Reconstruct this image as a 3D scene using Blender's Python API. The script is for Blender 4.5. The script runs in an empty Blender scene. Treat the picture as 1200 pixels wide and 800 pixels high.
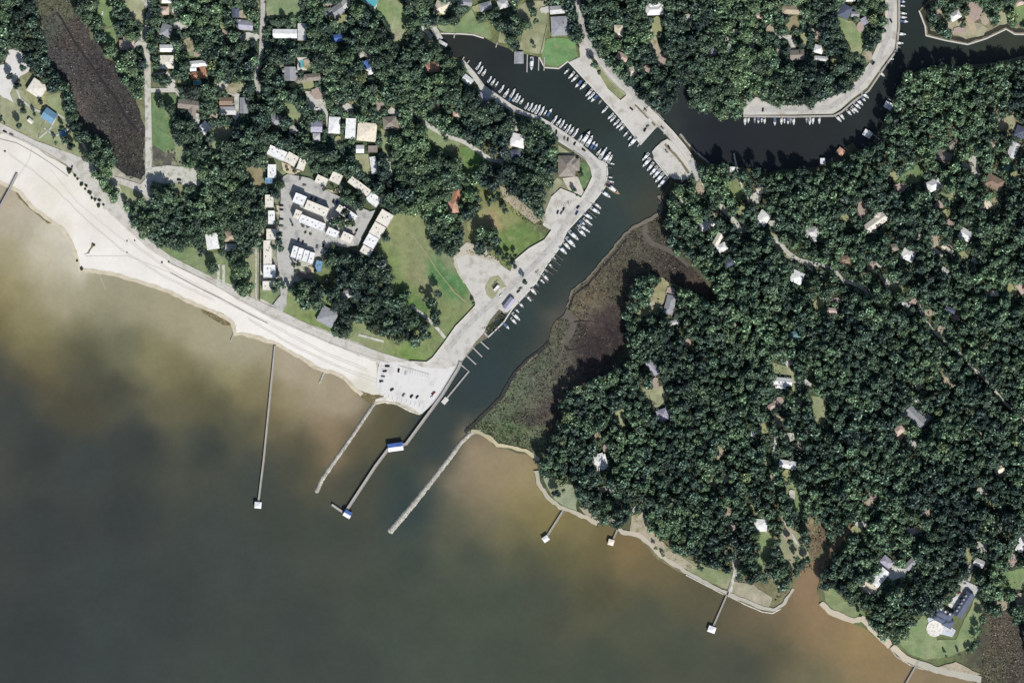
import bpy, math, random
import numpy as np
from mathutils import Vector, Matrix, noise as mnoise
from mathutils.geometry import delaunay_2d_cdt

# ---------------------------------------------------------------- camera, sky, sun, exposure
scene = bpy.context.scene
C = scene.collection
cam_d = bpy.data.cameras.new('camera'); cam = bpy.data.objects.new('camera', cam_d); C.objects.link(cam)
CAM_H = 8000.0
cam_d.sensor_width = 36.0; cam_d.lens = 36.0 * CAM_H / 1200.0
cam_d.clip_start = 10; cam_d.clip_end = 40000
cam.location = (0, 0, CAM_H)
scene.camera = cam
SUN_EL = math.radians(45); TO_SUN = Vector((0.36, -0.93, 0)).normalized()
w = bpy.data.worlds.new('World'); scene.world = w; w.use_nodes = True
nt = w.node_tree; bg = nt.nodes['Background']; sky = nt.nodes.new('ShaderNodeTexSky')
sky.sky_type = 'NISHITA'; sky.sun_disc = False; sky.sun_elevation = SUN_EL
sky.sun_rotation = math.atan2(TO_SUN.x, TO_SUN.y)
nt.links.new(sky.outputs[0], bg.inputs[0]); bg.inputs[1].default_value = 0.1
sd = bpy.data.lights.new('sun', 'SUN'); sd.energy = 4.75; sd.angle = math.radians(0.5); sd.color = (1, 0.975, 0.935)
sun = bpy.data.objects.new('sun', sd); C.objects.link(sun)
dvec = -(TO_SUN * math.cos(SUN_EL) + Vector((0, 0, math.sin(SUN_EL))))
sun.rotation_euler = dvec.to_track_quat('-Z', 'Y').to_euler(); sun.location = (300, -800, 900)
vs = scene.view_settings; vs.view_transform = 'Standard'; vs.look = 'None'; vs.gamma = 1; vs.exposure = 0; vs.use_curve_mapping = False
scene.cycles.max_bounces = 4; scene.cycles.diffuse_bounces = 2; scene.cycles.transparent_max_bounces = 4

R = math.radians
rnd = random.Random(11); nrs = np.random.RandomState(5)
KL = 1.22
def lin(c):
    out = []
    for v in c[:3]:
        v = v / 255.0
        out.append(v / 12.92 if v <= 0.04045 else ((v + 0.055) / 1.055) ** 2.4)
    return out
def A(c, k=None):                       # surface colour whose sunlit look is c
    return tuple(min(0.86, v / (k or KL)) for v in lin(c))
def X(p): return (p[0] - 600.0, 400.0 - p[1])   # map coordinates (metres from the NW corner, y south) to world

# ---------------------------------------------------------------- materials
def new_mat(name):
    m = bpy.data.materials.new(name); m.use_nodes = True
    n = m.node_tree; b = n.nodes['Principled BSDF']; b.inputs['Roughness'].default_value = 0.85
    b.inputs['Specular IOR Level'].default_value = 0.2
    return m, n, b
def N(n, t, **kw):
    x = n.nodes.new(t)
    for k, v in kw.items(): setattr(x, k, v)
    return x
def noise_val(n, scale, detail=4, rough=0.6, coord=None):
    geo = coord or N(n, 'ShaderNodeNewGeometry').outputs['Position']
    t = N(n, 'ShaderNodeTexNoise'); t.inputs['Scale'].default_value = scale
    t.inputs['Detail'].default_value = detail; t.inputs['Roughness'].default_value = rough
    n.links.new(geo, t.inputs['Vector']); return t.outputs['Fac']
def maprange(n, v, lo, hi, a=0.35, b=0.65):
    r = N(n, 'ShaderNodeMapRange'); r.inputs['From Min'].default_value = a; r.inputs['From Max'].default_value = b
    r.inputs['To Min'].default_value = lo; r.inputs['To Max'].default_value = hi
    n.links.new(v, r.inputs['Value']); return r.outputs['Result']
def mathn(n, op, a, b):
    x = N(n, 'ShaderNodeMath', operation=op)
    for i, v in enumerate((a, b)):
        if isinstance(v, (int, float)): x.inputs[i].default_value = v
        else: n.links.new(v, x.inputs[i])
    return x.outputs[0]
def scale_col(n, col, fac):
    x = N(n, 'ShaderNodeVectorMath', operation='SCALE')
    if isinstance(col, tuple): x.inputs[0].default_value = col
    else: n.links.new(col, x.inputs[0])
    n.links.new(fac, x.inputs['Scale']); return x.outputs[0]
def mixc(n, f, a, b):
    x = N(n, 'ShaderNodeMix', data_type='RGBA'); n.links.new(f, x.inputs[0])
    for i, v in ((6, a), (7, b)):
        if isinstance(v, tuple): x.inputs[i].default_value = (*v[:3], 1)
        else: n.links.new(v, x.inputs[i])
    return x.outputs[2]
_mc = {}
def mat_plain(name, rgb, var=0.12, scale=0.8, rough=0.8, dirt=None, raw=False, metal=0):
    key = (name, rgb)
    if key in _mc: return _mc[key]
    m, n, b = new_mat(name)
    col = tuple(rgb) if raw else A(rgb)
    f = mathn(n, 'MULTIPLY', maprange(n, noise_val(n, scale, 5), 1 - var, 1 + var), maprange(n, noise_val(n, scale * 0.12, 3), 1 - var * .6, 1 + var * .6))
    c = scale_col(n, col, f)
    if dirt:
        c = mixc(n, maprange(n, noise_val(n, dirt[1], 4), 0, 1, dirt[2], dirt[3]), c, A(dirt[0]))
    n.links.new(c, b.inputs['Base Color']); b.inputs['Roughness'].default_value = rough; b.inputs['Metallic'].default_value = metal
    _mc[key] = m; return m
def mat_vcol(name, fine=0.15, fscale=0.5, mid=0.1, mscale=0.06, rough=0.9, speck=None, spec=0.2, streak=None):
    m, n, b = new_mat(name); b.inputs['Specular IOR Level'].default_value = spec
    at = N(n, 'ShaderNodeAttribute', attribute_name='Col')
    f = mathn(n, 'MULTIPLY', maprange(n, noise_val(n, fscale, 5, .7), 1 - fine, 1 + fine), maprange(n, noise_val(n, mscale, 4), 1 - mid, 1 + mid))
    c = scale_col(n, at.outputs['Color'], f)
    if speck:      # (colour, scale, lo, hi)
        for s in speck:
            c = mixc(n, maprange(n, noise_val(n, s[1], 3, .7), 0, s[4], s[2], s[3]), c, A(s[0]))
    n.links.new(c, b.inputs['Base Color']); b.inputs['Roughness'].default_value = rough
    return m
M_water = mat_vcol('turbid_water', 0.05, 0.18, 0.06, 0.025, rough=0.35, spec=0.25)
M_sand = mat_vcol('beach_sand', 0.035, 0.5, 0.04, 0.05)
M_grass = mat_vcol('mown_grass', 0.16, 0.6, 0.16, 0.09, speck=[((158, 156, 118), 0.13, 0.50, 0.68, 0.5), ((92, 112, 70), 0.3, 0.55, 0.7, 0.4)])
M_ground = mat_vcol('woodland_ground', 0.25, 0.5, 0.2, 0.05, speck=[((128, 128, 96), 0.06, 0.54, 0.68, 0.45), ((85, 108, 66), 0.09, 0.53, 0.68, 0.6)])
M_marsh = mat_vcol('marsh_soil', 0.4, 0.7, 0.22, 0.14, speck=[((132, 122, 114), 0.42, 0.54, 0.72, 0.38), ((40, 36, 38), 0.3, 0.52, 0.66, 0.6), ((40, 36, 38), 0.1, 0.56, 0.66, 0.35)])
M_marsh2 = mat_vcol('marsh_soil_speckled', 0.5, 0.7, 0.2, 0.1, speck=[((168, 152, 132), 0.6, 0.56, 0.66, 0.8)])
M_concrete = mat_plain('worn_concrete_paving', (203, 199, 190), 0.05, 0.4, dirt=((168, 162, 150), 0.09, .5, .72))
M_asphalt = mat_plain('pale_asphalt_paving', (188, 186, 180), 0.07, 0.5, dirt=((150, 150, 148), 0.12, .5, .7))
M_lot = mat_plain('shell_parking_surface', (222, 219, 214), 0.03, 0.4, dirt=((200, 196, 188), 0.08, .5, .75))
M_drive = mat_plain('driveway_concrete', (202, 200, 190), 0.08, 0.5, dirt=((150, 150, 130), 0.2, .48, .7))
M_gravel = mat_plain('gravel', (196, 190, 174), 0.08, 0.6, dirt=((170, 160, 135), 0.07, .45, .65))
M_dirt = mat_plain('bare_dirt', (176, 165, 144), 0.12, 0.6, dirt=((120, 125, 85), 0.12, .5, .68))
M_kerb = mat_plain('kerb_concrete', (214, 210, 202), 0.05)
M_paint = mat_plain('road_paint', (235, 235, 230), 0.05)
M_wood = mat_plain('weathered_planks', (176, 170, 162), 0.12, 1.5)
M_wooddk = mat_plain('grey_piling_wood', (110, 104, 98), 0.15, 1.0)
M_rock = mat_plain('pale_riprap', (182, 177, 165), 0.3, 0.9, dirt=((120, 116, 106), 0.6, .5, .7))
M_white = mat_plain('white_gelcoat', (236, 238, 240), 0.03, 2)
M_glass = mat_plain('dark_glass', (34, 40, 48), 0.05, 1, rough=0.25)
M_dark = mat_plain('dark_rubber', (30, 30, 32), 0.1)
M_metal = mat_plain('aluminium', (190, 192, 195), 0.05, rough=0.5)
M_wall = {k: mat_plain('wall_' + k, v, 0.06) for k, v in dict(white=(205, 203, 198), cream=(205, 196, 170), grey=(160, 160, 160), brick=(150, 95, 75)).items()}
M_bark = mat_plain('bark', (92, 80, 68), 0.2)
M_fencedk = mat_plain('dark_fence_wood', (92, 86, 80), 0.15)
M_pool = mat_plain('pool_water', (96, 178, 186), 0.05, 1, rough=0.2)

def leaf_material():
    m, n, b = new_mat('foliage'); b.inputs['Roughness'].default_value = 0.7; b.inputs['Specular IOR Level'].default_value = 0.15
    at = N(n, 'ShaderNodeAttribute', attribute_name='Tint'); oi = N(n, 'ShaderNodeObjectInfo')
    x = N(n, 'ShaderNodeVectorMath', operation='MULTIPLY'); n.links.new(at.outputs['Color'], x.inputs[0]); n.links.new(oi.outputs['Color'], x.inputs[1])
    f = maprange(n, noise_val(n, 0.45, 3), 0.75, 1.3)
    n.links.new(scale_col(n, x.outputs[0], f), b.inputs['Base Color'])
    return m
M_leaf = leaf_material()

# ---------------------------------------------------------------- object helpers
def props(o, label=None, cat=None, group=None, kind=None):
    if label: o['label'] = label
    if cat: o['category'] = cat
    if group: o['group'] = group
    if kind: o['kind'] = kind
    return o
class MB:
    def __init__(s): s.v = []; s.f = []
    def add(s, vs, fs):
        k = len(s.v); s.v += [tuple(v) for v in vs]; s.f += [tuple(i + k for i in f) for f in fs]; return s
    def box(s, cx, cy, z0, z1, wx, wy, ang=0, taper=1.0):
        c, si = math.cos(ang), math.sin(ang); vs = []
        for z, t in ((z0, 1), (z1, taper)):
            for a, b in ((-1, -1), (1, -1), (1, 1), (-1, 1)):
                x, y = a * wx / 2 * t, b * wy / 2 * t
                vs.append((cx + x * c - y * si, cy + x * si + y * c, z))
        return s.add(vs, [(3, 2, 1, 0), (4, 5, 6, 7), (0, 1, 5, 4), (1, 2, 6, 5), (2, 3, 7, 6), (3, 0, 4, 7)])
    def cyl(s, cx, cy, z0, z1, r, n=8, r2=None):
        r2 = r if r2 is None else r2
        vs = [(cx + r * math.cos(2 * math.pi * i / n), cy + r * math.sin(2 * math.pi * i / n), z0) for i in range(n)] + \
             [(cx + r2 * math.cos(2 * math.pi * i / n), cy + r2 * math.sin(2 * math.pi * i / n), z1) for i in range(n)]
        return s.add(vs, [tuple(range(n - 1, -1, -1)), tuple(range(n, 2 * n))] + [(i, (i + 1) % n, n + (i + 1) % n, n + i) for i in range(n)])
    def wheel(s, cx, cy, cz, r, wdt, n=10):       # axis along y
        vs = [(cx + r * math.cos(2 * math.pi * i / n), cy + sgn * wdt / 2, cz + r * math.sin(2 * math.pi * i / n)) for sgn in (-1, 1) for i in range(n)]
        return s.add(vs, [tuple(range(n)), tuple(range(2 * n - 1, n - 1, -1))] + [(i, n + i, n + (i + 1) % n, (i + 1) % n) for i in range(n)])
    def beam(s, p, q, r):
        p, q = Vector(p), Vector(q); d = (q - p).normalized(); u = d.orthogonal().normalized(); w2 = d.cross(u)
        vs = [tuple(e + (u * a + w2 * b) * r) for e in (p, q) for a, b in ((-1, -1), (1, -1), (1, 1), (-1, 1))]
        return s.add(vs, [(3, 2, 1, 0), (4, 5, 6, 7), (0, 1, 5, 4), (1, 2, 6, 5), (2, 3, 7, 6), (3, 0, 4, 7)])
    def mesh(s, name, mat):
        me = bpy.data.meshes.new(name); me.from_pydata(s.v, [], s.f); me.materials.append(mat); me.validate(); return me
    def build(s, name, mat, parent=None, loc=None, rz=0):
        o = bpy.data.objects.new(name, s.mesh(name, mat)); C.objects.link(o)
        if parent: o.parent = parent
        if loc: o.location = loc
        o.rotation_euler = (0, 0, rz); return o
def empty(name, loc, rz=0, label=None, cat=None, group=None):
    o = bpy.data.objects.new(name, None); C.objects.link(o); o.location = loc; o.rotation_euler = (0, 0, rz)
    o.empty_display_size = 1; return props(o, label, cat, group)
def kids(o): return [x for x in CH.get(o.name, [])]
CH = {}
def reindex(root):
    CH.clear()
    for o in bpy.data.objects:
        if o.parent: CH.setdefault(o.parent.name, []).append(o)
def copy_tree(o, parent=None):
    c = o.copy(); C.objects.link(c); c.parent = parent
    for ch in kids(o): copy_tree(ch, c)
    return c

# ---------------------------------------------------------------- ground sheets
def rough_poly(p, amp=2.0, seg=5.0, scale=0.07, seed=0, inframe=True):
    out = []
    for i in range(len(p)):
        a, b = Vector(p[i]), Vector(p[(i + 1) % len(p)])
        L = (b - a).length
        far = max(abs(a.x - 600), abs(b.x - 600)) > 900 or max(abs(a.y - 400), abs(b.y - 400)) > 700
        k = 1 if far else max(1, int(L / seg))
        for j in range(k):
            q = a.lerp(b, j / k)
            if not far:
                s = seg
                n1 = mnoise.noise(Vector((q.x * scale, q.y * scale, seed * 7.3))); n2 = mnoise.noise(Vector((q.x * scale, q.y * scale, seed * 7.3 + 40)))
                n3 = mnoise.noise(Vector((q.x * scale * 4, q.y * scale * 4, seed + 3.1))); n4 = mnoise.noise(Vector((q.x * scale * 4, q.y * scale * 4, seed + 90)))
                q = Vector((q.x + amp * (n1 * 1.2 + n3 * .5), q.y + amp * (n2 * 1.2 + n4 * .5)))
            out.append((q.x, q.y))
    return out
def inside(poly, pts):
    pts = np.asarray(pts, float); res = np.zeros(len(pts), bool); n = len(poly); j = n - 1
    x, y = pts[:, 0], pts[:, 1]
    for i in range(n):
        xi, yi = poly[i]; xj, yj = poly[j]
        if yi != yj:
            c = ((yi > y) != (yj > y)) & (x < (xj - xi) * (y - yi) / (yj - yi) + xi)
            res ^= c
        j = i
    return res
def idw(pts, cps, power=3.0, warp=14, k=None, fld=0, soft=60.0):
    pts = np.asarray(pts, float); P = np.array([c[:2] for c in cps], float); Cc = np.array([A(c[2], k) for c in cps])
    wx = np.array([mnoise.noise(Vector((x * .02, y * .02, 5 + fld))) + .5 * mnoise.noise(Vector((x * .06, y * .06, 9 + fld))) for x, y in pts]) * warp
    wy = np.array([mnoise.noise(Vector((x * .02, y * .02, 25 + fld))) + .5 * mnoise.noise(Vector((x * .06, y * .06, 29 + fld))) for x, y in pts]) * warp
    q = pts + np.stack([wx, wy], 1)
    d2 = ((q[:, None, :] - P[None]) ** 2).sum(2) + soft
    W = 1.0 / d2 ** (power / 2 + .5); W /= W.sum(1, keepdims=True)
    return W @ Cc
EXCL = []
SHEETS = []
def ground_z(x, y):
    z = 1.0
    for pl, b, sz in SHEETS:
        if sz > z and b[0] < x < b[2] and b[1] < y < b[3] and inside(pl, [(x, y)])[0]: z = sz
    return z
def sheet(name, poly, mat, z, cps=None, grid=10.0, skirt=0.0, extra=None, kind='structure', power=3.0, warp=14, lbl=None, soft=60.0):
    polys = poly if isinstance(poly[0][0], (tuple, list)) else [poly]
    V = []; F = []; allp = []
    if z > 1.0:
        for pl in polys: SHEETS.append((pl, (min(p[0] for p in pl), min(p[1] for p in pl), max(p[0] for p in pl), max(p[1] for p in pl)), z))
    for pl in polys:
        pts = [tuple(p) for p in pl]; nb = len(pts)
        xs = [p[0] for p in pts]; ys = [p[1] for p in pts]
        inner = []
        if grid:
            gx = np.arange(max(min(xs), -60) + grid / 2, min(max(xs), 1260), grid); gy = np.arange(max(min(ys), -60) + grid / 2, min(max(ys), 860), grid)
            if len(gx) and len(gy):
                G = np.array([(a, b) for a in gx for b in gy]); G = G + nrs.uniform(-.2, .2, G.shape) * grid
                inner = [tuple(g) for g in G[inside(pts, G)]]
        vv = [Vector(p) for p in pts + inner]
        r = delaunay_2d_cdt(vv, [], [list(range(nb))], 1, 1e-4)
        k = len(V); V += [(v.x, v.y) for v in r[0]]; F += [tuple(i + k for i in f) for f in r[2]]
        if skirt:
            m = len(V); V += pts; V += pts
            allp.append((m, nb))
    n = len(V)
    zz = np.full(n, z)
    for m, nb in allp: zz[m + nb:m + 2 * nb] = z - skirt; F += [(m + i, m + (i + 1) % nb, m + nb + (i + 1) % nb, m + nb + i) for i in range(nb)]
    V3 = [(p[0] - 600, 400 - p[1], zz[i]) for i, p in enumerate(V)]
    # keep faces up
    F2 = []
    for f in F:
        if len(f) == 3:
            a, b, c = (V3[i] for i in f)
            if (b[0] - a[0]) * (c[1] - a[1]) - (b[1] - a[1]) * (c[0] - a[0]) < 0: f = f[::-1]
        F2.append(f)
    me = bpy.data.meshes.new(name); me.from_pydata(V3, [], F2); me.materials.append(mat)
    if cps:
        col = idw(V, cps, power, warp, soft=soft)
        at = me.color_attributes.new('Col', 'FLOAT_COLOR', 'POINT')
        at.data.foreach_set('color', np.concatenate([col, np.ones((n, 1))], 1).astype(np.float32).ravel())
    o = bpy.data.objects.new(name, me); C.objects.link(o)
    if kind: o['kind'] = kind
    return o
def strip_poly(pts, w0, w1=None):
    w1 = w0 if w1 is None else w1; L, Rr = [], []
    n = len(pts)
    for i, p in enumerate(pts):
        a = Vector(pts[max(0, i - 1)]); b = Vector(pts[min(n - 1, i + 1)]); d = (b - a).normalized(); nn = Vector((-d.y, d.x))
        wd = (w0 + (w1 - w0) * i / (n - 1)) / 2
        L.append((p[0] + nn.x * wd, p[1] + nn.y * wd)); Rr.append((p[0] - nn.x * wd, p[1] - nn.y * wd))
    return L + Rr[::-1]
def ribbon(mb, pts, wd, z0, z1):
    """solid strip along map points"""
    n = len(pts); P = [Vector(X(p)) for p in pts]; vs = []
    for i, p in enumerate(P):
        a = P[max(0, i - 1)]; b = P[min(n - 1, i + 1)]; d = (b - a).normalized(); nn = Vector((-d.y, d.x)) * wd / 2
        for z in (z0, z1): vs += [(p.x + nn.x, p.y + nn.y, z), (p.x - nn.x, p.y - nn.y, z)]
    fs = [(0, 1, 3, 2)]
    for i in range(n - 1):
        a = 4 * i; b = a + 4
        fs += [(a + 2, a + 3, b + 3, b + 2), (a, b, b + 1, a + 1), (a, a + 2, b + 2, b), (a + 1, b + 1, b + 3, a + 3)]
    a = 4 * (n - 1); fs += [(a, a + 2, a + 3, a + 1)]
    return mb.add(vs, fs)
def resample(pts, step):
    out = []; carry = 0.0
    for i in range(len(pts) - 1):
        a, b = Vector(pts[i]), Vector(pts[i + 1]); L = (b - a).length; t = carry
        while t < L:
            q = a.lerp(b, t / L); out.append(((q.x, q.y), (b - a).normalized())); t += step
        carry = t - L
    return out
# ================================================================ THE SETTING (map coordinates, one unit = one metre)
creek_w = [(1052, 0), (1052, 33), (1049, 59), (1033, 81), (1017, 105), (1000, 117), (985, 129), (976, 134), (930, 135), (872, 135), (867, 133), (840, 131), (818, 129), (812, 114), (808, 95), (800, 96), (786, 112), (778, 127), (774, 134), (777, 143), (767, 152), (751, 170), (746, 162), (724, 134), (694, 102), (667, 73), (665, 72), (655, 80), (638, 79), (632, 67), (618, 64), (602, 62), (600, 60), (596, 57), (581, 52), (567, 44), (554, 40), (539, 39), (516, 39), (515, 47), (520, 55), (527, 64), (532, 67), (542, 70), (556, 85), (567, 100), (600, 123), (618, 132), (633, 137), (642, 142), (667, 159), (680, 168), (700, 186), (710, 192), (711, 204), (708, 219), (700, 230), (690, 242), (664, 270), (655, 290), (640, 310), (628, 330), (615, 345), (600, 361), (594, 369), (588, 366), (578, 378), (570, 390), (574, 394), (558, 404), (538, 428), (530, 442), (517, 464), (492, 486)]
west_shore = [(480, 481), (465, 475), (450, 471), (440, 474), (432, 470), (424, 464), (415, 457), (408, 449), (400, 442), (388, 437), (376, 435), (365, 429), (352, 420), (335, 411), (321, 403), (300, 397), (286, 393), (276, 393), (272, 381), (262, 373), (250, 367), (232, 359), (215, 352), (200, 344), (183, 338), (165, 332), (140, 325), (118, 320), (93, 317), (88, 300), (82, 282), (72, 268), (60, 261), (46, 251), (32, 239), (22, 225), (10, 221), (0, 214), (-60, 190)]
landA = [(-2600, -800), (-2600, -3000), (1130, -3000), (1068, -60)] + creek_w + west_shore
landB = [(1088, 0), (1077, 13), (1084, 31), (1085, 42), (1107, 47), (1134, 52), (1156, 45), (1179, 34), (1189, 40), (1200, 40), (1500, 30), (4000, 0), (4000, -3000), (1150, -3000), (1095, -60)]
east_shore = [(774, 166), (790, 158), (800, 160), (812, 172), (827, 190), (833, 192), (855, 194), (880, 198), (900, 203), (917, 198), (940, 197), (959, 196), (976, 184), (1000, 167), (1005, 176), (1018, 172), (1027, 159), (1038, 137), (1046, 117), (1056, 97), (1070, 86), (1095, 79), (1120, 78), (1150, 76), (1200, 66), (1500, 50), (4000, 30), (4000, 3000), (1700, 3000), (1300, 900), (1180, 812), (1150, 800), (1120, 792), (1095, 785), (1072, 780), (1055, 770), (1042, 758), (1022, 743), (1000, 730), (985, 724), (970, 718), (962, 708), (957, 691), (962, 678), (967, 669), (972, 655), (980, 645), (992, 628), (1004, 612), (1000, 610), (984, 628), (972, 640), (961, 653), (945, 662), (927, 668), (936, 672), (931, 693), (917, 711), (904, 718), (894, 715), (850, 698), (804, 673), (790, 667), (771, 655), (761, 643), (747, 630), (724, 626), (717, 618), (708, 614), (700, 617), (675, 603), (655, 595), (642, 585), (635, 576), (628, 563), (630, 550), (630, 540), (615, 531), (600, 528), (581, 524), (572, 514), (561, 509), (553, 508), (547, 505), (567, 486), (587, 466), (600, 442), (605, 435), (618, 420), (633, 410), (643, 400), (646, 388), (652, 375), (662, 368), (664, 362), (670, 343), (687, 330), (700, 313), (717, 295), (731, 276), (742, 267), (755, 263), (766, 258), (774, 250), (776, 228), (786, 210), (799, 211), (784, 208), (767, 186), (765, 178)]
gA = rough_poly(landA, 0.0, 40); gC0 = rough_poly(east_shore, 1.5, 5, seed=3)
# keep the south lot's quay straight
landC = east_shore
def rough_mix(p, amp, i0, i1, seed):
    out = []
    for i in range(len(p)):
        a, b = p[i], p[(i + 1) % len(p)]
        if i0 <= i < i1: out += rough_poly([a, b], amp, 5, seed=seed)[:max(1, int((Vector(b) - Vector(a)).length / 5))] if max(abs(a[0] - 600), abs(b[0] - 600)) < 900 else [a]
        else: out.append(a)
    return out
gC = rough_mix(landC, 1.6, 10, 92, 3)
nW = len(landA)
gA = rough_mix(landA, 1.8, len(landA) - len(west_shore), len(landA) - 1, 8)
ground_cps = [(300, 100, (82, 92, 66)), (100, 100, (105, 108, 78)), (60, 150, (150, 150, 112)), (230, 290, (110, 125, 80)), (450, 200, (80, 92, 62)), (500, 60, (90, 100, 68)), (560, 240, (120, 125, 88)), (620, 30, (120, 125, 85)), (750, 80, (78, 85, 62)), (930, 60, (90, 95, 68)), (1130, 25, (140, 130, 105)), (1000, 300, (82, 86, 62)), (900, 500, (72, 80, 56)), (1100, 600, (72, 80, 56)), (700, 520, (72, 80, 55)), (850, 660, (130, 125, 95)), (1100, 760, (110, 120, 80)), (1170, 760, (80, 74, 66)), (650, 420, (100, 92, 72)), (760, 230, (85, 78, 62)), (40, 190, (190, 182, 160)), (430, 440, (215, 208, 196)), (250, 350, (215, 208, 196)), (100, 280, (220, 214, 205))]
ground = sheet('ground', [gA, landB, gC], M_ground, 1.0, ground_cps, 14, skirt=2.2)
# water
wcps = [(0, 225, (178, 164, 138)), (30, 262, (178, 166, 142)), (20, 300, (158, 146, 108)), (50, 332, (162, 150, 116)), (72, 282, (206, 197, 180)), (86, 312, (208, 199, 182)), (60, 300, (196, 186, 164)), (75, 345, (164, 154, 120)), (45, 300, (180, 168, 136)), (66, 280, (208, 198, 176)), (60, 318, (190, 178, 148)), (0, 330, (140, 128, 84)), (20, 350, (138, 128, 88)), (0, 380, (112, 100, 62)), (40, 385, (140, 130, 88)), (15, 405, (112, 104, 72)), (110, 350, (156, 150, 118)), (100, 375, (120, 115, 82)), (105, 400, (98, 96, 72)), (85, 412, (92, 90, 66)), (50, 420, (108, 98, 66)), (0, 440, (66, 70, 68)), (40, 450, (84, 80, 62)), (0, 420, (70, 72, 68)), (90, 480, (78, 76, 60)), (130, 450, (74, 76, 64)), (150, 400, (104, 104, 78)), (150, 360, (158, 150, 120)), (200, 375, (164, 154, 122)), (180, 410, (134, 126, 88)), (210, 430, (118, 110, 74)), (240, 400, (166, 158, 126)), (230, 455, (92, 88, 62)), (280, 410, (170, 160, 132)), (270, 440, (146, 136, 94)), (300, 460, (130, 118, 80)), (260, 470, (84, 84, 62)), (300, 490, (78, 82, 66)), (340, 430, (174, 160, 134)), (340, 470, (152, 138, 102)), (330, 490, (122, 108, 74)), (370, 460, (168, 154, 126)), (380, 500, (142, 122, 90)), (400, 470, (166, 150, 122)), (350, 515, (76, 78, 64)), (395, 520, (140, 118, 88)), (370, 535, (100, 92, 66)), (350, 545, (70, 76, 66)), (440, 500, (86, 84, 60)), (460, 485, (88, 84, 60)), (420, 520, (86, 84, 62)), (430, 560, (72, 76, 64)), (400, 570, (78, 80, 66)), (390, 620, (68, 76, 68)), (330, 600, (66, 73, 66)), (250, 520, (62, 70, 66)), (150, 520, (62, 68, 66)), (50, 520, (60, 66, 65)), (150, 600, (61, 68, 66)), (50, 620, (61, 67, 66)), (200, 700, (62, 70, 67)), (50, 750, (60, 66, 66)), (350, 740, (66, 73, 68)), (450, 700, (70, 78, 68)), (420, 790, (68, 75, 69)), (500, 780, (74, 82, 72)), (540, 720, (74, 82, 68)), (480, 660, (68, 78, 70)), (500, 590, (56, 72, 72)), (480, 600, (54, 70, 70)), (470, 560, (54, 72, 70)), (520, 530, (52, 66, 68)), (500, 520, (50, 66, 65)), (540, 470, (50, 64, 65)), (600, 400, (50, 66, 64)), (640, 350, (50, 66, 63)), (690, 290, (50, 64, 62)), (740, 210, (54, 66, 62)), (700, 140, (48, 60, 58)), (650, 100, (46, 58, 57)), (580, 70, (46, 54, 55)), (540, 50, (50, 56, 54)), (840, 160, (42, 48, 54)), (900, 170, (44, 48, 52)), (950, 160, (44, 50, 52)), (1020, 130, (48, 56, 56)), (1065, 60, (46, 56, 54)), (1120, 60, (56, 66, 60)), (1180, 55, (62, 68, 60)), (1065, 10, (46, 56, 56)), (768, 240, (66, 70, 62)), (764, 236, (84, 80, 68)), (755, 250, (70, 72, 62)), (560, 530, (150, 132, 102)), (590, 560, (150, 132, 98)), (560, 580, (138, 122, 92)), (610, 560, (152, 136, 98)), (540, 560, (140, 126, 100)), (610, 590, (140, 126, 82)), (560, 605, (100, 98, 74)), (530, 610, (88, 92, 74)), (600, 620, (104, 100, 70)), (640, 610, (132, 118, 72)), (680, 620, (122, 110, 72)), (660, 650, (96, 94, 64)), (620, 650, (82, 86, 68)), (560, 650, (74, 82, 70)), (700, 650, (104, 94, 62)), (740, 645, (126, 106, 68)), (760, 665, (110, 98, 68)), (700, 690, (84, 84, 64)), (640, 700, (74, 80, 68)), (600, 770, (72, 80, 68)), (750, 720, (78, 84, 68)), (830, 700, (92, 88, 66)), (800, 760, (76, 82, 68)), (900, 740, (88, 86, 66)), (870, 780, (74, 80, 68)), (900, 722, (112, 98, 72)), (940, 700, (142, 116, 86)), (950, 672, (142, 118, 90)), (985, 640, (132, 112, 84)), (930, 735, (124, 106, 74)), (960, 720, (146, 120, 86)), (970, 750, (138, 116, 80)), (920, 765, (88, 88, 68)), (1010, 750, (150, 126, 84)), (1030, 765, (142, 120, 82)), (960, 790, (110, 104, 76)), (1040, 800, (140, 118, 82)), (1080, 800, (135, 118, 88)), (700, 790, (72, 80, 68)), (1150, 820, (132, 118, 88)), (560, 550, (150, 132, 102)), (655, 377, (92, 88, 80)), (645, 398, (70, 74, 66))]
def wfix(c):
    r, g, bb = c; t = min(1, max(0, (r - 60) / 60)); return (r * (1 - .012 * t) - 7 * (1 - t), g - 9 * (1 - t), bb - 11 * (1 - t) + 2 * t)
wcps = [(x, y, wfix(c)) for x, y, c in wcps]
sheet('water', [(-5000, -5000), (5000, -5000), (5000, 5000), (-5000, 5000)], M_water, 0.0, wcps + [(745, 222, (50, 64, 60)), (722, 248, (50, 63, 61)), (705, 272, (50, 63, 61)), (735, 180, (50, 63, 60)), (748, 238, (56, 66, 60)), (620, 380, (46, 62, 61)), (575, 435, (46, 60, 61)), (560, 460, (46, 60, 61)), (520, 500, (48, 62, 61)), (100, 430, (74, 74, 60)), (20, 480, (57, 63, 60)), (100, 540, (58, 64, 60)), (300, 560, (60, 66, 60)), (250, 620, (60, 66, 60)), (300, 660, (60, 67, 61)), (120, 680, (57, 63, 60)), (120, 760, (57, 63, 60)), (280, 780, (61, 68, 61)), (590, 700, (68, 76, 62)), (560, 780, (67, 75, 63)), (460, 760, (65, 73, 63))], 5.0, power=3.4, warp=12, soft=650.0)

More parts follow.
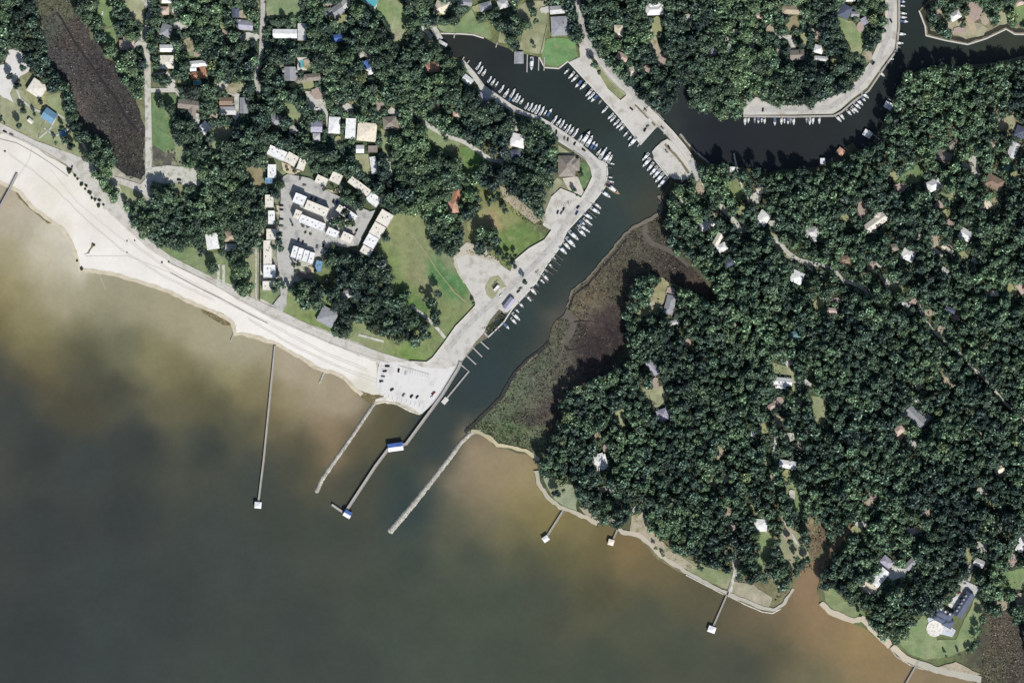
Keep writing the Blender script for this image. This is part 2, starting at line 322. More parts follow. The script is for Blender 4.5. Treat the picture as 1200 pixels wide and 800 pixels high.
Z = 1.0
def zup():
    global Z; Z += 0.006; return Z
sand_cps = [(40, 190, (222, 214, 200)), (10, 170, (216, 208, 190)), (20, 205, (226, 216, 202)), (60, 220, (212, 202, 178)), (30, 230, (222, 212, 196)), (100, 225, (222, 214, 198)), (80, 250, (228, 220, 208)), (120, 260, (216, 204, 188)), (150, 290, (224, 216, 206)), (110, 300, (236, 230, 220)), (200, 330, (230, 222, 210)), (250, 350, (232, 224, 212)), (300, 385, (234, 227, 216)), (350, 410, (236, 230, 222)), (400, 430, (232, 226, 216)), (430, 440, (224, 218, 204)), (420, 455, (190, 178, 150)), (95, 285, (230, 222, 212)), (75, 265, (210, 196, 168)), (230, 345, (226, 216, 200))]
sand_cps = [(x, y, (.5 * c[0] + .5 * 236, .45 * c[1] + .55 * 231, .45 * c[2] + .55 * 222)) for x, y, c in sand_cps]
beach = [(-60, 170), (0, 178), (-10, 155), (20, 160), (46, 176), (80, 197), (105, 222), (122, 246), (150, 264), (172, 286), (200, 302), (245, 330), (280, 352), (320, 374), (352, 388), (400, 408), (440, 424), (445, 460), (442, 471), (432, 469), (424, 463), (415, 456), (408, 448), (400, 441), (388, 436), (376, 434), (365, 428), (352, 419), (335, 410), (321, 402), (300, 396), (286, 392), (277, 392), (273, 380), (262, 372), (250, 366), (232, 358), (215, 351), (200, 343), (183, 337), (165, 331), (140, 324), (118, 319), (94, 316), (89, 300), (83, 282), (73, 267), (60, 260), (46, 250), (32, 238), (22, 224), (10, 220), (0, 213), (-60, 189)]
sheet('beach', rough_poly(beach, 1.2, 5, seed=8), M_sand, zup(), sand_cps, 9)
# strips of brown wrack and marsh scrub on the sand
for nm, pl in (('wrack_line', [(20, 222), (25, 226), (30, 234), (36, 238), (40, 243), (50, 250), (60, 262), (56, 262), (44, 252), (32, 242), (22, 232), (19, 226)]),
               ('wrack_line', [(108, 284), (110.5, 286), (108, 291), (104, 297), (97, 298.5), (103, 295.5), (106, 290)]),
               ('wrack_line', [(234, 360), (250, 363), (262, 368), (272, 377), (270, 381), (262, 381), (250, 374), (238, 367)]),
               ('wrack_line', [(408, 449), (416, 455), (424, 458), (436, 462), (446, 462), (456, 463), (440, 468), (436, 474), (430, 470), (420, 463)])):
    sheet(nm, rough_poly(pl, .7, 2, .2, seed=4), mat_plain('brown_wrack', (108, 98, 68), 0.3, 1.2, dirt=((160, 148, 112), 0.5, .5, .7)), zup(), None, 0)
left_marsh = [(35, 0), (30, -40), (90, -40), (84, 0), (94, 16), (104, 32), (107, 45), (120, 54), (123, 67), (144, 78), (146, 96), (160, 118), (169, 150), (170, 203), (165, 212), (150, 208), (134, 193), (128, 171), (107, 160), (88, 144), (80, 118), (78, 99), (59, 83), (54, 62), (51, 35), (40, 13)]
lm_cps = [(50, 5, (100, 98, 72)), (75, 10, (104, 100, 74)), (60, 30, (84, 84, 70)), (85, 40, (84, 72, 64)), (70, 60, (78, 72, 70)), (100, 80, (70, 62, 58)), (90, 120, (98, 84, 76)), (115, 95, (72, 66, 62)), (125, 130, (64, 60, 54)), (120, 150, (88, 80, 72)), (150, 150, (66, 58, 54)), (150, 190, (64, 58, 50)), (160, 205, (52, 52, 48)), (130, 70, (64, 56, 54)), (100, 110, (80, 72, 66)), (165, 170, (70, 64, 52))]
lm_cps = [(x, y, (c[0] * .97, c[1] * 1.02 + 1, c[2] * 1.05 + 2)) for x, y, c in lm_cps]
sheet('marsh', rough_poly(left_marsh, 2.5, 4, seed=12), M_marsh, zup(), lm_cps, 5)
east_marsh = [(743, 268), (755, 265), (766, 259), (775, 250), (778, 228), (792, 222), (784, 245), (779, 265), (784, 290), (800, 303), (818, 322), (838, 345), (836, 352), (822, 348), (800, 336), (780, 330), (755, 325), (745, 330), (738, 350), (735, 375), (736, 400), (738, 420), (724, 433), (700, 444), (665, 460), (656, 472), (652, 505), (640, 520), (634, 542), (618, 530), (600, 527), (582, 523), (573, 513), (562, 508), (550, 504), (568, 486), (588, 466), (601, 442), (619, 421), (634, 411), (644, 400), (647, 389), (653, 376), (663, 369), (665, 362), (671, 344), (688, 331), (701, 314), (718, 296), (732, 277)]
em_cps = [(700, 330, (112, 98, 74)), (690, 352, (128, 106, 76)), (675, 360, (112, 104, 78)), (720, 300, (100, 92, 72)), (745, 280, (96, 88, 68)), (765, 270, (88, 80, 64)), (790, 300, (76, 66, 58)), (825, 340, (86, 68, 56)), (725, 330, (86, 76, 58)), (715, 342, (92, 88, 64)), (700, 370, (62, 52, 50)), (720, 390, (60, 48, 48)), (695, 365, (120, 108, 88)), (670, 385, (98, 92, 74)), (655, 390, (104, 100, 78)), (690, 410, (62, 52, 48)), (720, 415, (66, 56, 50)), (729, 420, (110, 108, 76)), (680, 440, (84, 70, 60)), (672, 450, (110, 94, 74)), (655, 430, (104, 96, 76)), (630, 425, (100, 104, 78)), (615, 440, (104, 108, 80)), (640, 450, (104, 100, 80)), (600, 460, (112, 116, 84)), (625, 470, (112, 108, 82)), (580, 490, (104, 108, 78)), (600, 500, (96, 110, 70)), (618, 490, (78, 70, 64)), (640, 480, (84, 70, 64)), (645, 500, (104, 86, 68)), (620, 515, (118, 122, 86)), (575, 505, (108, 116, 76)), (765, 225, (90, 84, 66)), (779, 240, (80, 80, 58))]
em_cps = [(x, y, (c[0] * .92 if c[0] > 80 else c[0] * .82, c[1] * .98 if c[0] > 80 else c[1] * .84, c[2] * 1.04 if c[0] > 80 else c[2] * .88)) for x, y, c in em_cps]
em_cps += [(690, 385, (52, 43, 44)), (710, 370, (54, 44, 46)), (720, 405, (52, 44, 44)), (680, 425, (58, 48, 48)), (700, 400, (50, 42, 44)), (695, 372, (120, 106, 92)), (697, 362, (108, 96, 80))]
sheet('marsh', rough_poly(east_marsh, 3.0, 3, .12, seed=14), M_marsh, zup(), em_cps, 6)
sheet('marsh', rough_poly([(1158, 718), (1170, 712), (1182, 722), (1230, 738), (1230, 820), (1140, 812), (1152, 770), (1160, 745)], 2, 4, seed=15), M_marsh2, zup(), [(1170, 740, (84, 78, 66)), (1190, 790, (72, 68, 60)), (1160, 790, (74, 76, 56)), (1190, 740, (66, 62, 58))], 6)
sheet('marsh', rough_poly([(943, 604), (955, 600), (966, 612), (974, 632), (962, 646), (952, 655), (946, 640), (944, 620)], 2, 4, seed=16), M_marsh, zup(), [(950, 610, (150, 138, 108)), (955, 640, (124, 110, 86)), (960, 620, (112, 98, 78)), (968, 630, (120, 104, 82))], 6)
sheet('marsh', rough_poly([(820, 196), (834, 194), (858, 196), (858, 204), (848, 208), (846, 222), (838, 208)], 2, 4, seed=17), M_marsh, zup(), [(830, 200, (110, 100, 84)), (850, 200, (96, 90, 78))], 6)
EXCL2 = [[(688, 350), (700, 352), (730, 352), (738, 380), (735, 415), (722, 430), (700, 440), (670, 455), (664, 436), (668, 408), (688, 395)], [(805, 312), (840, 345), (836, 352), (800, 330)]]
mudm = mat_plain('grey_tidal_mud', (100, 93, 86), 0.12, 0.3); darkm = mat_plain('dark_tidal_mud', (48, 44, 44), 0.2, 0.5)
for pts, a, b, mm in (([(661, 367), (668, 371), (673, 378), (669, 390), (664, 398), (661, 404)], 10, 5, mudm), ([(661, 404), (664, 410), (676, 408), (690, 403)], 3, 1, darkm),
                      ([(757, 264), (756, 275), (764, 285), (778, 291), (792, 298), (808, 312)], 6, 5, mudm), ([(760, 262), (770, 253), (776, 240)], 2, 2, darkm),
                      ([(67, 14), (80, 36), (93, 58), (106, 74), (118, 92), (127, 104), (136, 116), (146, 134), (158, 150)], 2.5, 3.5, darkm), ([(673, 377), (682, 376), (696, 377)], 2, 1, darkm),
                      ([(148, 205), (150, 190), (151, 175)], 1.5, 1.5, darkm), ([(661, 404), (657, 415), (656, 425)], 2, 1, mudm)):
    EXCL2.append(strip_poly(pts, a + 2, b + 2))
    sheet('tidal_creek', rough_poly(strip_poly(pts, a, b), 1.0, 3, .15, seed=5), mm, zup(), None, 0)
# mud and rubble rim along the east bank of the harbour
rim = [(742, 267), (731, 276), (717, 294), (701, 312), (687, 329), (670, 342), (664, 360)]
sheet('mud_bank', rough_poly(strip_poly([(p[0] + .5, p[1] - 1) for p in rim], 3.0, 2.0), 1.5, 2.5, .16), mat_plain('pale_mud', (118, 112, 100), .12), zup(), None, 0)
sheet('mud_bank', rough_poly(strip_poly([(772, 229), (775, 240), (773, 250), (764, 256), (752, 262), (742, 267)], 4.0), .8, 3, .2), mat_plain('pale_mud', (118, 112, 100), .12), zup(), None, 0)
sheet('mud_bank', rough_poly(strip_poly([(618, 421), (633, 411), (640, 404)], 3.0), .8, 3, .2), mudm, zup(), None, 0)
drk = [(664, 362), (670, 344), (687, 331), (701, 314), (718, 296), (732, 278)]
sheet('mud_bank', rough_poly(strip_poly([(p[0] + 2.5, p[1] + 1.5) for p in drk], 2.4), .8, 3, .2), darkm, zup(), None, 0)
sheet('mud_bank', rough_poly(strip_poly([(545, 507), (567, 486), (587, 466), (600, 443), (606, 435), (619, 421), (634, 411), (644, 401)], 4.0), .8, 3, .2), mat_plain('dark_bank', (58, 58, 54), .25), zup(), None, 0)
sheet('sandbank', rough_poly(strip_poly([(606, 437), (620, 423), (630, 415)], 1.5), .5, 3, .2), mat_plain('pale_mud', (118, 112, 100), .12), zup(), None, 0)

for nm_, off_ in (('wet_sand', 1.0),):
    ws = [p for p in west_shore[5:40] if p[0] > -5]
    sheet('wet_sand', rough_poly(strip_poly([(p[0] + .6, p[1] - 1.4) for p in ws], 4.5), 1.3, 3, .12, seed=8), mat_plain('wet_sand', (208, 197, 174), .06, .3, dirt=((188, 175, 148), .12, .5, .7)), zup(), None, 0)
trk = mat_plain('compacted_sand_track', (212, 206, 195), .04)
for pts in ([(10, 180), (40, 200), (70, 226), (100, 256), (140, 290), (190, 322), (250, 350)], [(12, 183), (42, 203), (72, 229), (102, 259), (142, 293), (192, 325), (252, 353)], [(150, 280), (200, 316), (260, 350), (320, 380), (380, 412), (430, 432)], [(151, 283), (201, 319), (261, 353), (321, 383), (381, 415), (431, 435)],
            [(20, 210), (34, 188), (38, 172)], [(100, 300), (150, 300), (200, 320)], [(290, 372), (340, 402), (400, 430), (440, 444)], [(292, 375), (342, 405), (402, 433), (440, 448)], [(60, 200), (90, 236), (120, 262), (150, 286)]):
    sheet('tyre_track', rough_poly(strip_poly(pts, .7), .6, 4, .08, seed=3), trk, zup(), None, 0)
for pts, wd in (([(1089, 6), (1081, 14), (1088, 30), (1089, 38), (1108, 43), (1134, 48), (1155, 41), (1178, 30), (1190, 36), (1225, 36)], 5),):
    sheet('mud_bank', rough_poly(strip_poly(pts, wd), .8, 3, .2), mat_plain('dark_wet_bank', (58, 58, 50), .3), zup(), None, 0)
# grass
park_cps = [(465, 262, (148, 146, 98)), (490, 268, (140, 142, 96)), (500, 300, (140, 140, 98)), (470, 300, (146, 144, 98)), (455, 310, (128, 142, 84)), (465, 340, (120, 138, 78)), (480, 345, (108, 130, 70)), (490, 360, (92, 122, 64)), (485, 320, (148, 142, 100)), (500, 330, (156, 146, 106)), (508, 345, (146, 142, 98)), (520, 315, (84, 124, 72)), (515, 308, (82, 128, 74)), (530, 330, (80, 124, 72)), (538, 342, (86, 124, 72)), (522, 360, (136, 140, 90)), (545, 355, (140, 140, 94)), (535, 370, (134, 138, 88)), (515, 395, (128, 134, 86)), (495, 385, (132, 138, 88)), (470, 405, (138, 142, 90)), (440, 400, (146, 146, 100)), (480, 415, (120, 140, 74)), (420, 396, (150, 150, 108)), (400, 380, (130, 138, 86)), (380, 350, (120, 132, 80)), (350, 350, (142, 146, 96)), (360, 370, (128, 138, 82)), (410, 320, (90, 100, 66)), (450, 350, (110, 122, 74)), (528, 302, (140, 138, 104)), (505, 280, (142, 142, 98))]
park = [(460, 250), (482, 246), (505, 258), (513, 290), (535, 300), (538, 318), (546, 334), (553, 347), (557, 358), (544, 372), (534, 383), (521, 402), (507, 418), (498, 424), (480, 423), (447, 413), (418, 401), (400, 394), (351, 375), (327, 363), (337, 345), (345, 332), (372, 318), (380, 300), (440, 300)]
park_cps = [(x, y, (c[0] * .95, c[1], c[2] * 1.04)) for x, y, c in park_cps]
sheet('lawn', rough_poly(park, 0.8, 4, seed=21), M_grass, zup(), park_cps, 7, power=3.5, warp=10)
lawn2_cps = [(600, 220, (130, 134, 90)), (590, 255, (138, 142, 94)), (578, 262, (168, 148, 112)), (560, 250, (146, 146, 100)), (610, 275, (104, 130, 72)), (595, 285, (108, 132, 74)), (620, 285, (110, 132, 74)), (570, 285, (140, 140, 96)), (632, 262, (96, 100, 72)), (560, 190, (98, 132, 74)), (550, 205, (112, 134, 82)), (545, 180, (104, 132, 76)), (575, 230, (118, 128, 80))]
sheet('lawn', rough_poly([(538, 172), (548, 172), (572, 188), (565, 205), (580, 212), (600, 205), (640, 258), (636, 264), (645, 271), (637, 281), (620, 290), (603, 305), (598, 316), (584, 306), (560, 292), (548, 268), (548, 240), (556, 215), (545, 205)], 1.2, 4, seed=22), M_grass, zup(), lawn2_cps, 6, power=3.5, warp=8)
def lawn(pl, c1=(118, 140, 82), c2=(146, 148, 104), amp=1.2):
    c1, c2 = [tuple(.71 * v + .37 * (.3 * c[0] + .6 * c[1] + .1 * c[2]) for v in c) for c in (c1, c2)]
    cx = sum(p[0] for p in pl) / len(pl); cy = sum(p[1] for p in pl) / len(pl)
    cps = [(cx, cy, c1)] + [(p[0], p[1], c2 if i % 2 else c1) for i, p in enumerate(pl)]
    EXCL.append(pl)
    return sheet('lawn', rough_poly(pl, amp, 3, .15, seed=len(bpy.data.objects) % 50), M_grass, zup(), cps, 6)
G1, G2, TN = (104, 142, 74), (124, 144, 88), (158, 154, 114)
LAWNS = [
 ([(109, -10), (126, -10), (133, 14), (136, 26), (126, 32), (114, 20)], G1, G1), ([(140, -8), (168, -8), (170, 24), (164, 30), (150, 18)], (150, 156, 108), TN),
 ([(124, 34), (134, 32), (137, 50), (128, 54), (120, 46)], G1, G2), ([(311, -10), (356, -10), (350, 20), (313, 22)], (112, 140, 84), (150, 158, 110)),
 ([(442, -10), (466, -8), (478, 24), (474, 45), (464, 53), (456, 30), (442, 16)], (112, 142, 74), (150, 158, 110)), ([(216, 48), (222, 46), (234, 60), (234, 67), (222, 66)], G2, TN),
 ([(178, 110), (212, 110), (202, 130), (200, 150), (205, 175), (192, 180), (179, 170)], (92, 130, 70), (92, 126, 68)), ([(179, 170), (192, 178), (206, 180), (200, 194), (179, 194)], (80, 78, 70), (90, 86, 76)),
 ([(250, 96), (268, 98), (290, 94), (284, 107), (262, 109)], G2, TN), ([(330, 120), (344, 122), (356, 140), (350, 146), (338, 136)], G2, TN), ([(250, 150), (274, 150), (266, 168), (252, 182), (248, 170)], G2, TN),
 ([(204, 166), (214, 172), (222, 184), (214, 190), (206, 186)], (130, 142, 98), G2), ([(416, 181), (434, 181), (434, 204), (424, 204), (416, 196)], (136, 150, 90), TN), ([(446, 150), (456, 155), (456, 180), (448, 182)], (126, 142, 84), G2),
 ([(282, 196), (308, 194), (307, 222), (300, 224), (290, 208)], (140, 132, 84), (150, 128, 96)), ([(497, 148), (512, 154), (524, 160), (540, 170), (528, 178), (515, 172), (500, 165)], (118, 142, 82), (128, 146, 90)),
 ([(205, 200), (222, 218), (214, 230), (204, 228)], (124, 130, 84), TN), ([(140, 216), (168, 226), (172, 236), (158, 240), (144, 232)], (132, 142, 92), (140, 148, 98)),
 ([(192, 290), (240, 290), (246, 330), (225, 312), (200, 300)], (104, 132, 72), (120, 138, 84)), ([(238, 300), (254, 296), (276, 310), (276, 336), (262, 330), (246, 322)], (116, 138, 80), G2), ([(284, 290), (304, 296), (304, 352), (294, 346), (284, 326)], (128, 140, 88), TN),
 ([(305, 330), (332, 336), (328, 352), (318, 356), (305, 350)], (112, 132, 74), G2), ([(0, 88), (20, 96), (34, 118), (52, 136), (44, 162), (20, 150), (0, 140)], (150, 152, 110), (136, 146, 96)),
 ([(54, 112), (70, 108), (80, 128), (84, 150), (92, 168), (104, 186), (96, 190), (70, 174), (44, 162), (52, 140), (62, 134)], (128, 146, 90), (152, 148, 108)), ([(328, 200), (346, 204), (344, 208), (334, 210), (326, 206)], G2, G2),
 ([(366, 278), (372, 283), (384, 288), (366, 285)], G2, G2), ([(607, 5), (640, 0), (642, 30), (636, 64), (620, 62), (608, 58), (612, 40), (606, 20)], (134, 140, 92), TN), ([(641, 45), (674, 45), (677, 66), (664, 73), (655, 78), (640, 76), (634, 66)], (92, 142, 70), (96, 144, 72)),
 ([(538, 24), (552, 10), (560, 28), (573, 26), (576, 46), (566, 43), (552, 39), (520, 38), (505, 28), (522, 30)], (104, 136, 74), (134, 150, 96)), ([(585, 38), (594, 30), (596, 52), (584, 50)], (124, 136, 84), TN),
 ([(532, 74), (544, 74), (554, 86), (555, 98), (545, 100), (532, 86)], (92, 124, 66), G2), ([(495, 40), (506, 44), (512, 54), (498, 56)], (128, 136, 86), TN), ([(456, 38), (466, 34), (474, 42), (462, 50)], (148, 150, 108), TN),
 ([(688, 62), (695, 68), (716, 95), (734, 112), (727, 118), (712, 104), (700, 84)], (134, 140, 84), (120, 134, 80)), ([(675, 190), (686, 190), (693, 198), (693, 208), (686, 221), (678, 216), (680, 205)], (84, 118, 62), (88, 124, 66)),
 ([(653, 170), (672, 181), (674, 190), (655, 182)], (128, 134, 88), TN), ([(640, 228), (652, 208), (662, 214), (680, 230), (676, 231), (655, 221), (646, 232), (636, 262), (633, 256)], (120, 124, 84), TN),
 ([(574, 325), (584, 322), (594, 336), (586, 338), (578, 352), (570, 345), (568, 336)], (146, 146, 100), TN), ([(982, 20), (1000, 26), (1014, 44), (1010, 62), (998, 70), (988, 48), (980, 34)], (112, 142, 74), (148, 156, 104)), ([(926, 20), (936, 18), (937, 34), (924, 37), (918, 34)], (146, 130, 88), (136, 122, 84)),
 ([(948, 122), (984, 110), (1018, 80), (1030, 46), (1034, 60), (1012, 94), (990, 112), (960, 124), (925, 124)], (126, 138, 88), (140, 138, 100)), ([(1108, 26), (1120, 24), (1150, 28), (1158, 34), (1152, 42), (1134, 46), (1112, 40)], (158, 152, 116), (150, 142, 104)), ([(1165, 14), (1182, 12), (1180, 28), (1168, 30)], (156, 158, 116), TN), ([(1186, 6), (1230, 4), (1230, 28), (1190, 28)], (104, 140, 72), G2),
 ([(636, 560), (650, 558), (658, 566), (672, 568), (676, 582), (676, 600), (662, 594), (648, 584)], (136, 148, 110), (140, 150, 106)), ([(719, 482), (731, 479), (733, 500), (729, 510), (722, 495)], (150, 158, 108), G2), ([(951, 463), (968, 466), (968, 495), (961, 502), (952, 490)], (132, 142, 92), (138, 146, 98)),
 ([(920, 568), (932, 566), (942, 600), (941, 612), (930, 600), (922, 585)], (108, 140, 76), (124, 142, 86)), ([(882, 622), (900, 622), (908, 640), (896, 668), (884, 672), (890, 645)], (112, 138, 74), (124, 144, 84)), ([(914, 628), (922, 615), (936, 624), (948, 650), (930, 662), (912, 658)], (138, 142, 98), TN),
 ([(800, 652), (830, 664), (858, 672), (854, 690), (830, 682), (806, 670)], (114, 134, 78), (140, 142, 96)), ([(856, 680), (880, 684), (905, 700), (900, 712), (880, 706), (856, 696)], (168, 156, 126), (150, 146, 112)), ([(1052, 752), (1066, 735), (1082, 720), (1092, 735), (1098, 750), (1120, 748), (1140, 705), (1149, 686), (1152, 712), (1146, 742), (1138, 757), (1112, 769), (1085, 772), (1066, 766)], (134, 148, 92), (108, 138, 76)),
 ([(964, 690), (978, 688), (990, 704), (1012, 716), (1020, 724), (1006, 730), (985, 722), (970, 708)], (122, 138, 82), (112, 136, 74)), ([(1174, 672), (1200, 664), (1220, 680), (1200, 690), (1178, 690)], (104, 138, 72), G2), ([(1050, 214), (1070, 190), (1084, 198), (1076, 214), (1064, 216)], (96, 128, 66), (108, 134, 74)),
 ([(1044, 336), (1058, 334), (1060, 344), (1050, 346)], (112, 134, 68), G2), ([(1103, 226), (1118, 228), (1118, 236), (1106, 234)], (132, 146, 92), G2), ([(904, 272), (914, 278), (926, 298), (930, 306), (920, 308), (908, 290)], (148, 146, 92), TN),
 ([(952, 350), (966, 348), (966, 360), (956, 366)], (146, 144, 96), TN), ([(944, 430), (954, 432), (952, 440), (944, 440)], G2, TN), ([(905, 425), (925, 430), (932, 440), (936, 462), (928, 456), (924, 440), (905, 436)], (130, 144, 90), TN), ([(1062, 518), (1074, 512), (1074, 528), (1064, 526)], (132, 142, 86), TN),
 ([(1176, 150), (1186, 142), (1196, 146), (1190, 152)], (140, 144, 90), TN), ([(1080, 494), (1086, 482), (1087, 492)], (120, 140, 76), G2), ([(775, 325), (784, 332), (782, 350), (768, 366), (752, 372), (745, 366), (760, 350)], (150, 140, 90), (134, 142, 80)), ([(848, 220), (866, 206), (874, 214), (868, 236), (856, 232)], (118, 138, 70), (110, 132, 66)), ([(752, 455), (776, 452), (784, 468), (770, 478), (758, 472)], (140, 148, 100), TN), ([(1100, 388), (1108, 384), (1106, 392), (1096, 392)], (168, 172, 130), G2), ([(1156, 234), (1170, 230), (1168, 244), (1158, 246)], (150, 142, 88), TN),
 ([(1170, 138), (1188, 134), (1190, 148), (1176, 150)], (150, 148, 108), TN), ([(1034, 580), (1044, 588), (1043, 602), (1036, 596)], (140, 142, 96), TN)]
ONTOP = [l for l in LAWNS if l[0][0] in ((688, 62), (574, 325))]
for pl, c1, c2 in LAWNS:
    if pl[0] not in ((688, 62), (574, 325)): lawn(pl, c1, c2)

sheet('footpath', rough_poly(strip_poly([(468, 258), (484, 276), (500, 298), (516, 322), (534, 344), (546, 354)], 1.6), .8, 3, .15), mat_plain('worn_tan_path', (150, 148, 112), .1, .6), zup(), None, 0)
sheet('gravel_yard', rough_poly([(530, 300), (536, 292), (548, 284), (560, 284), (572, 296), (584, 304), (590, 314), (560, 330), (548, 336), (536, 322)], 2.5, 3, .15, seed=3), M_gravel, zup(), None, 0)
# paths, roads, paved areas
def pave(name, pl, mat, amp=0.25):
    EXCL.append(pl)
    return sheet(name, rough_poly(pl, amp, 4, .3, seed=len(pl)) if amp else pl, mat, zup(), None, 0)
beach_road = [(-60, 128), (0, 144), (20, 154), (42, 165), (75, 177), (107, 189), (117, 211), (139, 238), (155, 261), (175, 282), (200, 300), (225, 313), (245, 323), (272, 337), (304, 353), (327, 363), (351, 375), (400, 396), (417, 402), (447, 413), (480, 423), (480, 434), (445, 425), (400, 408), (352, 388), (320, 374), (280, 352), (245, 330), (200, 308), (172, 290), (146, 266), (122, 243), (100, 216), (78, 193), (46, 176), (20, 163), (0, 155), (-60, 142)]
pave('road', beach_road, M_concrete)
lot = [(445, 424), (470, 424), (500, 425), (520, 414), (538, 428), (530, 442), (517, 464), (494, 485), (478, 475), (465, 470), (447, 463), (441, 452), (442, 436)]
pave('parking_lot', lot, M_lot)
quay = [(480, 423), (500, 424), (507, 419), (520, 402), (534, 382), (544, 372), (557, 358), (555, 349), (546, 334), (538, 318), (534, 303), (548, 298), (567, 303), (584, 308), (598, 318), (602, 306), (620, 291), (638, 281), (646, 270), (636, 264), (640, 245), (646, 231), (650, 224), (657, 221), (672, 227), (681, 232), (688, 220), (694, 207), (692, 197), (686, 187), (672, 177), (654, 166), (643, 148), (633, 141), (618, 137), (600, 131), (585, 122), (566, 111), (560, 100), (551, 88), (541, 74), (543, 71), (556, 85), (567, 100), (600, 123), (618, 132), (633, 137), (642, 142), (667, 159), (680, 168), (700, 186), (710, 192), (711, 204), (708, 219), (700, 230), (690, 242), (664, 270), (655, 290), (640, 310), (628, 330), (615, 345), (600, 361), (592, 368), (585, 362), (574, 375), (567, 390), (556, 402), (538, 428), (520, 432), (495, 430)]
pave('quay_road', quay, M_concrete, 0)
nlot = [(679, 35), (683, 32), (690, 48), (702, 65), (718, 84), (734, 100), (750, 115), (764, 127), (772, 134), (778, 142), (767, 152), (751, 170), (746, 162), (724, 134), (694, 102), (667, 73), (680, 67), (678, 50)]
pave('north_landing', nlot, M_concrete, 0)
pave('south_landing', [(776, 166), (768, 173), (764, 178), (766, 184), (774, 194), (783, 205), (790, 210), (800, 211), (808, 209), (816, 204), (808, 192), (798, 178), (788, 167), (782, 163)], M_concrete, 0)
road_n = [(676, -40), (677, 0), (680, 20), (684, 36), (696, 58), (714, 80), (735, 102), (752, 119), (768, 135), (776, 143)]
pave('road', strip_poly(road_n, 7), M_asphalt, 0)
for pl, c1, c2 in ONTOP: lawn(pl, c1, c2, .4)
pave('road', strip_poly([(786, 158), (800, 174), (811, 190), (818, 208), (822, 222)], 8), M_asphalt, 0)
pave('creek_road', [(871, 135), (872, 117), (887, 114), (900, 121), (917, 124), (951, 122), (984, 110), (1000, 98), (1018, 75), (1032, 45), (1037, 17), (1038, -40), (1052, -40), (1051, 0), (1051, 33), (1048, 58), (1032, 80), (1016, 103), (1000, 115), (985, 128), (976, 133.5), (930, 134.5)], M_concrete, 0)
LANE = mat_plain('worn_lane', (190, 187, 181), .06, .5, dirt=((168, 165, 160), .2, .45, .7))
for pts, wd in (([(524, 410), (545, 384), (566, 364), (580, 352), (608, 328), (630, 306), (650, 284), (668, 252), (686, 236), (699, 216), (702, 200), (691, 187), (668, 169), (642, 150)], 6.5), ([(879, 128), (930, 128), (972, 126), (990, 115), (1010, 96), (1028, 70), (1040, 45), (1044, 10), (1045, -30)], 6)):
    sheet('road', rough_poly(strip_poly(pts, wd), .4, 4, .2), LANE, zup(), None, 0)
for pts, wd in (([(779, 169), (790, 180), (799, 191), (807, 203)], 3), ([(744, 123), (752, 131), (760, 139)], 2.2), ([(764, 143), (768, 147)], 4)):
    sheet('bare_ground', rough_poly(strip_poly(pts, wd), .6, 3, .2), mat_plain('brown_verge', (126, 116, 92), .2, .6), zup(), None, 0)
pave('road', strip_poly([(170, -40), (170, 0), (176, 12), (174, 28), (168, 40), (168, 50), (173, 66), (173, 100), (174, 150), (174, 200), (175, 240)], 7.5), M_drive, .2)
pave('road', strip_poly([(171, 38), (164, 50), (158, 56)], 6), M_drive)
pave('road', strip_poly([(176, 106), (196, 106), (206, 106), (212, 112)], 5), M_drive)
pave('driveway', strip_poly([(180, 88), (196, 86), (204, 96), (198, 104)], 3.5), M_drive)
pave('road', [(134, 207), (142, 209), (165, 216), (172, 208), (172, 232), (168, 228), (150, 218), (138, 212)], M_concrete)
pave('road', strip_poly([(308, -40), (308, 15), (307, 40), (306, 70), (300, 90), (304, 112)], 5.5), M_asphalt)
pave('road', strip_poly([(322, 96), (326, 108), (332, 118)], 4), M_drive)
pave('parking_lot', [(178, 196), (196, 194), (234, 197), (236, 218), (214, 216), (203, 214), (194, 216), (178, 212)], M_drive)
pave('gravel_yard', [(-20, 80), (6, 76), (10, 58), (24, 60), (34, 72), (34, 84), (20, 92), (12, 110), (16, 120), (0, 112), (-20, 112)], M_lot, 1)
pave('driveway', [(357, 107), (370, 108), (384, 112), (383, 134), (376, 132), (362, 126)], M_drive)
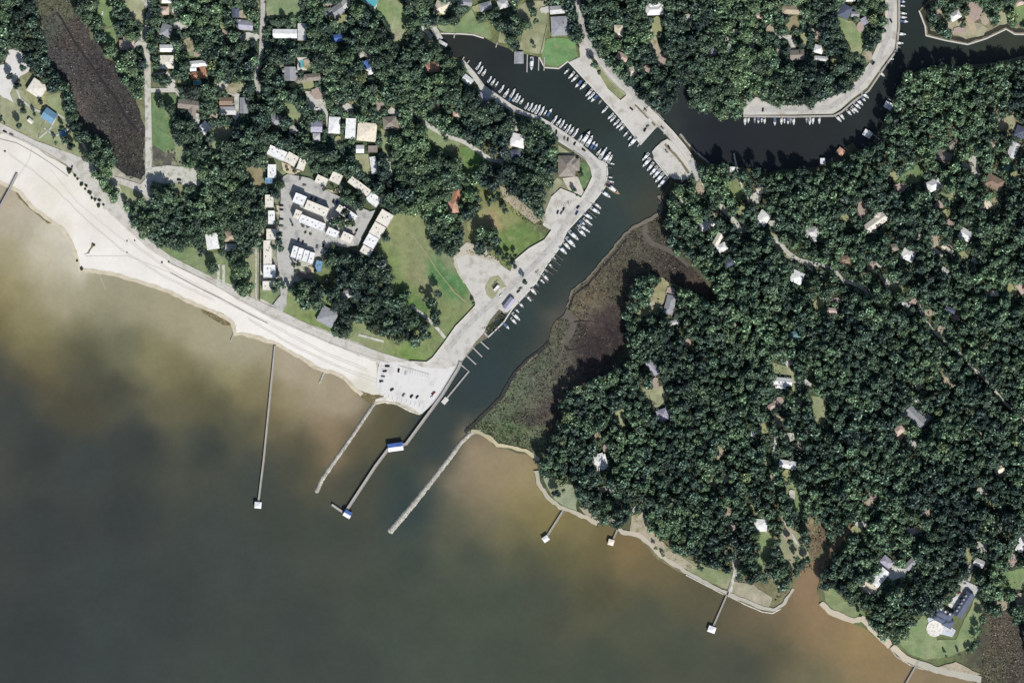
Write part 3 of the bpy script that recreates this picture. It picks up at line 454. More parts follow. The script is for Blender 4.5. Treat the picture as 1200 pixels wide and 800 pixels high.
for p, wd in (([(383, 128), (384, 145), (386, 160)], 3), ([(474, -20), (478, 0), (488, 20), (497, 34), (506, 44)], 5), ([(506, 30), (516, 47)], 7), ([(418, 66), (430, 62), (436, 78)], 9), ([(430, 48), (431, 66)], 7), ([(268, 107), (278, 112), (278, 136)], 7),
              ([(456, 128), (466, 136)], 8), ([(482, 128), (486, 134)], 6), ([(484, 130), (500, 146), (520, 158), (545, 167), (560, 177), (574, 187), (590, 190)], 5), ([(452, 183), (461, 194), (456, 208), (448, 213)], 6), ([(18, 100), (24, 116), (36, 126), (50, 132)], 2.5), ([(67, 134), (60, 150), (46, 162)], 2),
              ([(68, 134), (80, 142), (80, 152), (64, 160), (52, 150)], 2), ([(88, 158), (96, 166), (104, 182), (108, 190)], 3), ([(256, 310), (256, 332)], 3), ([(262, 310), (262, 334)], 3), ([(300, 290), (300, 350)], 2), ([(420, 392), (450, 400)], 3), ([(482, 358), (500, 372), (512, 384), (522, 396)], 3.5),
              ([(675, 208), (684, 232)], 5), ([(1120, 165), (1112, 176)], 5), ([(1127, 192), (1140, 198), (1148, 208)], 6), ([(1142, 190), (1148, 206)], 4), ([(860, 180), (866, 210), (878, 238)], 2), ([(843, 240), (854, 252), (864, 264), (868, 272)], 6),
              ([(905, 276), (914, 286), (924, 297), (936, 305), (952, 309), (968, 312), (980, 320), (988, 329), (998, 331), (1008, 336), (1020, 348)], 5), ([(944, 308), (952, 318)], 2), ([(1020, 300), (1030, 312), (1038, 312)], 3), ([(1038, 328), (1052, 334)], 7), ([(1030, 320), (1040, 338), (1046, 344)], 2.5),
              ([(1094, 276), (1093, 292), (1106, 300)], 5), ([(1076, 355), (1082, 372), (1094, 388), (1107, 400), (1120, 410), (1130, 420), (1138, 430), (1150, 440), (1158, 448), (1172, 466), (1184, 478), (1196, 490), (1212, 505)], 3.2), ([(830, 45), (836, 40)], 8), ([(850, 42), (852, 50), (856, 60)], 5),
              ([(908, 42), (925, 44), (930, 58)], 6), ([(948, 20), (950, 32), (958, 42)], 4), ([(765, 34), (764, 50), (768, 66)], 8), ([(942, 446), (950, 452)], 6), ([(922, 422), (926, 428)], 8), ([(925, 446), (942, 450)], 2), ([(910, 512), (906, 534)], 4), ([(1072, 468), (1078, 470)], 5),
              ([(916, 604), (922, 616), (930, 630), (936, 640)], 3), ([(860, 650), (862, 676)], 5), ([(856, 694), (862, 660)], 3), ([(740, 600), (750, 590), (756, 582)], 4), ([(1126, 680), (1124, 698)], 8), ([(1022, 690), (1034, 664), (1050, 668), (1062, 672)], 10), ([(1134, 680), (1136, 668), (1140, 658)], 5), ([(390, 120), (400, 126)], 4), ([(566, 118), (572, 134), (582, 128)], 7), ([(1064, 0), (1064, 0)], 1)):
    if len(p) == 2 and p[0] == p[1]: continue
    pave('driveway', strip_poly(p, wd), M_drive, .5)
for pl in ([(1094, 416), (1102, 414), (1106, 430), (1112, 444), (1120, 452), (1114, 455), (1104, 448), (1100, 440), (1098, 424)], [(838, 524), (846, 520), (850, 534), (840, 538)], [(908, 484), (918, 490), (914, 502), (907, 500)], [(740, 604), (752, 600), (764, 622), (782, 640), (800, 652), (816, 664), (806, 668), (790, 660), (772, 650), (758, 634), (738, 626)],
           [(768, 38), (758, 36), (764, 60), (768, 72), (774, 62)], [(1118, 456), (1118, 456), (1118, 456)], [(584, 216), (600, 225), (622, 245), (632, 258), (626, 262), (606, 246), (590, 234)], [(678, 594), (690, 596), (700, 606), (690, 608)], [(1046, 500), (1058, 496), (1064, 508), (1056, 516), (1048, 512)], [(1188, 696), (1204, 692), (1200, 716), (1192, 712)], [(1164, 704), (1180, 698), (1184, 712), (1172, 716)], [(914, 626), (925, 615), (930, 630), (922, 634)], [(860, 662), (866, 650), (868, 676)], [(1096, 782), (1120, 775), (1150, 790), (1120, 792)]):
    if pl[0] == pl[1]: continue
    pave('bare_ground', pl, M_dirt, 1)
for pts, w0, w1 in (([(628, 552), (631, 566), (642, 582), (656, 594), (676, 601), (700, 613)], 5, 5), ([(701, 612), (712, 607), (722, 612), (728, 623), (748, 626), (762, 638), (776, 652), (806, 671), (850, 694), (894, 712), (906, 715), (917, 708), (930, 690)], 6, 3), ([(962, 706), (972, 716), (1000, 727), (1010, 724), (1024, 738), (1044, 756)], 6, 8), ([(1046, 757), (1060, 770), (1078, 778), (1110, 788), (1150, 796)], 7, 8),
                    ([(552, 505), (562, 507), (573, 512), (582, 521), (600, 524), (616, 528), (632, 538)], 5, 4)):
    sheet('beach', rough_poly(strip_poly(pts, w0, w1), 1.2, 3, .15, seed=2), M_sand, zup(), [(628, 560, (182, 177, 158)), (700, 610, (190, 182, 162)), (740, 620, (194, 184, 166)), (850, 692, (182, 178, 164)), (900, 712, (186, 182, 166)), (980, 718, (198, 188, 166)), (1040, 750, (206, 194, 172)), (1100, 780, (184, 180, 164)), (560, 508, (178, 172, 140)), (600, 526, (202, 190, 154))], 5)
PATCH = [(212, 30, 7, 4), (222, 52, 6, 6), (206, 12, 4, 4), (284, 20, 4, 6), (292, 44, 9, 4), (300, 8, 3, 6), (262, 100, 6, 4), (272, 104, 5, 5), (276, 130, 4, 8), (360, 99, 6, 4), (372, 110, 6, 5), (346, 100, 5, 3), (408, 127, 5, 4), (420, 121, 4, 5), (444, 124, 5, 4), (385, 8, 8, 3), (399, 22, 8, 4), (330, 76, 9, 3), (316, 90, 3, 4), (360, 75, 4, 4), (262, 40, 4, 4), (260, 30, 5, 3), (232, 62, 4, 3), (214, 96, 4, 4), (200, 100, 4, 3), (250, 135, 4, 4), (230, 140, 4, 6), (256, 152, 4, 4), (344, 152, 4, 4), (396, 165, 3, 5), (384, 178, 4, 3), (430, 132, 4, 3), (465, 148, 4, 4), (412, 118, 3, 3),
 (512, 126, 3, 6), (514, 14, 6, 4), (524, 6, 5, 3), (560, 10, 5, 3), (602, 150, 3, 8), (596, 172, 3, 6), (640, 12, 6, 3), (700, 40, 3, 4), (776, 70, 4, 6), (770, 30, 5, 8), (758, 82, 4, 4), (726, 40, 5, 6), (806, 22, 4, 4), (836, 66, 4, 4), (880, 52, 4, 4), (902, 36, 4, 5), (912, 60, 3, 4), (942, 46, 4, 6), (958, 40, 3, 5), (980, 70, 4, 5), (1008, 32, 3, 5), (1016, 66, 5, 5), (1142, 12, 6, 10), (1154, 22, 4, 6), (1124, 36, 6, 3), (1100, 16, 3, 6),
 (873, 268, 3, 4), (868, 246, 5, 4), (886, 232, 5, 5), (820, 222, 4, 8), (800, 236, 4, 4), (838, 250, 4, 3), (906, 262, 4, 3), (990, 256, 4, 4), (1010, 246, 5, 8), (1046, 290, 5, 4), (1074, 278, 4, 3), (1096, 282, 4, 5), (1110, 290, 6, 3), (1128, 300, 4, 4), (1142, 306, 3, 4), (1160, 342, 4, 4), (1070, 354, 4, 3), (1090, 366, 5, 3), (1120, 372, 4, 3), (1104, 386, 4, 4), (1054, 220, 6, 4), (1048, 206, 4, 4), (1100, 240, 4, 3), (1120, 226, 5, 3), (1140, 186, 5, 3), (1174, 146, 5, 6), (1160, 170, 4, 3), (1190, 206, 5, 4), (1150, 244, 4, 4), (1108, 250, 4, 4), (1112, 262, 4, 4), (1186, 338, 5, 7), (1022, 312, 4, 5), (1010, 320, 3, 4), (980, 352, 5, 2), (958, 356, 4, 4), (786, 346, 4, 8), (762, 356, 4, 6), (804, 352, 3, 3), (860, 384, 2, 6), (806, 402, 3, 4),
 (840, 416, 3, 5), (768, 448, 3, 5), (700, 512, 3, 4), (710, 524, 3, 4), (706, 574, 4, 3), (724, 588, 3, 3), (762, 562, 3, 4), (784, 566, 4, 3), (834, 566, 4, 3), (850, 560, 3, 4), (852, 600, 3, 5), (858, 618, 4, 3), (880, 594, 4, 2), (904, 560, 4, 4), (922, 556, 4, 5), (928, 580, 3, 5), (896, 500, 4, 6), (912, 470, 5, 4), (936, 470, 4, 4), (938, 522, 3, 6), (946, 508, 4, 4), (926, 512, 4, 4), (898, 540, 4, 4), (1022, 582, 5, 4), (1018, 590, 5, 3), (1070, 622, 6, 3), (1078, 618, 4, 4), (1086, 600, 3, 4), (1090, 590, 4, 3), (1150, 576, 5, 4), (1162, 590, 6, 3), (1172, 620, 4, 4), (1174, 554, 5, 4), (1150, 640, 5, 6), (1134, 650, 4, 8), (1186, 656, 4, 6), (1004, 620, 5, 4), (1010, 614, 6, 3), (1058, 502, 6, 6), (1076, 452, 3, 4), (1150, 506, 3, 3), (1070, 520, 4, 4)]
PM = [M_drive, M_dirt, mat_plain('pinkish_bare_earth', (176, 158, 148), .12, .5), mat_plain('pale_dry_grass', (156, 158, 116), .12, .5)]
for i, (px_, py_, ra_, rb_) in enumerate(PATCH):
    ra_ *= 1.4; rb_ *= 1.4
    pl = [(px_ + ra_ * math.cos(q * .785), py_ + rb_ * math.sin(q * .785)) for q in range(8)]
    EXCL.append(pl); sheet('clearing', rough_poly(pl, 1.6, 2, .25, seed=i), PM[(i * 7 + int(px_)) % 4], zup(), None, 0)
asph = [(329, 209), (337, 204), (364, 209), (388, 226), (402, 232), (412, 238), (434, 248), (440, 246), (420, 287), (407, 290), (388, 287), (380, 298), (345, 308), (344, 330), (336, 340), (336, 357), (331, 366), (319, 358), (329, 346), (324, 296), (327, 268), (329, 234)]
pave('parking_lot', asph, M_asphalt, .3)
# kerbs
for pts in ([(480, 423), (500, 424), (507, 419), (520, 402), (534, 382), (544, 372), (557, 358)], [(602, 306), (620, 291), (638, 281), (646, 270)], [(646, 231), (657, 221), (672, 227), (681, 232), (688, 220), (694, 207), (692, 197), (686, 187), (672, 177)], [(688, 62), (700, 84), (712, 104), (727, 118), (734, 112), (716, 95), (695, 68)]):
    mb = MB(); ribbon(mb, pts, 0.45, 1.0, Z + 0.14); o = mb.build('kerb', M_kerb); o['kind'] = 'structure'
# painted lines
zm = zup() + .02
for pts in ([(0, 149.5), (42, 171), (76, 184), (105, 203), (117, 222), (135, 246), (172, 286), (200, 304), (245, 327), (320, 369), (351, 381), (400, 402), (446, 419), (480, 428), (500, 430)], [(524, 410), (545, 384), (566, 364), (580, 352), (608, 328), (630, 306), (650, 284), (668, 252), (686, 236), (699, 216), (703, 200), (692, 186), (668, 168), (640, 150)], [(679, 20), (684, 38), (700, 62), (718, 84), (740, 106), (757, 122)]):
    rb = MB()
    for p, d in resample(pts, 6.0): ribbon(rb, [p, (p[0] + d.x * 2.6, p[1] + d.y * 2.6)], .22, zm - .008, zm)
    o = rb.build('centre_line', mat_plain('faded_yellow_paint', (206, 190, 132), .1)); o['kind'] = 'structure'
mb = MB()
def dash(p, d, L, wd=0.35):
    q = (p[0] + d[0] * L, p[1] + d[1] * L); ribbon(mb, [p, q], wd, zm - .01, zm)
for i in range(10): dash((450 + i * 5.2, 466.5 + i * 1.5), (.2, -1), 4.5)
for i in range(12): dash((473 + i * 2.9, 432 + i * .75), (-.15, 1), 4.5, .25)
for i in range(12): dash((447 - i * .35, 430 + i * 2.9), (1, .15), 4.5, .25)
for i in range(8): dash((652 + i * 2.8, 246 - i * 1.0), (.4, -1), 4, .25)
for i in range(14): dash((332, 238 + i * 2.6), (-1, 0), 4.2, .25)
o = mb.build('parking_lines', M_paint); o['kind'] = 'structure'
# ================================================================ BUILDINGS
ROOF = dict(white=(240, 240, 238), offwhite=(234, 228, 214), cream=(238, 228, 206), pale=(208, 208, 206), grey=(158, 160, 164), dark=(98, 102, 112), slate=(96, 104, 124), brown=(150, 130, 114), tan=(184, 172, 150),
            salmon=(200, 158, 136), orange=(188, 140, 112), blue=(88, 122, 190), ltblue=(122, 160, 188), teal=(120, 160, 160), lilac=(176, 174, 190), pink=(206, 184, 172), taupe=(150, 142, 132))
def roofmat(k): return mat_plain(k + '_roofing', ROOF[k], 0.07, 0.9, rough=0.75, dirt=(tuple(int(v * .82) for v in ROOF[k]), 0.3, .5, .75))
LM = []     # landmarks for labels: (x, y, phrase)
RECTS = []  # footprints keeping trees off: (x, y, w, d, ang)
def house(label, x, y, wd, dp, ang, roof, typ='gable', h=3.4, wall='white', wings=(), cat='house', extras=True, chimney=False, lm=True, rise=None, name=None, roof2=None):
    wx, wy = X((x, y)); a = R(ang)
    root = empty(name or (cat.replace(' ', '_') if cat != 'house' else 'house'), (wx, wy, ground_z(x, y)), a, label, cat)
    if lm: LM.append((x, y, label))
    RECTS.append((x, y, wd, dp, ang))
    m = MB(); bm_ = MB()
    blocks = [(0, 0, wd, dp)] + list(wings)
    rs = rise if rise is not None else (0 if typ == 'flat' else min(wd, dp) * .26)
    for i, (bx, by, bw, bd) in enumerate(blocks):
        z1 = h - .25 * i
        bm_.box(bx, by, 0, z1 - .003 * i, bw - .6, bd - .6)
        ov = .3; X0, X1, Y0, Y1 = bx - bw / 2 - ov, bx + bw / 2 + ov, by - bd / 2 - ov, by + bd / 2 + ov
        r = rs * min(bw, bd) / min(wd, dp); ze = z1 - .05
        if typ == 'flat':
            m.box(bx, by, z1 - .05, z1 + .25, bw, bd)
            for (qx, qy, qw, qd) in ((bx, by + bd / 2 - .15, bw, .3), (bx, by - bd / 2 + .15, bw, .3), (bx + bw / 2 - .15, by, .3, bd - .62), (bx - bw / 2 + .15, by, .3, bd - .62)):
                m.box(qx, qy, z1 + .252, z1 + .65, qw, qd)
        else:
            lng = bw >= bd; hip = typ == 'hip'
            if lng:
                s_ = min((Y1 - Y0) / 2, (X1 - X0) / 2 - .05) if hip else 0
                ra, rb = (X0 + s_, by, ze + r), (X1 - s_, by, ze + r)
            else:
                s_ = min((X1 - X0) / 2, (Y1 - Y0) / 2 - .05) if hip else 0
                ra, rb = (bx, Y0 + s_, ze + r), (bx, Y1 - s_, ze + r)
            v = [(X0, Y0, ze), (X1, Y0, ze), (X1, Y1, ze), (X0, Y1, ze), ra, rb]
            if lng: f = [(0, 1, 5, 4), (2, 3, 4, 5), (3, 0, 4), (1, 2, 5), (3, 2, 1, 0)]
            else: f = [(1, 2, 5, 4), (3, 0, 4, 5), (0, 1, 4), (2, 3, 5), (3, 2, 1, 0)]
            m.add(v, f)
    bm_.build('wall', M_wall[wall], root)
    ro = m.build('roof', roofmat(roof), root)
    if extras:
        if chimney:
            MB().box(wd * .22, dp * .12, h, h + rs + 1.0, 1.1, 1.1).build('chimney', M_wall['brick'], ro)
        k = max(1, int(wd / 7))
        mw = MB(); mw.box(0, -dp / 2 + .28, 0.05, 2.1, 1.0, .1); mw.build('door', M_wall['brick'], root)
        for i in range(k + 1):
            xx = -wd / 2 + wd * (i + .5) / (k + 1)
            if abs(xx) < 1.2: xx += 1.8
            MB().box(xx, -dp / 2 + .28, 1.0, 2.2, 1.3, .08).build('window', M_glass, root)
            if i % 2 == 0: MB().box(xx, dp / 2 - .28, 1.0, 2.2, 1.3, .08).build('window', M_glass, root)
    return root, ro
def roof_bits(ro, n, wd, dp, z, seed=0, mat=None):
    rr = random.Random(seed)
    mt = mat or mat_plain('grey_sheet_metal', (120, 120, 122), .1)
    for i in range(n):
        xx = -wd / 2 + wd * (i + .5) / n; yy = rr.uniform(-.22, .22) * dp
        MB().box(xx, yy, z, z + .8, 1.0, 1.0).build('roof_vent', mt, ro)
H = [ # label, x, y, w, d, ang, roof, type, height, opts
 ('big cream square-roofed house by the sandy yard', 44, 104, 19, 17, -33, 'offwhite', 'hip', 6, {'rise': 1.2}),
 ('pale blue roofed house inland of the beach', 58, 136, 15, 13, -35, 'ltblue', 'gable', 4.5, {}),
 ('bluish roofed cottage under the lawn trees', 74, 157, 8, 7, 20, 'ltblue', 'hip', 3.4, {}),
 ('small white shed below the blue-roofed house', 36, 142, 6, 4, -40, 'offwhite', 'gable', 3, {'cat': 'shed', 'extras': False}),
 ('pinkish hip-roofed house beside the marsh road', 149, 53, 17, 11, 0, 'pink', 'hip', 4, {'wings': [(0, 5, 8, 9)]}),
 ('grey house, northernmost east of the marsh road', 195, 36, 13, 14, -20, 'grey', 'hip', 4, {}),
 ('white long-roofed house above the cream one', 196, 57, 17, 8, 0, 'white', 'gable', 4, {}),
 ('cream square house east of the marsh road', 196, 73, 16, 15, 0, 'offwhite', 'hip', 4, {'rise': 1.6}),
 ('small pinkish house at the top by the road', 193, 13, 10, 9, 0, 'pink', 'hip', 3.6, {}),
 ('white roof cut by the top frame edge', 196, 1, 12, 6, 0, 'white', 'gable', 3.6, {}),
 ('white L-shaped roof among the oaks', 233, 75, 21, 7, 5, 'white', 'gable', 3.8, {'wings': [(-7, -5, 7, 6)]}),
 ('orange tile roofed house south of the white L', 233, 88, 19, 8, 12, 'orange', 'hip', 4, {'wings': [(6, 2, 6, 14)]}),
 ('wide grey gabled house south of the side road', 222, 123, 26, 10, -6, 'taupe', 'gable', 4.2, {'wings': [(4, -8, 9, 16)]}),
 ('brown roofed house beside a concrete drive', 265, 119, 15, 9, 0, 'brown', 'gable', 4, {}),
 ('pale grey roof below the brown roofed house', 267, 130, 18, 9, 0, 'pale', 'gable', 4, {}),
 ('narrow grey north-south roof east of the drive', 286, 124, 9, 18, 0, 'grey', 'gable', 4, {}),
 ('grey narrow house west of the asphalt lane', 276, 14, 8, 14, 0, 'slate', 'gable', 4, {}),
 ('grey house shaded by oaks beside the lane', 288, 30, 17, 11, -5, 'lilac', 'gable', 4, {'wings': [(-8, 1, 6, 9)]}),
 ('long white roofed building south of the lawn', 334, 40, 28, 10, 0, 'white', 'gable', 5, {'rise': 1.4}),
 ('grey flat wing east of the long white roof', 354, 38, 10, 20, 0, 'pale', 'flat', 4.4, {}),
 ('bright blue tarped roof in the oaks', 396, 45, 13, 8, 5, 'blue', 'gable', 4, {}),
 ('grey stepped-gable house beside the teal pool', 340, 87, 13, 16, 0, 'grey', 'gable', 4.2, {'wings': [(0, 4, 17, 4), (0, -3, 17, 4)]}),
 ('brownish house southeast of the teal pool', 367, 91, 20, 8, 5, 'taupe', 'hip', 4, {'wings': [(-14, -1, 12, 7)]}),
 ('grey angular roof near the top edge', 395, 13, 15, 12, 35, 'grey', 'gable', 4.4, {'wings': [(-9, 4, 10, 7)]}),
 ('pale grey roof left of the swimming pool', 404, 6, 12, 10, 50, 'pale', 'gable', 4, {}),
 ('blue-shadow roof block below the white drive', 430, 76, 8, 9, 30, 'blue', 'gable', 4, {}),  # blue roof block stands in for a blue shadow by the white roof
 ('small white roof at the white drive end', 434, 83, 9, 9, 30, 'white', 'hip', 3.8, {}),
 ('salmon roofed house alone in the woods', 507, 80, 17, 10, 3, 'salmon', 'hip', 4.2, {'wings': [(0, 4, 8, 6)]}),
 ('cream roofed house with patio near the top', 517, 9, 14, 13, -20, 'cream', 'hip', 4, {}),
 ('grey roof at the top edge, north lawn', 545, 3, 16, 8, -5, 'grey', 'gable', 4, {}),
 ('grey roof beside the basin lawn', 569, 8, 14, 9, 15, 'grey', 'hip', 4, {}),
 ('pale grey roof at the top, above the boathouse', 590, 5, 13, 10, 15, 'pale', 'hip', 4, {}),
 ('small white cottage by the basin quay trees', 548, 94, 12, 8, -38, 'white', 'gable', 3.6, {}),
 ('grey roof hidden behind the basin quay', 567, 115, 13, 8, -30, 'lilac', 'gable', 3.6, {}),
 ('grey house with green waterfront lawn', 656, 31, 20, 22, 3, 'grey', 'hip', 5, {'rise': 2.2, 'chimney': True}),
 ('small grey house at the top by the lane', 653, 12, 17, 9, 5, 'pale', 'gable', 4, {}),
 ('large white roofed house near the top centre', 767, 12, 21, 12, 3, 'white', 'hip', 5, {'wings': [(0, 6, 16, 10)]}),
 ('cream roof in the woods east of the road', 725, 37, 10, 14, 0, 'cream', 'hip', 4, {}),
 ('pinkish ruined roof among dark trees', 729, 67, 13, 8, -25, 'pink', 'gable', 3.4, {}),
 ('small cream hut beside the road woods', 741, 84, 10, 10, 15, 'cream', 'hip', 3.6, {}),
 ('small lilac-white roof beside the creek woods', 834, 62, 9, 7, 10, 'lilac', 'gable', 3.8, {}),
 ('slim white roof east of the lilac one', 855, 57, 5, 10, 20, 'white', 'gable', 3.4, {}),
 ('small pale roof at the end of a drive', 862, 38, 6, 6, 0, 'offwhite', 'hip', 3.4, {}),
 ('pink roofed shed north of the creek', 889, 19, 9, 5, -10, 'pink', 'gable', 3.4, {'cat': 'shed', 'extras': False}),
 ('wide tan roofed house with a brown yard', 928, 12, 23, 10, -3, 'tan', 'hip', 4.2, {}),
 ('brown and cream gabled house, creek woods', 934, 65, 17, 12, 3, 'taupe', 'gable', 4.2, {'chimney': True}),
 ('white roof east of the brown-cream house', 959, 58, 10, 9, -15, 'white', 'hip', 3.8, {}),
 ('low white roof just above the creek road woods', 962, 69, 16, 5, -5, 'pale', 'gable', 3.4, {}),
 ('grey roof west of the bright green lawn', 990, 14, 13, 15, -25, 'slate', 'hip', 4, {}),
 ('white roof cut by the frame, top right', 995, -1, 14, 6, 0, 'white', 'gable', 4, {}),
 ('grey roof above the curved creek road', 1002, 17, 9, 6, 0, 'grey', 'gable', 3.6, {}),
 ('small lilac roof beside the curved road', 1013, 25, 7, 8, 30, 'lilac', 'gable', 3.6, {}),
 ('bright white angular roof, far northeast lot', 1119, 19, 13, 9, 30, 'white', 'hip', 4.4, {'rise': 3}),
 ('reddish roof in the top right corner', 1195, 3, 11, 7, 20, 'pink', 'hip', 4, {}),
 ('tiny white waterside hut below the landing', 858, 199, 5, 6, 0, 'white', 'gable', 3, {'cat': 'hut', 'extras': False}),
 ('peach roof in the woods south of the creek', 891, 223, 8, 8, 30, 'cream', 'hip', 3.6, {}),
 ('white roofed house south of the creek', 894, 256, 13, 16, -32, 'white', 'hip', 4.4, {'rise': 2.2}),
 ('white and tan roof west in the east woods', 828, 264, 17, 10, 32, 'white', 'gable', 4, {'wings': [(5, 2, 6, 9)]}),
 ('long white roof south of the tan one', 841, 281, 7, 16, -30, 'offwhite', 'gable', 4, {}),
 ('small white roof east of the long white one', 846, 290, 11, 9, 30, 'white', 'hip', 4, {}),
 ('grey stepped roof north of the wood road', 951, 272, 16, 12, 5, 'pale', 'hip', 4.2, {'wings': [(2, -8, 6, 7)]}),
 ('little blue-white roof deep in the woods', 880, 301, 6, 6, 30, 'lilac', 'hip', 3.4, {}),
 ('bluish roof patch in the east woods', 855, 308, 11, 8, 20, 'slate', 'hip', 3.8, {}),
 ('white hip roof south of the wood road', 934, 325, 14, 14, -25, 'white', 'hip', 4.4, {'rise': 2.4}),
 ('pinkish roof beside a lawn in the woods', 975, 364, 12, 6, -5, 'pink', 'gable', 3.6, {}),
 ('teal roof glimpsed between dense trees', 930, 393, 12, 9, 20, 'teal', 'hip', 3.8, {}),
 ('reddish brown roof at the wood road bend', 990, 304, 12, 9, 0, 'brown', 'hip', 3.6, {}),
 ('white roof with blue shade, centre east', 1064, 299, 15, 12, -25, 'white', 'hip', 4.4, {'rise': 2}),
 ('taupe roof next to the white shaded roof', 1047, 290, 10, 8, 10, 'taupe', 'hip', 3.8, {}),
 ('blue-white roof north of the pale drive', 1131, 275, 14, 12, -30, 'white', 'gable', 4.2, {}),
 ('brown lean roof by the pale drive', 1110, 292, 14, 4, -35, 'cream', 'gable', 3.4, {}),
 ('small grey roof south of the pale drive', 1107, 317, 9, 5, -40, 'pale', 'gable', 3.6, {}),
 ('white patchy roof beside the wood road fork', 1060, 356, 12, 5, -40, 'pale', 'gable', 3.6, {}),
 ('grey roof pair west of the wood road', 1113, 363, 12, 6, -20, 'slate', 'gable', 3.8, {}),
 ('white roof by the east woods right edge', 1165, 344, 9, 6, 0, 'offwhite', 'gable', 3.6, {}),
 ('pale pink roof on the right frame edge', 1197, 338, 12, 8, -60, 'pink', 'gable', 4, {}),
 ('taupe roofed house in the northeast woods', 1106, 184, 17, 13, -25, 'taupe', 'hip', 4.4, {}),
 ('taupe outbuilding above the taupe house', 1117, 168, 13, 6, 40, 'taupe', 'gable', 3.6, {}),
 ('white and blue angular house, northeast woods', 1094, 217, 16, 12, 25, 'white', 'hip', 4.6, {'rise': 3.2, 'wings': [(4, 6, 6, 7)]}),
 ('brown roofed house in the far east woods', 1165, 214, 21, 14, -28, 'brown', 'hip', 4.4, {}),
 ('small teal-blue roof above the brown house', 1179, 196, 9, 8, 20, 'teal', 'gable', 3.6, {}),
 ('grey metal roof on the right frame side', 1187, 176, 10, 18, -25, 'pale', 'gable', 4.4, {'rise': 1.2}),
 ('grey roof in the corner above the metal one', 1196, 155, 13, 13, -20, 'slate', 'hip', 4.2, {}),
 ('cream roof below the far brown house', 1157, 239, 7, 10, 30, 'cream', 'gable', 3.6, {}),
 ('long pale gabled house, northeast woods', 1026, 261, 30, 11, 36, 'offwhite', 'gable', 4.4, {'wings': [(7, 4, 9, 10)]}),
 ('purple-grey roof in the south woods', 765, 431, 18, 8, -50, 'lilac', 'gable', 4, {}),
 ('checkered blue-grey roof, south woods', 777, 486, 13, 14, 20, 'lilac', 'hip', 4.2, {'wings': [(0, 0, 17, 6)]}),
 ('blue-white long roof by the woodland lawns', 917, 447, 22, 9, -5, 'white', 'gable', 4.4, {'wings': [(-2, -5, 12, 6)]}),
 ('reddish white roof south of the blue-white', 904, 476, 8, 6, 30, 'pink', 'gable', 3.6, {}),
 ('tiny white roof in the dense south woods', 882, 509, 6, 5, -30, 'white', 'gable', 3.4, {}),
 ('grey roof under trees beside the open drive', 785, 357, 11, 22, -15, 'grey', 'hip', 4, {}),
 ('small whitish roof south of the grey one', 790, 378, 12, 5, 15, 'pale', 'gable', 3.6, {}),
 ('white faceted roof near the south shore', 703, 541, 16, 15, 15, 'white', 'hip', 4.6, {'rise': 1.6, 'wings': [(0, 0, 11, 19)]}),
 ('tiny white roof above the south beach', 717, 575, 5, 6, 10, 'white', 'gable', 3.4, {}),
 ('white wedge roof above the south lawns', 923, 544, 20, 9, -8, 'white', 'gable', 4.4, {'rise': 1.4}),
 ('square pale blue-white roof above a lawn', 891, 615, 15, 14, -3, 'white', 'hip', 4.6, {'rise': 1.8}),
 ('cream roof in the far southeast woods', 1171, 550, 12, 7, 30, 'cream', 'gable', 3.8, {}),
 ('grey-white cottage north of the mansion', 1147, 659, 12, 8, -25, 'pale', 'gable', 4, {}),
 ('white villa roof with courtyard, southeast', 1031, 676, 11, 22, -40, 'white', 'gable', 5, {'rise': 1.2, 'wings': [(-8, -2, 6, 14)]}),
 ('grey wing beside the white villa', 1066, 661, 8, 14, -45, 'grey', 'gable', 4.4, {}),
 ('pale patio house north of the white villa', 1039, 658, 10, 14, 50, 'lilac', 'hip', 4, {}),
 ('white curved roof on the right edge', 1197, 636, 9, 20, -20, 'white', 'hip', 4.4, {'rise': 1}),
 ('grey winged house in the central east woods', 1073, 488, 12, 26, 45, 'grey', 'gable', 5, {'wings': [(-5, 13, 14, 9), (4, -10, 17, 9)]}),
 ('small house beside the winged grey house', 1053, 504, 12, 9, 40, 'pink', 'hip', 3.4, {}),
 ('white-blue cottage under residential oaks', 240, 150, 12, 11, 45, 'white', 'hip', 4, {}),
 ('grey hip roof north of the condominiums', 324, 141, 12, 11, 0, 'grey', 'hip', 4, {}),
 ('lilac-grey roof with small gable, gravel court', 371, 149, 13, 12, 0, 'lilac', 'gable', 4, {}),
 ('little pale roof below the lilac-grey roof', 371, 161, 8, 9, 0, 'pale', 'hip', 3.6, {}),
 ('white long roof, first of the three in line', 392, 147, 13, 19, -3, 'white', 'hip', 4.6, {'rise': 1.4}),
 ('blue-white narrow roof, middle of the three', 411, 151, 12, 24, -3, 'white', 'flat', 4.6, {}),
 ('cream large roof, third of the three in line', 430, 155, 22, 21, -5, 'cream', 'hip', 4.6, {'rise': 1.6}),
 ('white little roof below the cream large roof', 422, 175, 9, 9, 0, 'white', 'gable', 3.6, {}),
 ('grey flat roof below the cream large roof', 437, 175, 11, 8, 0, 'taupe', 'flat', 3.6, {}),
 ('white narrow house on the little lawn', 438, 194, 7, 20, 8, 'white', 'gable', 3.8, {}),
 ('grey roof east of the cream large roof', 457, 144, 16, 14, 5, 'taupe', 'hip', 4, {}),
 ('white tealish cottage by the beach road', 249, 283, 14, 18, 8, 'white', 'gable', 4.4, {'rise': 1.4}),
 ('tan rounded roof beside the tealish cottage', 270, 277, 13, 12, 0, 'tan', 'hip', 4.2, {}),
 ('grey-white roof below the tan rounded roof', 271, 290, 13, 8, 0, 'pale', 'gable', 3.6, {}),
 ('grey hip-roofed house on the beach road lawn', 384, 371, 20, 19, -28, 'grey', 'hip', 5, {'rise': 2.5}),
 ('terracotta north half house by the park', 535, 228, 9, 13, -12, 'orange', 'gable', 4.4, {}),
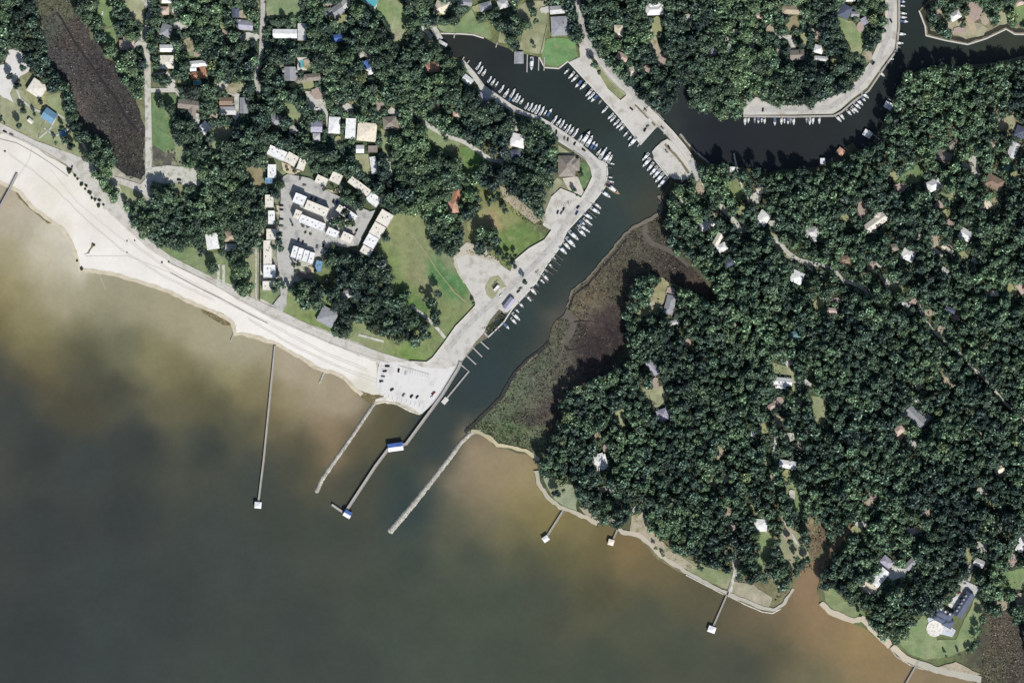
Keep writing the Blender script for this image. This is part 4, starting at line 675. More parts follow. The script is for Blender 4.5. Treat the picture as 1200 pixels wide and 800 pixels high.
 ('salmon south half house by the park', 531, 242, 11, 15, 8, 'salmon', 'hip', 4.4, {}),
 ('white roof at the edge of the park trees', 405, 345, 14, 9, 20, 'pale', 'gable', 4, {}),
 ('white house west of the quay woodland', 607, 165, 17, 15, -15, 'white', 'hip', 4.6, {'rise': 2}),
 ('small blue-grey roof south of that white house', 604, 180, 11, 9, 10, 'slate', 'hip', 3.6, {}),
 ('pale blue-grey roofed boat shed on the quay', 596.5, 356, 7, 15, -38, 'lilac', 'gable', 4.2, {'cat': 'shed'}),
 ('white trailer roof on the quay grass island', 582, 338, 3.5, 8, -42, 'white', 'flat', 2.8, {'cat': 'shed', 'extras': False}),
 ('pinkish roof beside the small quay lane', 535, 134, 8, 7, 0, 'pink', 'hip', 3.6, {}),
]
for (lb, x, y, wd, dp, ang, rf, tp, h, op) in H:
    house(lb, x, y, wd, dp, ang, rf, tp, h, wall=['white', 'cream', 'grey'][int(x + y) % 3], **op)
# yacht club pavilion with a big pyramid roof
house('large brown pyramid-roofed hall on the quay bend', 664, 195, 20, 24, 0, 'taupe', 'hip', 4.5, rise=5.5, cat='hall', wings=[(8, 2, 14, 14)], chimney=False)
CTY = [('cream courtyard below the top condominium blocks', [(330, 190), (346, 196), (352, 201), (342, 206), (332, 200)]), ('cream courtyard between the west condominium blocks', [(322, 240), (330, 242), (328, 252), (324, 250)]), ('tan yard west of the court lane', [(322, 262), (327, 262), (327, 268), (323, 268)]), ('cream patio right of the four townhouses', [(362, 312), (370, 314), (368, 320), (360, 318)]), ('cream yard below the small court pair', [(372, 219), (388, 223), (402, 219), (400, 226), (380, 226)]), ('tan planting below the lower middle condominiums', [(356, 270), (374, 274), (382, 280), (366, 279)])]
for lb_, p_ in CTY: terrace_later = None
# condominiums: flat white roofs
COND = [('condominium A', 325, 180, 22, 12, -24, 9), ('', 342, 187, 14, 13, -30, 9), ('', 354, 193, 9, 14, -20, 9), ('', 319, 201, 10, 16, 0, 8), ('', 315.5, 212, 9, 7, 0, 7), ('', 316, 236, 10, 15, 0, 8), ('', 318.5, 255, 8, 16, 0, 7),
 ('', 377, 212, 14, 10, -25, 7), ('', 394, 209, 13, 12, -25, 7), ('', 351.5, 234, 14, 12, -22, 10), ('', 371.5, 245, 28, 11.5, -22, 10), ('', 349, 252, 8, 11, -22, 9), ('', 366, 261.5, 31, 10, -22, 9),
 ('', 319, 275, 13, 13, 0, 8), ('', 314, 296, 10, 28, 0, 8), ('', 316, 318, 14, 15, 0, 8), ('', 314, 335, 12, 11, 0, 7), ('', 373.5, 312, 8, 13, -15, 5), ('', 390, 273, 14, 9, -25, 7), ('', 374, 266, 14, 8, -25, 7), ('', 407, 279, 14, 11, -25, 7),
 ('', 409, 252, 20, 10, -35, 8), ('', 400, 246, 10, 8, -35, 8), ('', 422, 219, 30, 9, -37, 8), ('', 438, 234, 16, 12, -37, 8), ('', 451, 256, 16, 16, -30, 9), ('', 442.5, 270, 15, 15, -30, 9), ('', 435, 283, 14, 14, -30, 9), ('', 429.5, 294, 13, 9, -30, 8)]
CN = ['northwest condominium block, long one at the court top', 'second condominium block from the northwest corner', 'third condominium block from the northwest corner, narrow', 'white block at the top of the west condominium row', 'small bluish block, second in the west condominium row', 'white block, third in the west condominium row', 'narrow white block, fourth in the west condominium row',
 'small condominium block above the court, left one', 'small condominium block above the court, right one', 'square end block of the upper middle condominium row', 'long white block of the upper middle condominium row', 'short end block of the lower middle condominium row', 'long white block of the lower middle condominium row',
 'wide white block, fifth in the west condominium row', 'longest white block of the west condominium row', 'wide white block near the west row south end', 'southernmost white block of the west condominium row', 'small bluish roof beside the brown patio', 'condominium block at the south court, right one', 'condominium block at the south court, left one', 'lowest condominium block of the south court',
 'middle diagonal condominium block half under trees', 'small bluish block beside the diagonal condominium', 'long diagonal condominium block, northeast side', 'square block ending the northeast diagonal row', 'topmost block of the east condominium stair', 'second block of the east condominium stair', 'third block of the east condominium stair', 'lowest block of the east condominium stair']
for i, (c, nm) in enumerate(zip(COND, CN)):
    _, x, y, wd, dp, ang, h = c
    r_, ro = house(nm, x, y, wd, dp, ang, 'ltblue' if i in (4, 17) else ('offwhite' if i % 3 else 'white'), 'flat', h, cat='condominium', name='condominium', lm=i in (0, 3, 10, 12, 14, 16, 23, 25, 27))
    r_['group'] = 'white condominium blocks'
    roof_bits(ro, max(2, int(max(wd, dp) / 6)), wd * .9 if wd > dp else wd * .6, dp, h + .25, i)
RECTS.append((358, 322, 20, 10, -8))
for i in range(4):
    x = 345.5 + i * 6.6; y = 295.5 + i * 2.4
    r_, ro = house(['westernmost', 'second', 'third', 'easternmost'][i] + ' of the four adjoining white townhouses', x, y, 6.3, 14, -16, 'white', 'flat', 9, cat='townhouse', name='townhouse', lm=i == 0)
    r_['group'] = 'row of white townhouses'; roof_bits(ro, 1, 4, 8, 9.25, i)
# mansion by the shore
mr, mro = house('blue-grey roofed mansion on the shore lawn', 1106, 719, 20, 11, -28, 'slate', 'hip', 7, rise=3, wings=[(-10, 1, 8, 9), (9, -7, 12, 10), (-2, -7, 16, 8)], cat='mansion', chimney=True)
for dx in (-6, 0, 6): MB().box(dx, 3.2, 7.3, 9.2, 2.4, 2.2).build('dormer', M_wall['white'], mro)
mr2, mro2 = house('long dark blue wing of the mansion', 1129, 708, 11, 31, -32, 'slate', 'gable', 6, rise=3.2, cat='mansion wing', name='mansion_wing')
for dy in (-10, -5, 0, 5, 10): MB().box(-3.2, dy, 6.3, 8.3, 2.2, 2.2).build('dormer', M_wall['grey'], mro2)
# paved terraces
def terrace(lbl, pts, colr, z=1.9, ringpt=None):
    EXCL.append(pts)
    mb = MB(); n = len(pts); P = [X(p) for p in pts]
    mb.add([(a, b, 1.0) for a, b in P] + [(a, b, z) for a, b in P], [tuple(range(n, 2 * n))[::1], tuple(range(n))[::-1]] + [(i, (i + 1) % n, n + (i + 1) % n, n + i) for i in range(n)])
    me_o = mb.build('terrace', mat_plain('terrace_paving', colr, .08, dirt=((170, 165, 150), .4, .5, .7))); props(me_o, lbl, 'terrace'); return me_o
def circ(cx, cy, r, n=20, a=1.0): return [(cx + r * math.cos(2 * math.pi * i / n), cy - a * r * math.sin(2 * math.pi * i / n)) for i in range(n)]
terrace('round cream terrace in front of the mansion', circ(1095, 736, 9.5), (236, 232, 222), 2.6)
terrace('pale angular terrace west of the mansion wing', [(1110, 704), (1122, 697), (1126, 704), (1118, 714), (1112, 710)][::-1], (222, 222, 220), 2.05)
terrace('pale forecourt at the mansion drive end', [(1118, 682), (1126, 678), (1149, 688), (1142, 698), (1122, 700)][::-1], (206, 206, 204), 2.0)
terrace('grey-white terrace along the mansion south side', [(1086, 722), (1100, 724), (1120, 738), (1116, 746), (1100, 742), (1088, 730)][::-1], (204, 208, 216), 2.1)
terrace('brown brick patio south of the four townhouses', [(349, 318), (367, 321), (368, 328), (352, 326), (347, 322)][::-1], (132, 116, 112), 2.1)
terrace('cream patio southwest of the white villa', [(1003, 682), (1012, 676), (1030, 686), (1026, 696), (1014, 694)][::-1], (226, 216, 196), 2.1)
terrace('pale courtyard east of the white villa', [(1034, 664), (1044, 668), (1056, 664), (1060, 674), (1046, 680), (1036, 672)][::-1], (220, 218, 214), 2.1)
terrace('tan forecourt south of the pyramid-roofed hall', [(659, 209), (676, 207), (683, 224), (680, 229), (666, 222)][::-1], (206, 198, 184), 2.0)
terrace('gravel terrace on the creek point, top right', [(1130, 18), (1140, 20), (1144, 34), (1140, 42), (1134, 30)][::-1], (186, 168, 140), 2.0)
for lb_, p_ in CTY: terrace(lb_, p_[::-1], (206, 192, 160), 1.75 + .01 * len(lb_))
# swimming pools
def pool(lbl, x, y, wd, dp, ang, deck=1.6):
    t = empty('swimming_pool', (*X((x, y)), ground_z(x, y) - .8), R(ang), lbl, 'pool')
    MB().box(0, 0, 0, 1.0, wd + deck * 2, dp + deck * 2).build('pool_deck', M_kerb, t); MB().box(0, 0, 1.0, 1.06, wd, dp).build('pool_basin', M_pool, t)
    RECTS.append((x, y, wd + 4, dp + 4, ang))
pool('teal pool behind the grey stepped-gable house', 354, 75, 5, 9, 0, 3)
pool('large pale blue pool at the top frame edge', 434, 1, 17, 8, -32)
pool('small turquoise pool below the orange tile roof', 231, 97, 8, 4, 5, .8)
RECTS.append((354, 75, 16, 14, 0))

# ================================================================ PIERS, DOCKS, SEAWALLS, JETTIES
def pier(lbl, pts, wd, z=2.4, posts=4.0, rail=True, name='pier', mat=None, cat='pier', group=None, postdx=None):
    c = X(pts[0]); root = empty(name, (0, 0, 0), 0, lbl, cat, group)
    ribbon(MB(), pts, wd, z - .25, z).build('deck', mat or M_wood, root)
    pl = MB(); rl = MB(); k = 0
    for p, d in resample(pts, posts):
        if k % 2 == 0 or posts > 3:
            for s in (-1, 1):
                q = X((p[0] - d.y * wd / 2 * s * .9, p[1] + d.x * wd / 2 * s * .9)); pl.cyl(q[0], q[1], -1.5, z - .26, .16, 6)
        k += 1
    pl.build('piling_row', M_wooddk, root)
    if rail:
        for s in (-1, 1):
            off = [(p[0], p[1]) for p in pts]
            rl = MB(); L = []
            n = len(pts)
            for i, p in enumerate(pts):
                a = Vector(pts[max(0, i - 1)]); b = Vector(pts[min(n - 1, i + 1)]); d = (b - a).normalized()
                L.append((p[0] - d.y * (wd / 2 - .1) * s, p[1] + d.x * (wd / 2 - .1) * s))
            ribbon(rl, L, .14, z + 1.0, z + 1.1)
            for p, d in resample(L, 2.2): q = X(p); rl.box(q[0], q[1], z, z + 1.0, .14, .14)
            rl.build('railing', M_wood, root)
    return root
def shelter(root, x, y, wd, dp, ang, roof, z=2.4, h=2.6, rise=1.0, hip=True, deck=True, roof2=None):
    wx, wy = X((x, y))
    a = R(ang); m = MB()
    if deck: MB().box(0, 0, z - .3, z + .02, wd, dp).build('landing', M_wood, root, (wx, wy, 0), a)
    for sx in (-1, 1):
        for sy in (-1, 1): MB().cyl(sx * (wd / 2 - .5), sy * (dp / 2 - .5), -1.5, z + h, .15, 6).build('post', M_wooddk, root, (wx, wy, 0), a)
    X0, X1, Y0, Y1, ze = -wd / 2, wd / 2, -dp / 2, dp / 2, z + h
    s_ = min(wd, dp) / 2 - .05 if hip else 0
    if wd >= dp: ra, rb = (X0 + s_, 0, ze + rise), (X1 - s_, 0, ze + rise); fs = [[(0, 1, 5, 4)], [(2, 3, 4, 5)], [(3, 0, 4), (1, 2, 5), (3, 2, 1, 0)]]
    else: ra, rb = (0, Y0 + s_, ze + rise), (0, Y1 - s_, ze + rise); fs = [[(1, 2, 5, 4)], [(3, 0, 4, 5)], [(0, 1, 4), (2, 3, 5), (3, 2, 1, 0)]]
    v = [(X0, Y0, ze), (X1, Y0, ze), (X1, Y1, ze), (X0, Y1, ze), ra, rb]
    if roof2:
        MB().add(v, fs[0]).build('roof', roofmat(roof2), root, (wx, wy, 0), a); MB().add(v, fs[1] + fs[2]).build('roof', roofmat(roof), root, (wx, wy, 0), a)
    else: MB().add(v, fs[0] + fs[1] + fs[2]).build('roof', roofmat(roof), root, (wx, wy, 0), a)
p = pier('long thin fishing pier off the beach with white-roofed shelter', [(322.5, 405), (316, 470), (309, 540), (303, 588)], 2.3, 2.8, 5); shelter(p, 302.5, 591.5, 8, 7.5, -5, 'white', 2.8)
p = pier('main harbour boardwalk with a large blue-roofed pavilion', [(540, 424), (537.5, 431), (518, 463), (498, 490), (476, 520), (466, 523), (455, 526), (440, 546), (421, 575), (404, 601)], 3.4, 3.2, 4)
shelter(p, 463.5, 523.5, 18, 9.5, 8, 'blue', 3.2, 3.2, 1.6, False, True, 'white'); shelter(p, 407.5, 602, 9, 8, -30, 'blue', 3.2, 3, 1.6, False, True, 'white')
ribbon(MB(), [(402, 600), (389, 591)], 2.6, 2.9, 3.18).build('cross_deck', M_wood, p)
LM.append((463, 523, 'blue-roofed pier pavilion'))
p = pier('short private pier with white-roofed end, south shore', [(660, 598), (641, 628)], 2.2, 2.2, 4); shelter(p, 639.5, 631, 7.5, 6.5, 35, 'white', 2.2)
p = pier('shortest private pier with cream-roofed end', [(724.5, 618), (718, 633)], 1.8, 2.2, 4); shelter(p, 716, 635, 7, 7, -15, 'cream', 2.2)
p = pier('private pier with white square roof in the bay', [(857, 682), (853, 694), (836, 733)], 1.8, 2.2, 4); shelter(p, 834, 737, 9, 7.5, -20, 'white', 2.2)
pier('pier leaving the bottom frame edge at lower right', [(1077, 773), (1060, 803), (1050, 820)], 1.8, 2.2, 4)
pier('dark steep groin wall at the left frame edge', [(20.5, 204), (10, 225), (-2, 247), (-12, 268)], 2.4, 3.4, 4)
pier('floating wooden dock with square landing beside the lot', [(538.5, 426), (549.5, 435), (524, 466)], 1.8, 1.4, 4, False, 'dock', None, 'dock')
o = MB().box(0, 0, 0.4, 1.5, 8, 5.5).build('floating_landing', M_kerb, None, (*X((521.5, 469.5)), 0), R(50)); props(o, 'small square white landing float at the dock end', 'landing')
for i, (a, b) in enumerate([((563, 400), (573, 409)), ((553, 406), (565, 418)), ((545, 415), (558, 427))]):
    pier(['first', 'second', 'third'][i] + ' empty slip finger above the floating dock', [a, b], 1.5, 1.8, 3, False, 'finger_pier', None, 'finger pier', 'finger piers along the west quay')
# slips framework on the west quay
for i, (a, b) in enumerate([((577, 380), (586, 388)), ((590, 370), (582, 366)), ((583, 383), (590, 376)), ((632, 322), (642, 331)), ((638, 314), (648, 322)), ((642, 309), (653, 318)), ((646, 303), (657, 311)), ((650, 297), (660, 305)), ((624, 336), (632, 343)), ((618, 345), (625, 352)), ((607, 353), (613, 360)), ((655, 290), (664, 297)), ((663, 277), (672, 285)), ((674, 266), (684, 275)), ((680, 257), (692, 266)), ((688, 246), (699, 255)), ((692, 237), (704, 246)), ((711, 214), (718, 215)), ((711, 207), (718, 207)), ((711, 196), (717, 197)), ((708, 217), (716, 221))]):
    pier('slip finger %s from the south on the west quay' % ['first', 'second', 'third', 'fourth', 'fifth', 'sixth', 'seventh', 'eighth', 'ninth', 'tenth', 'eleventh', 'twelfth', 'thirteenth', 'fourteenth', 'fifteenth', 'sixteenth', 'seventeenth', 'eighteenth', 'nineteenth', 'twentieth', 'twenty-first'][i], [a, b], .9, 1.7, 3, False, 'finger_pier', M_wooddk, 'finger pier', 'finger piers along the west quay')
for lb, a, b in (('jetty finger at the north landing corner', (751, 166), (747, 172)), ('left mooring finger beside the basin boathouse', (618, 64), (617.5, 85)), ('middle mooring finger beside the basin boathouse', (631.5, 67), (631, 83)), ('right mooring finger beside the basin boathouse', (638, 67), (637.5, 83)),
                 ('tiny jetty on the basin north bank', (533, 39), (532, 45)), ('tiny jetty at the basin head', (524, 64), (529, 66)), ('thin jetty beside the salmon boathouse', (975, 200), (975, 185)), ('plank walkway to the covered creek dock', (1022, 157), (1040, 170)), ('small jetty at the right basin bank', (583, 50), (581, 56)), ('thin jetty by the waterside hut', (856, 195), (868, 198)), ('jetty stub west of the basin row', (541, 72), (544, 67)), ('jetty stub beginning the basin boat row', (547, 75), (550, 71))):
    pier(lb, [a, b], 1.3, 1.7, 3, False, 'jetty', M_wood, 'jetty')
p = pier('creek quay dock walkway below the curved road', [(871, 136.5), (930, 137), (977, 136), (986, 131.5), (1001, 118.5), (1018, 106.5), (1034, 82.5), (1050.5, 59.5), (1053.5, 33), (1053.5, -10)], 2.2, 1.9, 4, False, 'dock', None, 'dock')
for lb, pts in (('light seawall walkway round the northeast point', [(1077, 13), (1084, 31), (1085, 42), (1107, 47.5), (1134, 52.5), (1156, 45.5), (1179, 34.5), (1189, 40.5), (1230, 41)]),
                ('west quay bulkhead walkway along the boats', [(542.5, 70.5), (556, 85.5), (567, 100.5), (600, 123.5), (618, 132.5), (642, 142.5), (667, 159.5), (680, 168.5), (700, 186.5), (711, 192.5), (712, 204), (709, 219), (700.5, 230.5), (690.5, 242.5), (664.5, 270.5), (655.5, 290.5), (640.5, 310.5), (628.5, 330.5), (615.5, 345.5), (600.5, 361.5)]),
                ('north landing bulkhead above the moored boats', [(655, 80.5), (665, 72.5), (667, 73.5), (694, 102.5), (723.5, 134.5), (746, 162.5), (751, 170)]), ('bulkhead along the south landing', [(767, 176), (766.5, 186), (784, 208.5)]),
                ('light bulkhead round the basin lawns', [(516, 39.5), (539, 40), (554, 41), (567, 45)]), ('bulkhead under the green waterfront lawn', [(632, 67.5), (638, 79.5), (655, 80.6)]), ('stone bulkhead along the quay slip cutout', [(568, 390.5), (572, 395), (590, 378), (600.5, 361.5)])):
    mb = MB(); ribbon(mb, pts, 1.5, -1.0, 1.32); o = mb.build('seawall', M_kerb); props(o, lb, 'seawall')
def boathouse(lb, x, y, wd, dp, ang, rf, tp='gable'):
    wx, wy = X((x, y)); root = empty('boathouse', (wx, wy, 0), R(ang), lb, 'boathouse'); LM.append((x, y, lb)); RECTS.append((x, y, wd, dp, ang))
    for sx in (-1, 1):
        for sy in (-1, 1): MB().cyl(sx * (wd / 2 - .5), sy * (dp / 2 - .5), -1.5, 3.6, .18, 6).build('post', M_wooddk, root)
    MB().box(-wd / 2 + .6, 0, 1.1, 1.3, 1.1, dp).build('deck', M_wood, root)
    v = [(-wd / 2, -dp / 2, 3.6), (wd / 2, -dp / 2, 3.6), (wd / 2, dp / 2, 3.6), (-wd / 2, dp / 2, 3.6), (0, -dp / 2, 4.7), (0, dp / 2, 4.7)]
    MB().add(v, [(1, 2, 5, 4), (3, 0, 4, 5), (0, 1, 4), (2, 3, 5), (3, 2, 1, 0)]).build('roof', roofmat(rf), root)
boathouse('grey boathouse at the basin lawn', 608, 68, 11, 14, 0, 'grey'); boathouse('white boathouse on the creek east bank', 1041, 124, 10, 8, -30, 'white'); boathouse('salmon boathouse under creek trees', 985, 178, 9, 8, -38, 'salmon')
boathouse('white covered creek dock with walkway', 1016.5, 157, 10, 8, -30, 'white'); boathouse('small white boathouse south of the creek', 964, 189, 6, 7, 0, 'white'); boathouse('small white roofed landing at the basin head', 519, 51, 11, 4, -32, 'pale')

def rock_jetty(lbl, pts, w0, w1, h=1.6, seed=0, name='rock_jetty', cat='jetty', mat=None):
    P = resample(pts, 0.9); n = len(P); m = MB(); K = 9
    vs = []
    for i, (p, d) in enumerate(P):
        t = i / (n - 1); wd = w0 + (w1 - w0) * t
        e = min(1, (n - 1 - i) / 3 + .15)
        wd *= e ** .5 * (1 + .22 * mnoise.noise(Vector((i * .17, seed, 0))))
        for k in range(K):
            u = k / (K - 1) * 2 - 1
            j = mnoise.noise(Vector((i * .9, k * 1.3, seed))) * .9
            x, y = X((p[0] - d.y * u * wd / 2 + j * .3, p[1] + d.x * u * wd / 2 + j * .3))
            vs.append((x, y, -.8 + (h + .8) * (1 - abs(u) ** 2.2) * e + j * .55))
    fs = [(i * K + k, i * K + k + 1, (i + 1) * K + k + 1, (i + 1) * K + k) for i in range(n - 1) for k in range(K - 1)]
    fs = [f[::-1] if True else f for f in fs]
    o = m.add(vs, fs).build(name, mat or M_rock); props(o, lbl, cat); return o
rock_jetty('long straight pale rock jetty west of the pavilion', [(440, 470), (432, 482), (412, 512), (392, 540), (377, 562), (370, 578)], 5.2, 6.5, 1.6, 1)
rock_jetty('broad pale rock jetty guarding the channel east side', [(563, 503), (552, 507), (541, 517), (528, 535), (507, 562), (484, 591), (468, 610), (455, 625)], 6, 8.5, 1.8, 2)
rock_jetty('low stone groin beside the wrack on the beach', [(277, 381), (274, 389), (269, 402)], 2.2, 2, 1.2, 3, 'stone_groin', 'groin')
rock_jetty('short whitish groin on the middle beach', [(381, 432), (378, 440), (373, 451)], 3, 3.5, 1.1, 4, 'stone_groin', 'groin')
rock_jetty('tiny submerged rock heap off the left beach', [(115, 319), (119, 328), (125, 342)], 3, 1.5, .35, 6, 'rock_heap', 'groin', mat_plain('wet_sandbar', (186, 172, 146), .1))
rock_jetty('stone revetment below the southeast mansion lawn', [(1042, 757), (1050, 768), (1066, 778), (1084, 784)], 3, 3, 1.6, 7, 'revetment', 'revetment')
rock_jetty('pale stone revetment at the far south point', [(850, 696), (874, 708), (893, 716), (905, 718), (916, 712)], 2.2, 2.2, 1.5, 8, 'revetment', 'revetment', M_kerb)
rock_jetty('pale stone revetment below the south clearing', [(804, 673), (825, 684), (850, 697)], 2.2, 2, 1.5, 9, 'revetment', 'revetment', M_kerb)
rock_jetty('rock shoulder along the inner lagoon shore', [(440, 472), (452, 470), (466, 473), (480, 480), (493, 486)], 4, 3, 1.3, 5, 'revetment', 'revetment', mat_plain('tan_riprap', (196, 188, 160), .2, .8))

rock_jetty('pale rock shoulder east of the bridge end', [(797, 157), (804, 166), (814, 177), (822, 184), (832, 192)], 4, 3, 1.5, 12, 'revetment', 'revetment', mat_plain('pale_rubble', (176, 170, 160), .25, .9))
# road bridge
br = empty('road_bridge', (*X((780, 155)), 0), 0, 'concrete road bridge over the channel between the two landings', 'bridge')
def brel(pts): o = X((780, 155)); return [(p[0], p[1]) for p in pts]
def rel(mb):
    ox, oy = X((780, 155)); mb.v = [(a - ox, b - oy, c) for a, b, c in mb.v]; return mb
bl = [(757, 127.5), (769, 140), (786, 157.5), (799, 173), (809, 187)]
rel(ribbon(MB(), bl, 9, 1.3, 2.6)).build('bridge_deck', M_concrete, br)
for s in (-1, 1):
    o_ = [(p[0] + .73 * s * 4.4, p[1] - .70 * s * 4.4) for p in bl]
    rel(ribbon(MB(), o_, .35, 2.6, 3.5)).build('parapet', M_kerb, br)
for p_ in ((773, 146), (781, 154), (789, 162)):
    mb = MB(); q = X(p_); mb.box(q[0], q[1], -2, 1.19, 9, 1, R(45)); rel(mb).build('pier_wall', M_kerb, br)
ml = MB(); [ribbon(ml, [p, (p[0] + d.x * 2.5, p[1] + d.y * 2.5)], .3, 2.604, 2.61) for p, d in resample(bl, 6)]; rel(ml).build('centre_line', mat_plain('yellow_paint', (205, 180, 90), .05), br)
LM.append((784, 152, 'concrete road bridge'))

# low walls and fences along the beach road
def fence(lb, pts, z=1.0, h=1.1, wd=.35, mat=None, cat='fence', name='fence', post=3.0):
    root = empty(name, (0, 0, 0), 0, lb, cat)
    ribbon(MB(), pts, wd, 1.0, 1.0 + h).build('rail_panel', mat or M_fencedk, root)
    pm = MB()
    for p, d in resample(pts, post): q = X(p); pm.box(q[0], q[1], 1.0, 1.2 + h, wd + .15, wd + .15)
    pm.build('post_line', mat or M_fencedk, root)
thin = mat_plain('grey_rail', (130, 126, 118), .1)
fence('low grey rail between beach road and sand, west part', [(0, 153), (33, 167), (60, 182), (79, 195)], h=.9, wd=.3, mat=thin)
fence('low grey rail along the beach road, middle part', [(200, 309), (240, 328), (279, 350), (320, 371), (352, 386), (400, 407)], h=.8, wd=.25, mat=thin)
fence('inner sand rail below the middle beach road', [(200, 320), (230, 336), (259, 350), (290, 367), (314, 379)], h=.8, wd=.25, mat=thin)
fence('rail between beach road and parking, east part', [(400, 407), (430, 417), (456, 425)], h=.8, wd=.25, mat=thin)
fence('rail at the top of the parking lot', [(467, 428), (485, 433), (503, 438)], h=.9, wd=.3, mat=thin)
fence('inner sand rail west, left frame edge', [(0, 163), (20, 168), (40, 179), (60, 192), (80, 207)], h=.6, wd=.25, mat=thin)
fence('dark tall fence west of the condominium row', [(305, 292), (304.5, 352)], h=3.0, wd=.4)
fence('hedge-dark fence south of the top lawn', [(318, 21), (349, 21)], h=2.5, wd=1.6, mat=mat_plain('dark_hedge', (48, 62, 44), .3), cat='hedge', name='hedge')
fence('fence west of the green waterfront lawn', [(641, 30), (633, 65)], h=1.4, wd=.3, mat=thin)
fence('wooden fence south of the long white roof', [(318, 50), (356, 51)], h=1.8, wd=.3)
# ================================================================ BOATS
def hull_mb(L, B, H, z0=-.3, stern=.82, sec=9):
    m = MB(); vs = []
    for i in range(sec):
        t = i / (sec - 1); x = -L / 2 + L * t
        hw = B / 2 * (stern + (1 - stern) * min(1, t * 3)) * (1 if t < .45 else max(.02, 1 - ((t - .45) / .55) ** 2.2))
        sh = H * (1 + .35 * t * t)
        for (u, zz) in ((-1, sh), (-.86, z0 + .35 * (sh - z0)), (0, z0), (.86, z0 + .35 * (sh - z0)), (1, sh)): vs.append((x, hw * u, zz))
    fs = [(0, 1, 2, 3, 4)]
    for i in range(sec - 1):
        for k in range(4): a = i * 5 + k; fs.append((a, a + 5, a + 6, a + 1))
    e = (sec - 1) * 5; fs.append((e + 4, e + 3, e + 2, e + 1, e))
    return m.add(vs, fs)
def deck_mb(L, B, H, x0, x1, stern=.82, inset=.9, dz=-.08):
    m = MB(); Lp = []; Rp = []
    for i in range(9):
        t = x0 + (x1 - x0) * i / 8; x = -L / 2 + L * t
        hw = B / 2 * (stern + (1 - stern) * min(1, t * 3)) * (1 if t < .45 else max(.02, 1 - ((t - .45) / .55) ** 2.2)) * inset
        z = H * (1 + .35 * t * t) + dz; Lp.append((x, hw, z)); Rp.append((x, -hw, z))
    return m.add(Lp + Rp, [(i, 9 + i, 10 + i, i + 1) for i in range(8)])
M_deckw = mat_plain('white_deck', (226, 226, 222), .04, 2); M_cock = mat_plain('grey_cockpit_sole', (128, 130, 132), .08, 2); M_teak = mat_plain('tan_deck', (176, 150, 116), .08, 2)
M_bluec = mat_plain('blue_canvas', (84, 108, 148), .08, 2); M_darkc = mat_plain('dark_canvas', (44, 52, 62), .08, 2); M_hullb = mat_plain('navy_hull', (44, 58, 92), .05, 2)
M_cream = mat_plain('cream_gelcoat', (226, 218, 198), .04, 2); M_tealc = mat_plain('teal_canvas', (70, 130, 146), .08)
def cabin(L, B, x0, x1, z0, z1, wf=.6, mat=None, parent=None, nm='cabin'):
    a, b = -L / 2 + L * x0, -L / 2 + L * x1; w = B * wf
    v = [(a, -w / 2, z0), (b, -w * .36, z0), (b, w * .36, z0), (a, w / 2, z0), (a + .2, -w * .44, z1), (b - L * .05, -w * .3, z1), (b - L * .05, w * .3, z1), (a + .2, w * .44, z1)]
    return MB().add(v, [(3, 2, 1, 0), (4, 5, 6, 7), (0, 1, 5, 4), (1, 2, 6, 5), (2, 3, 7, 6), (3, 0, 4, 7)]).build(nm, mat or M_deckw, parent)
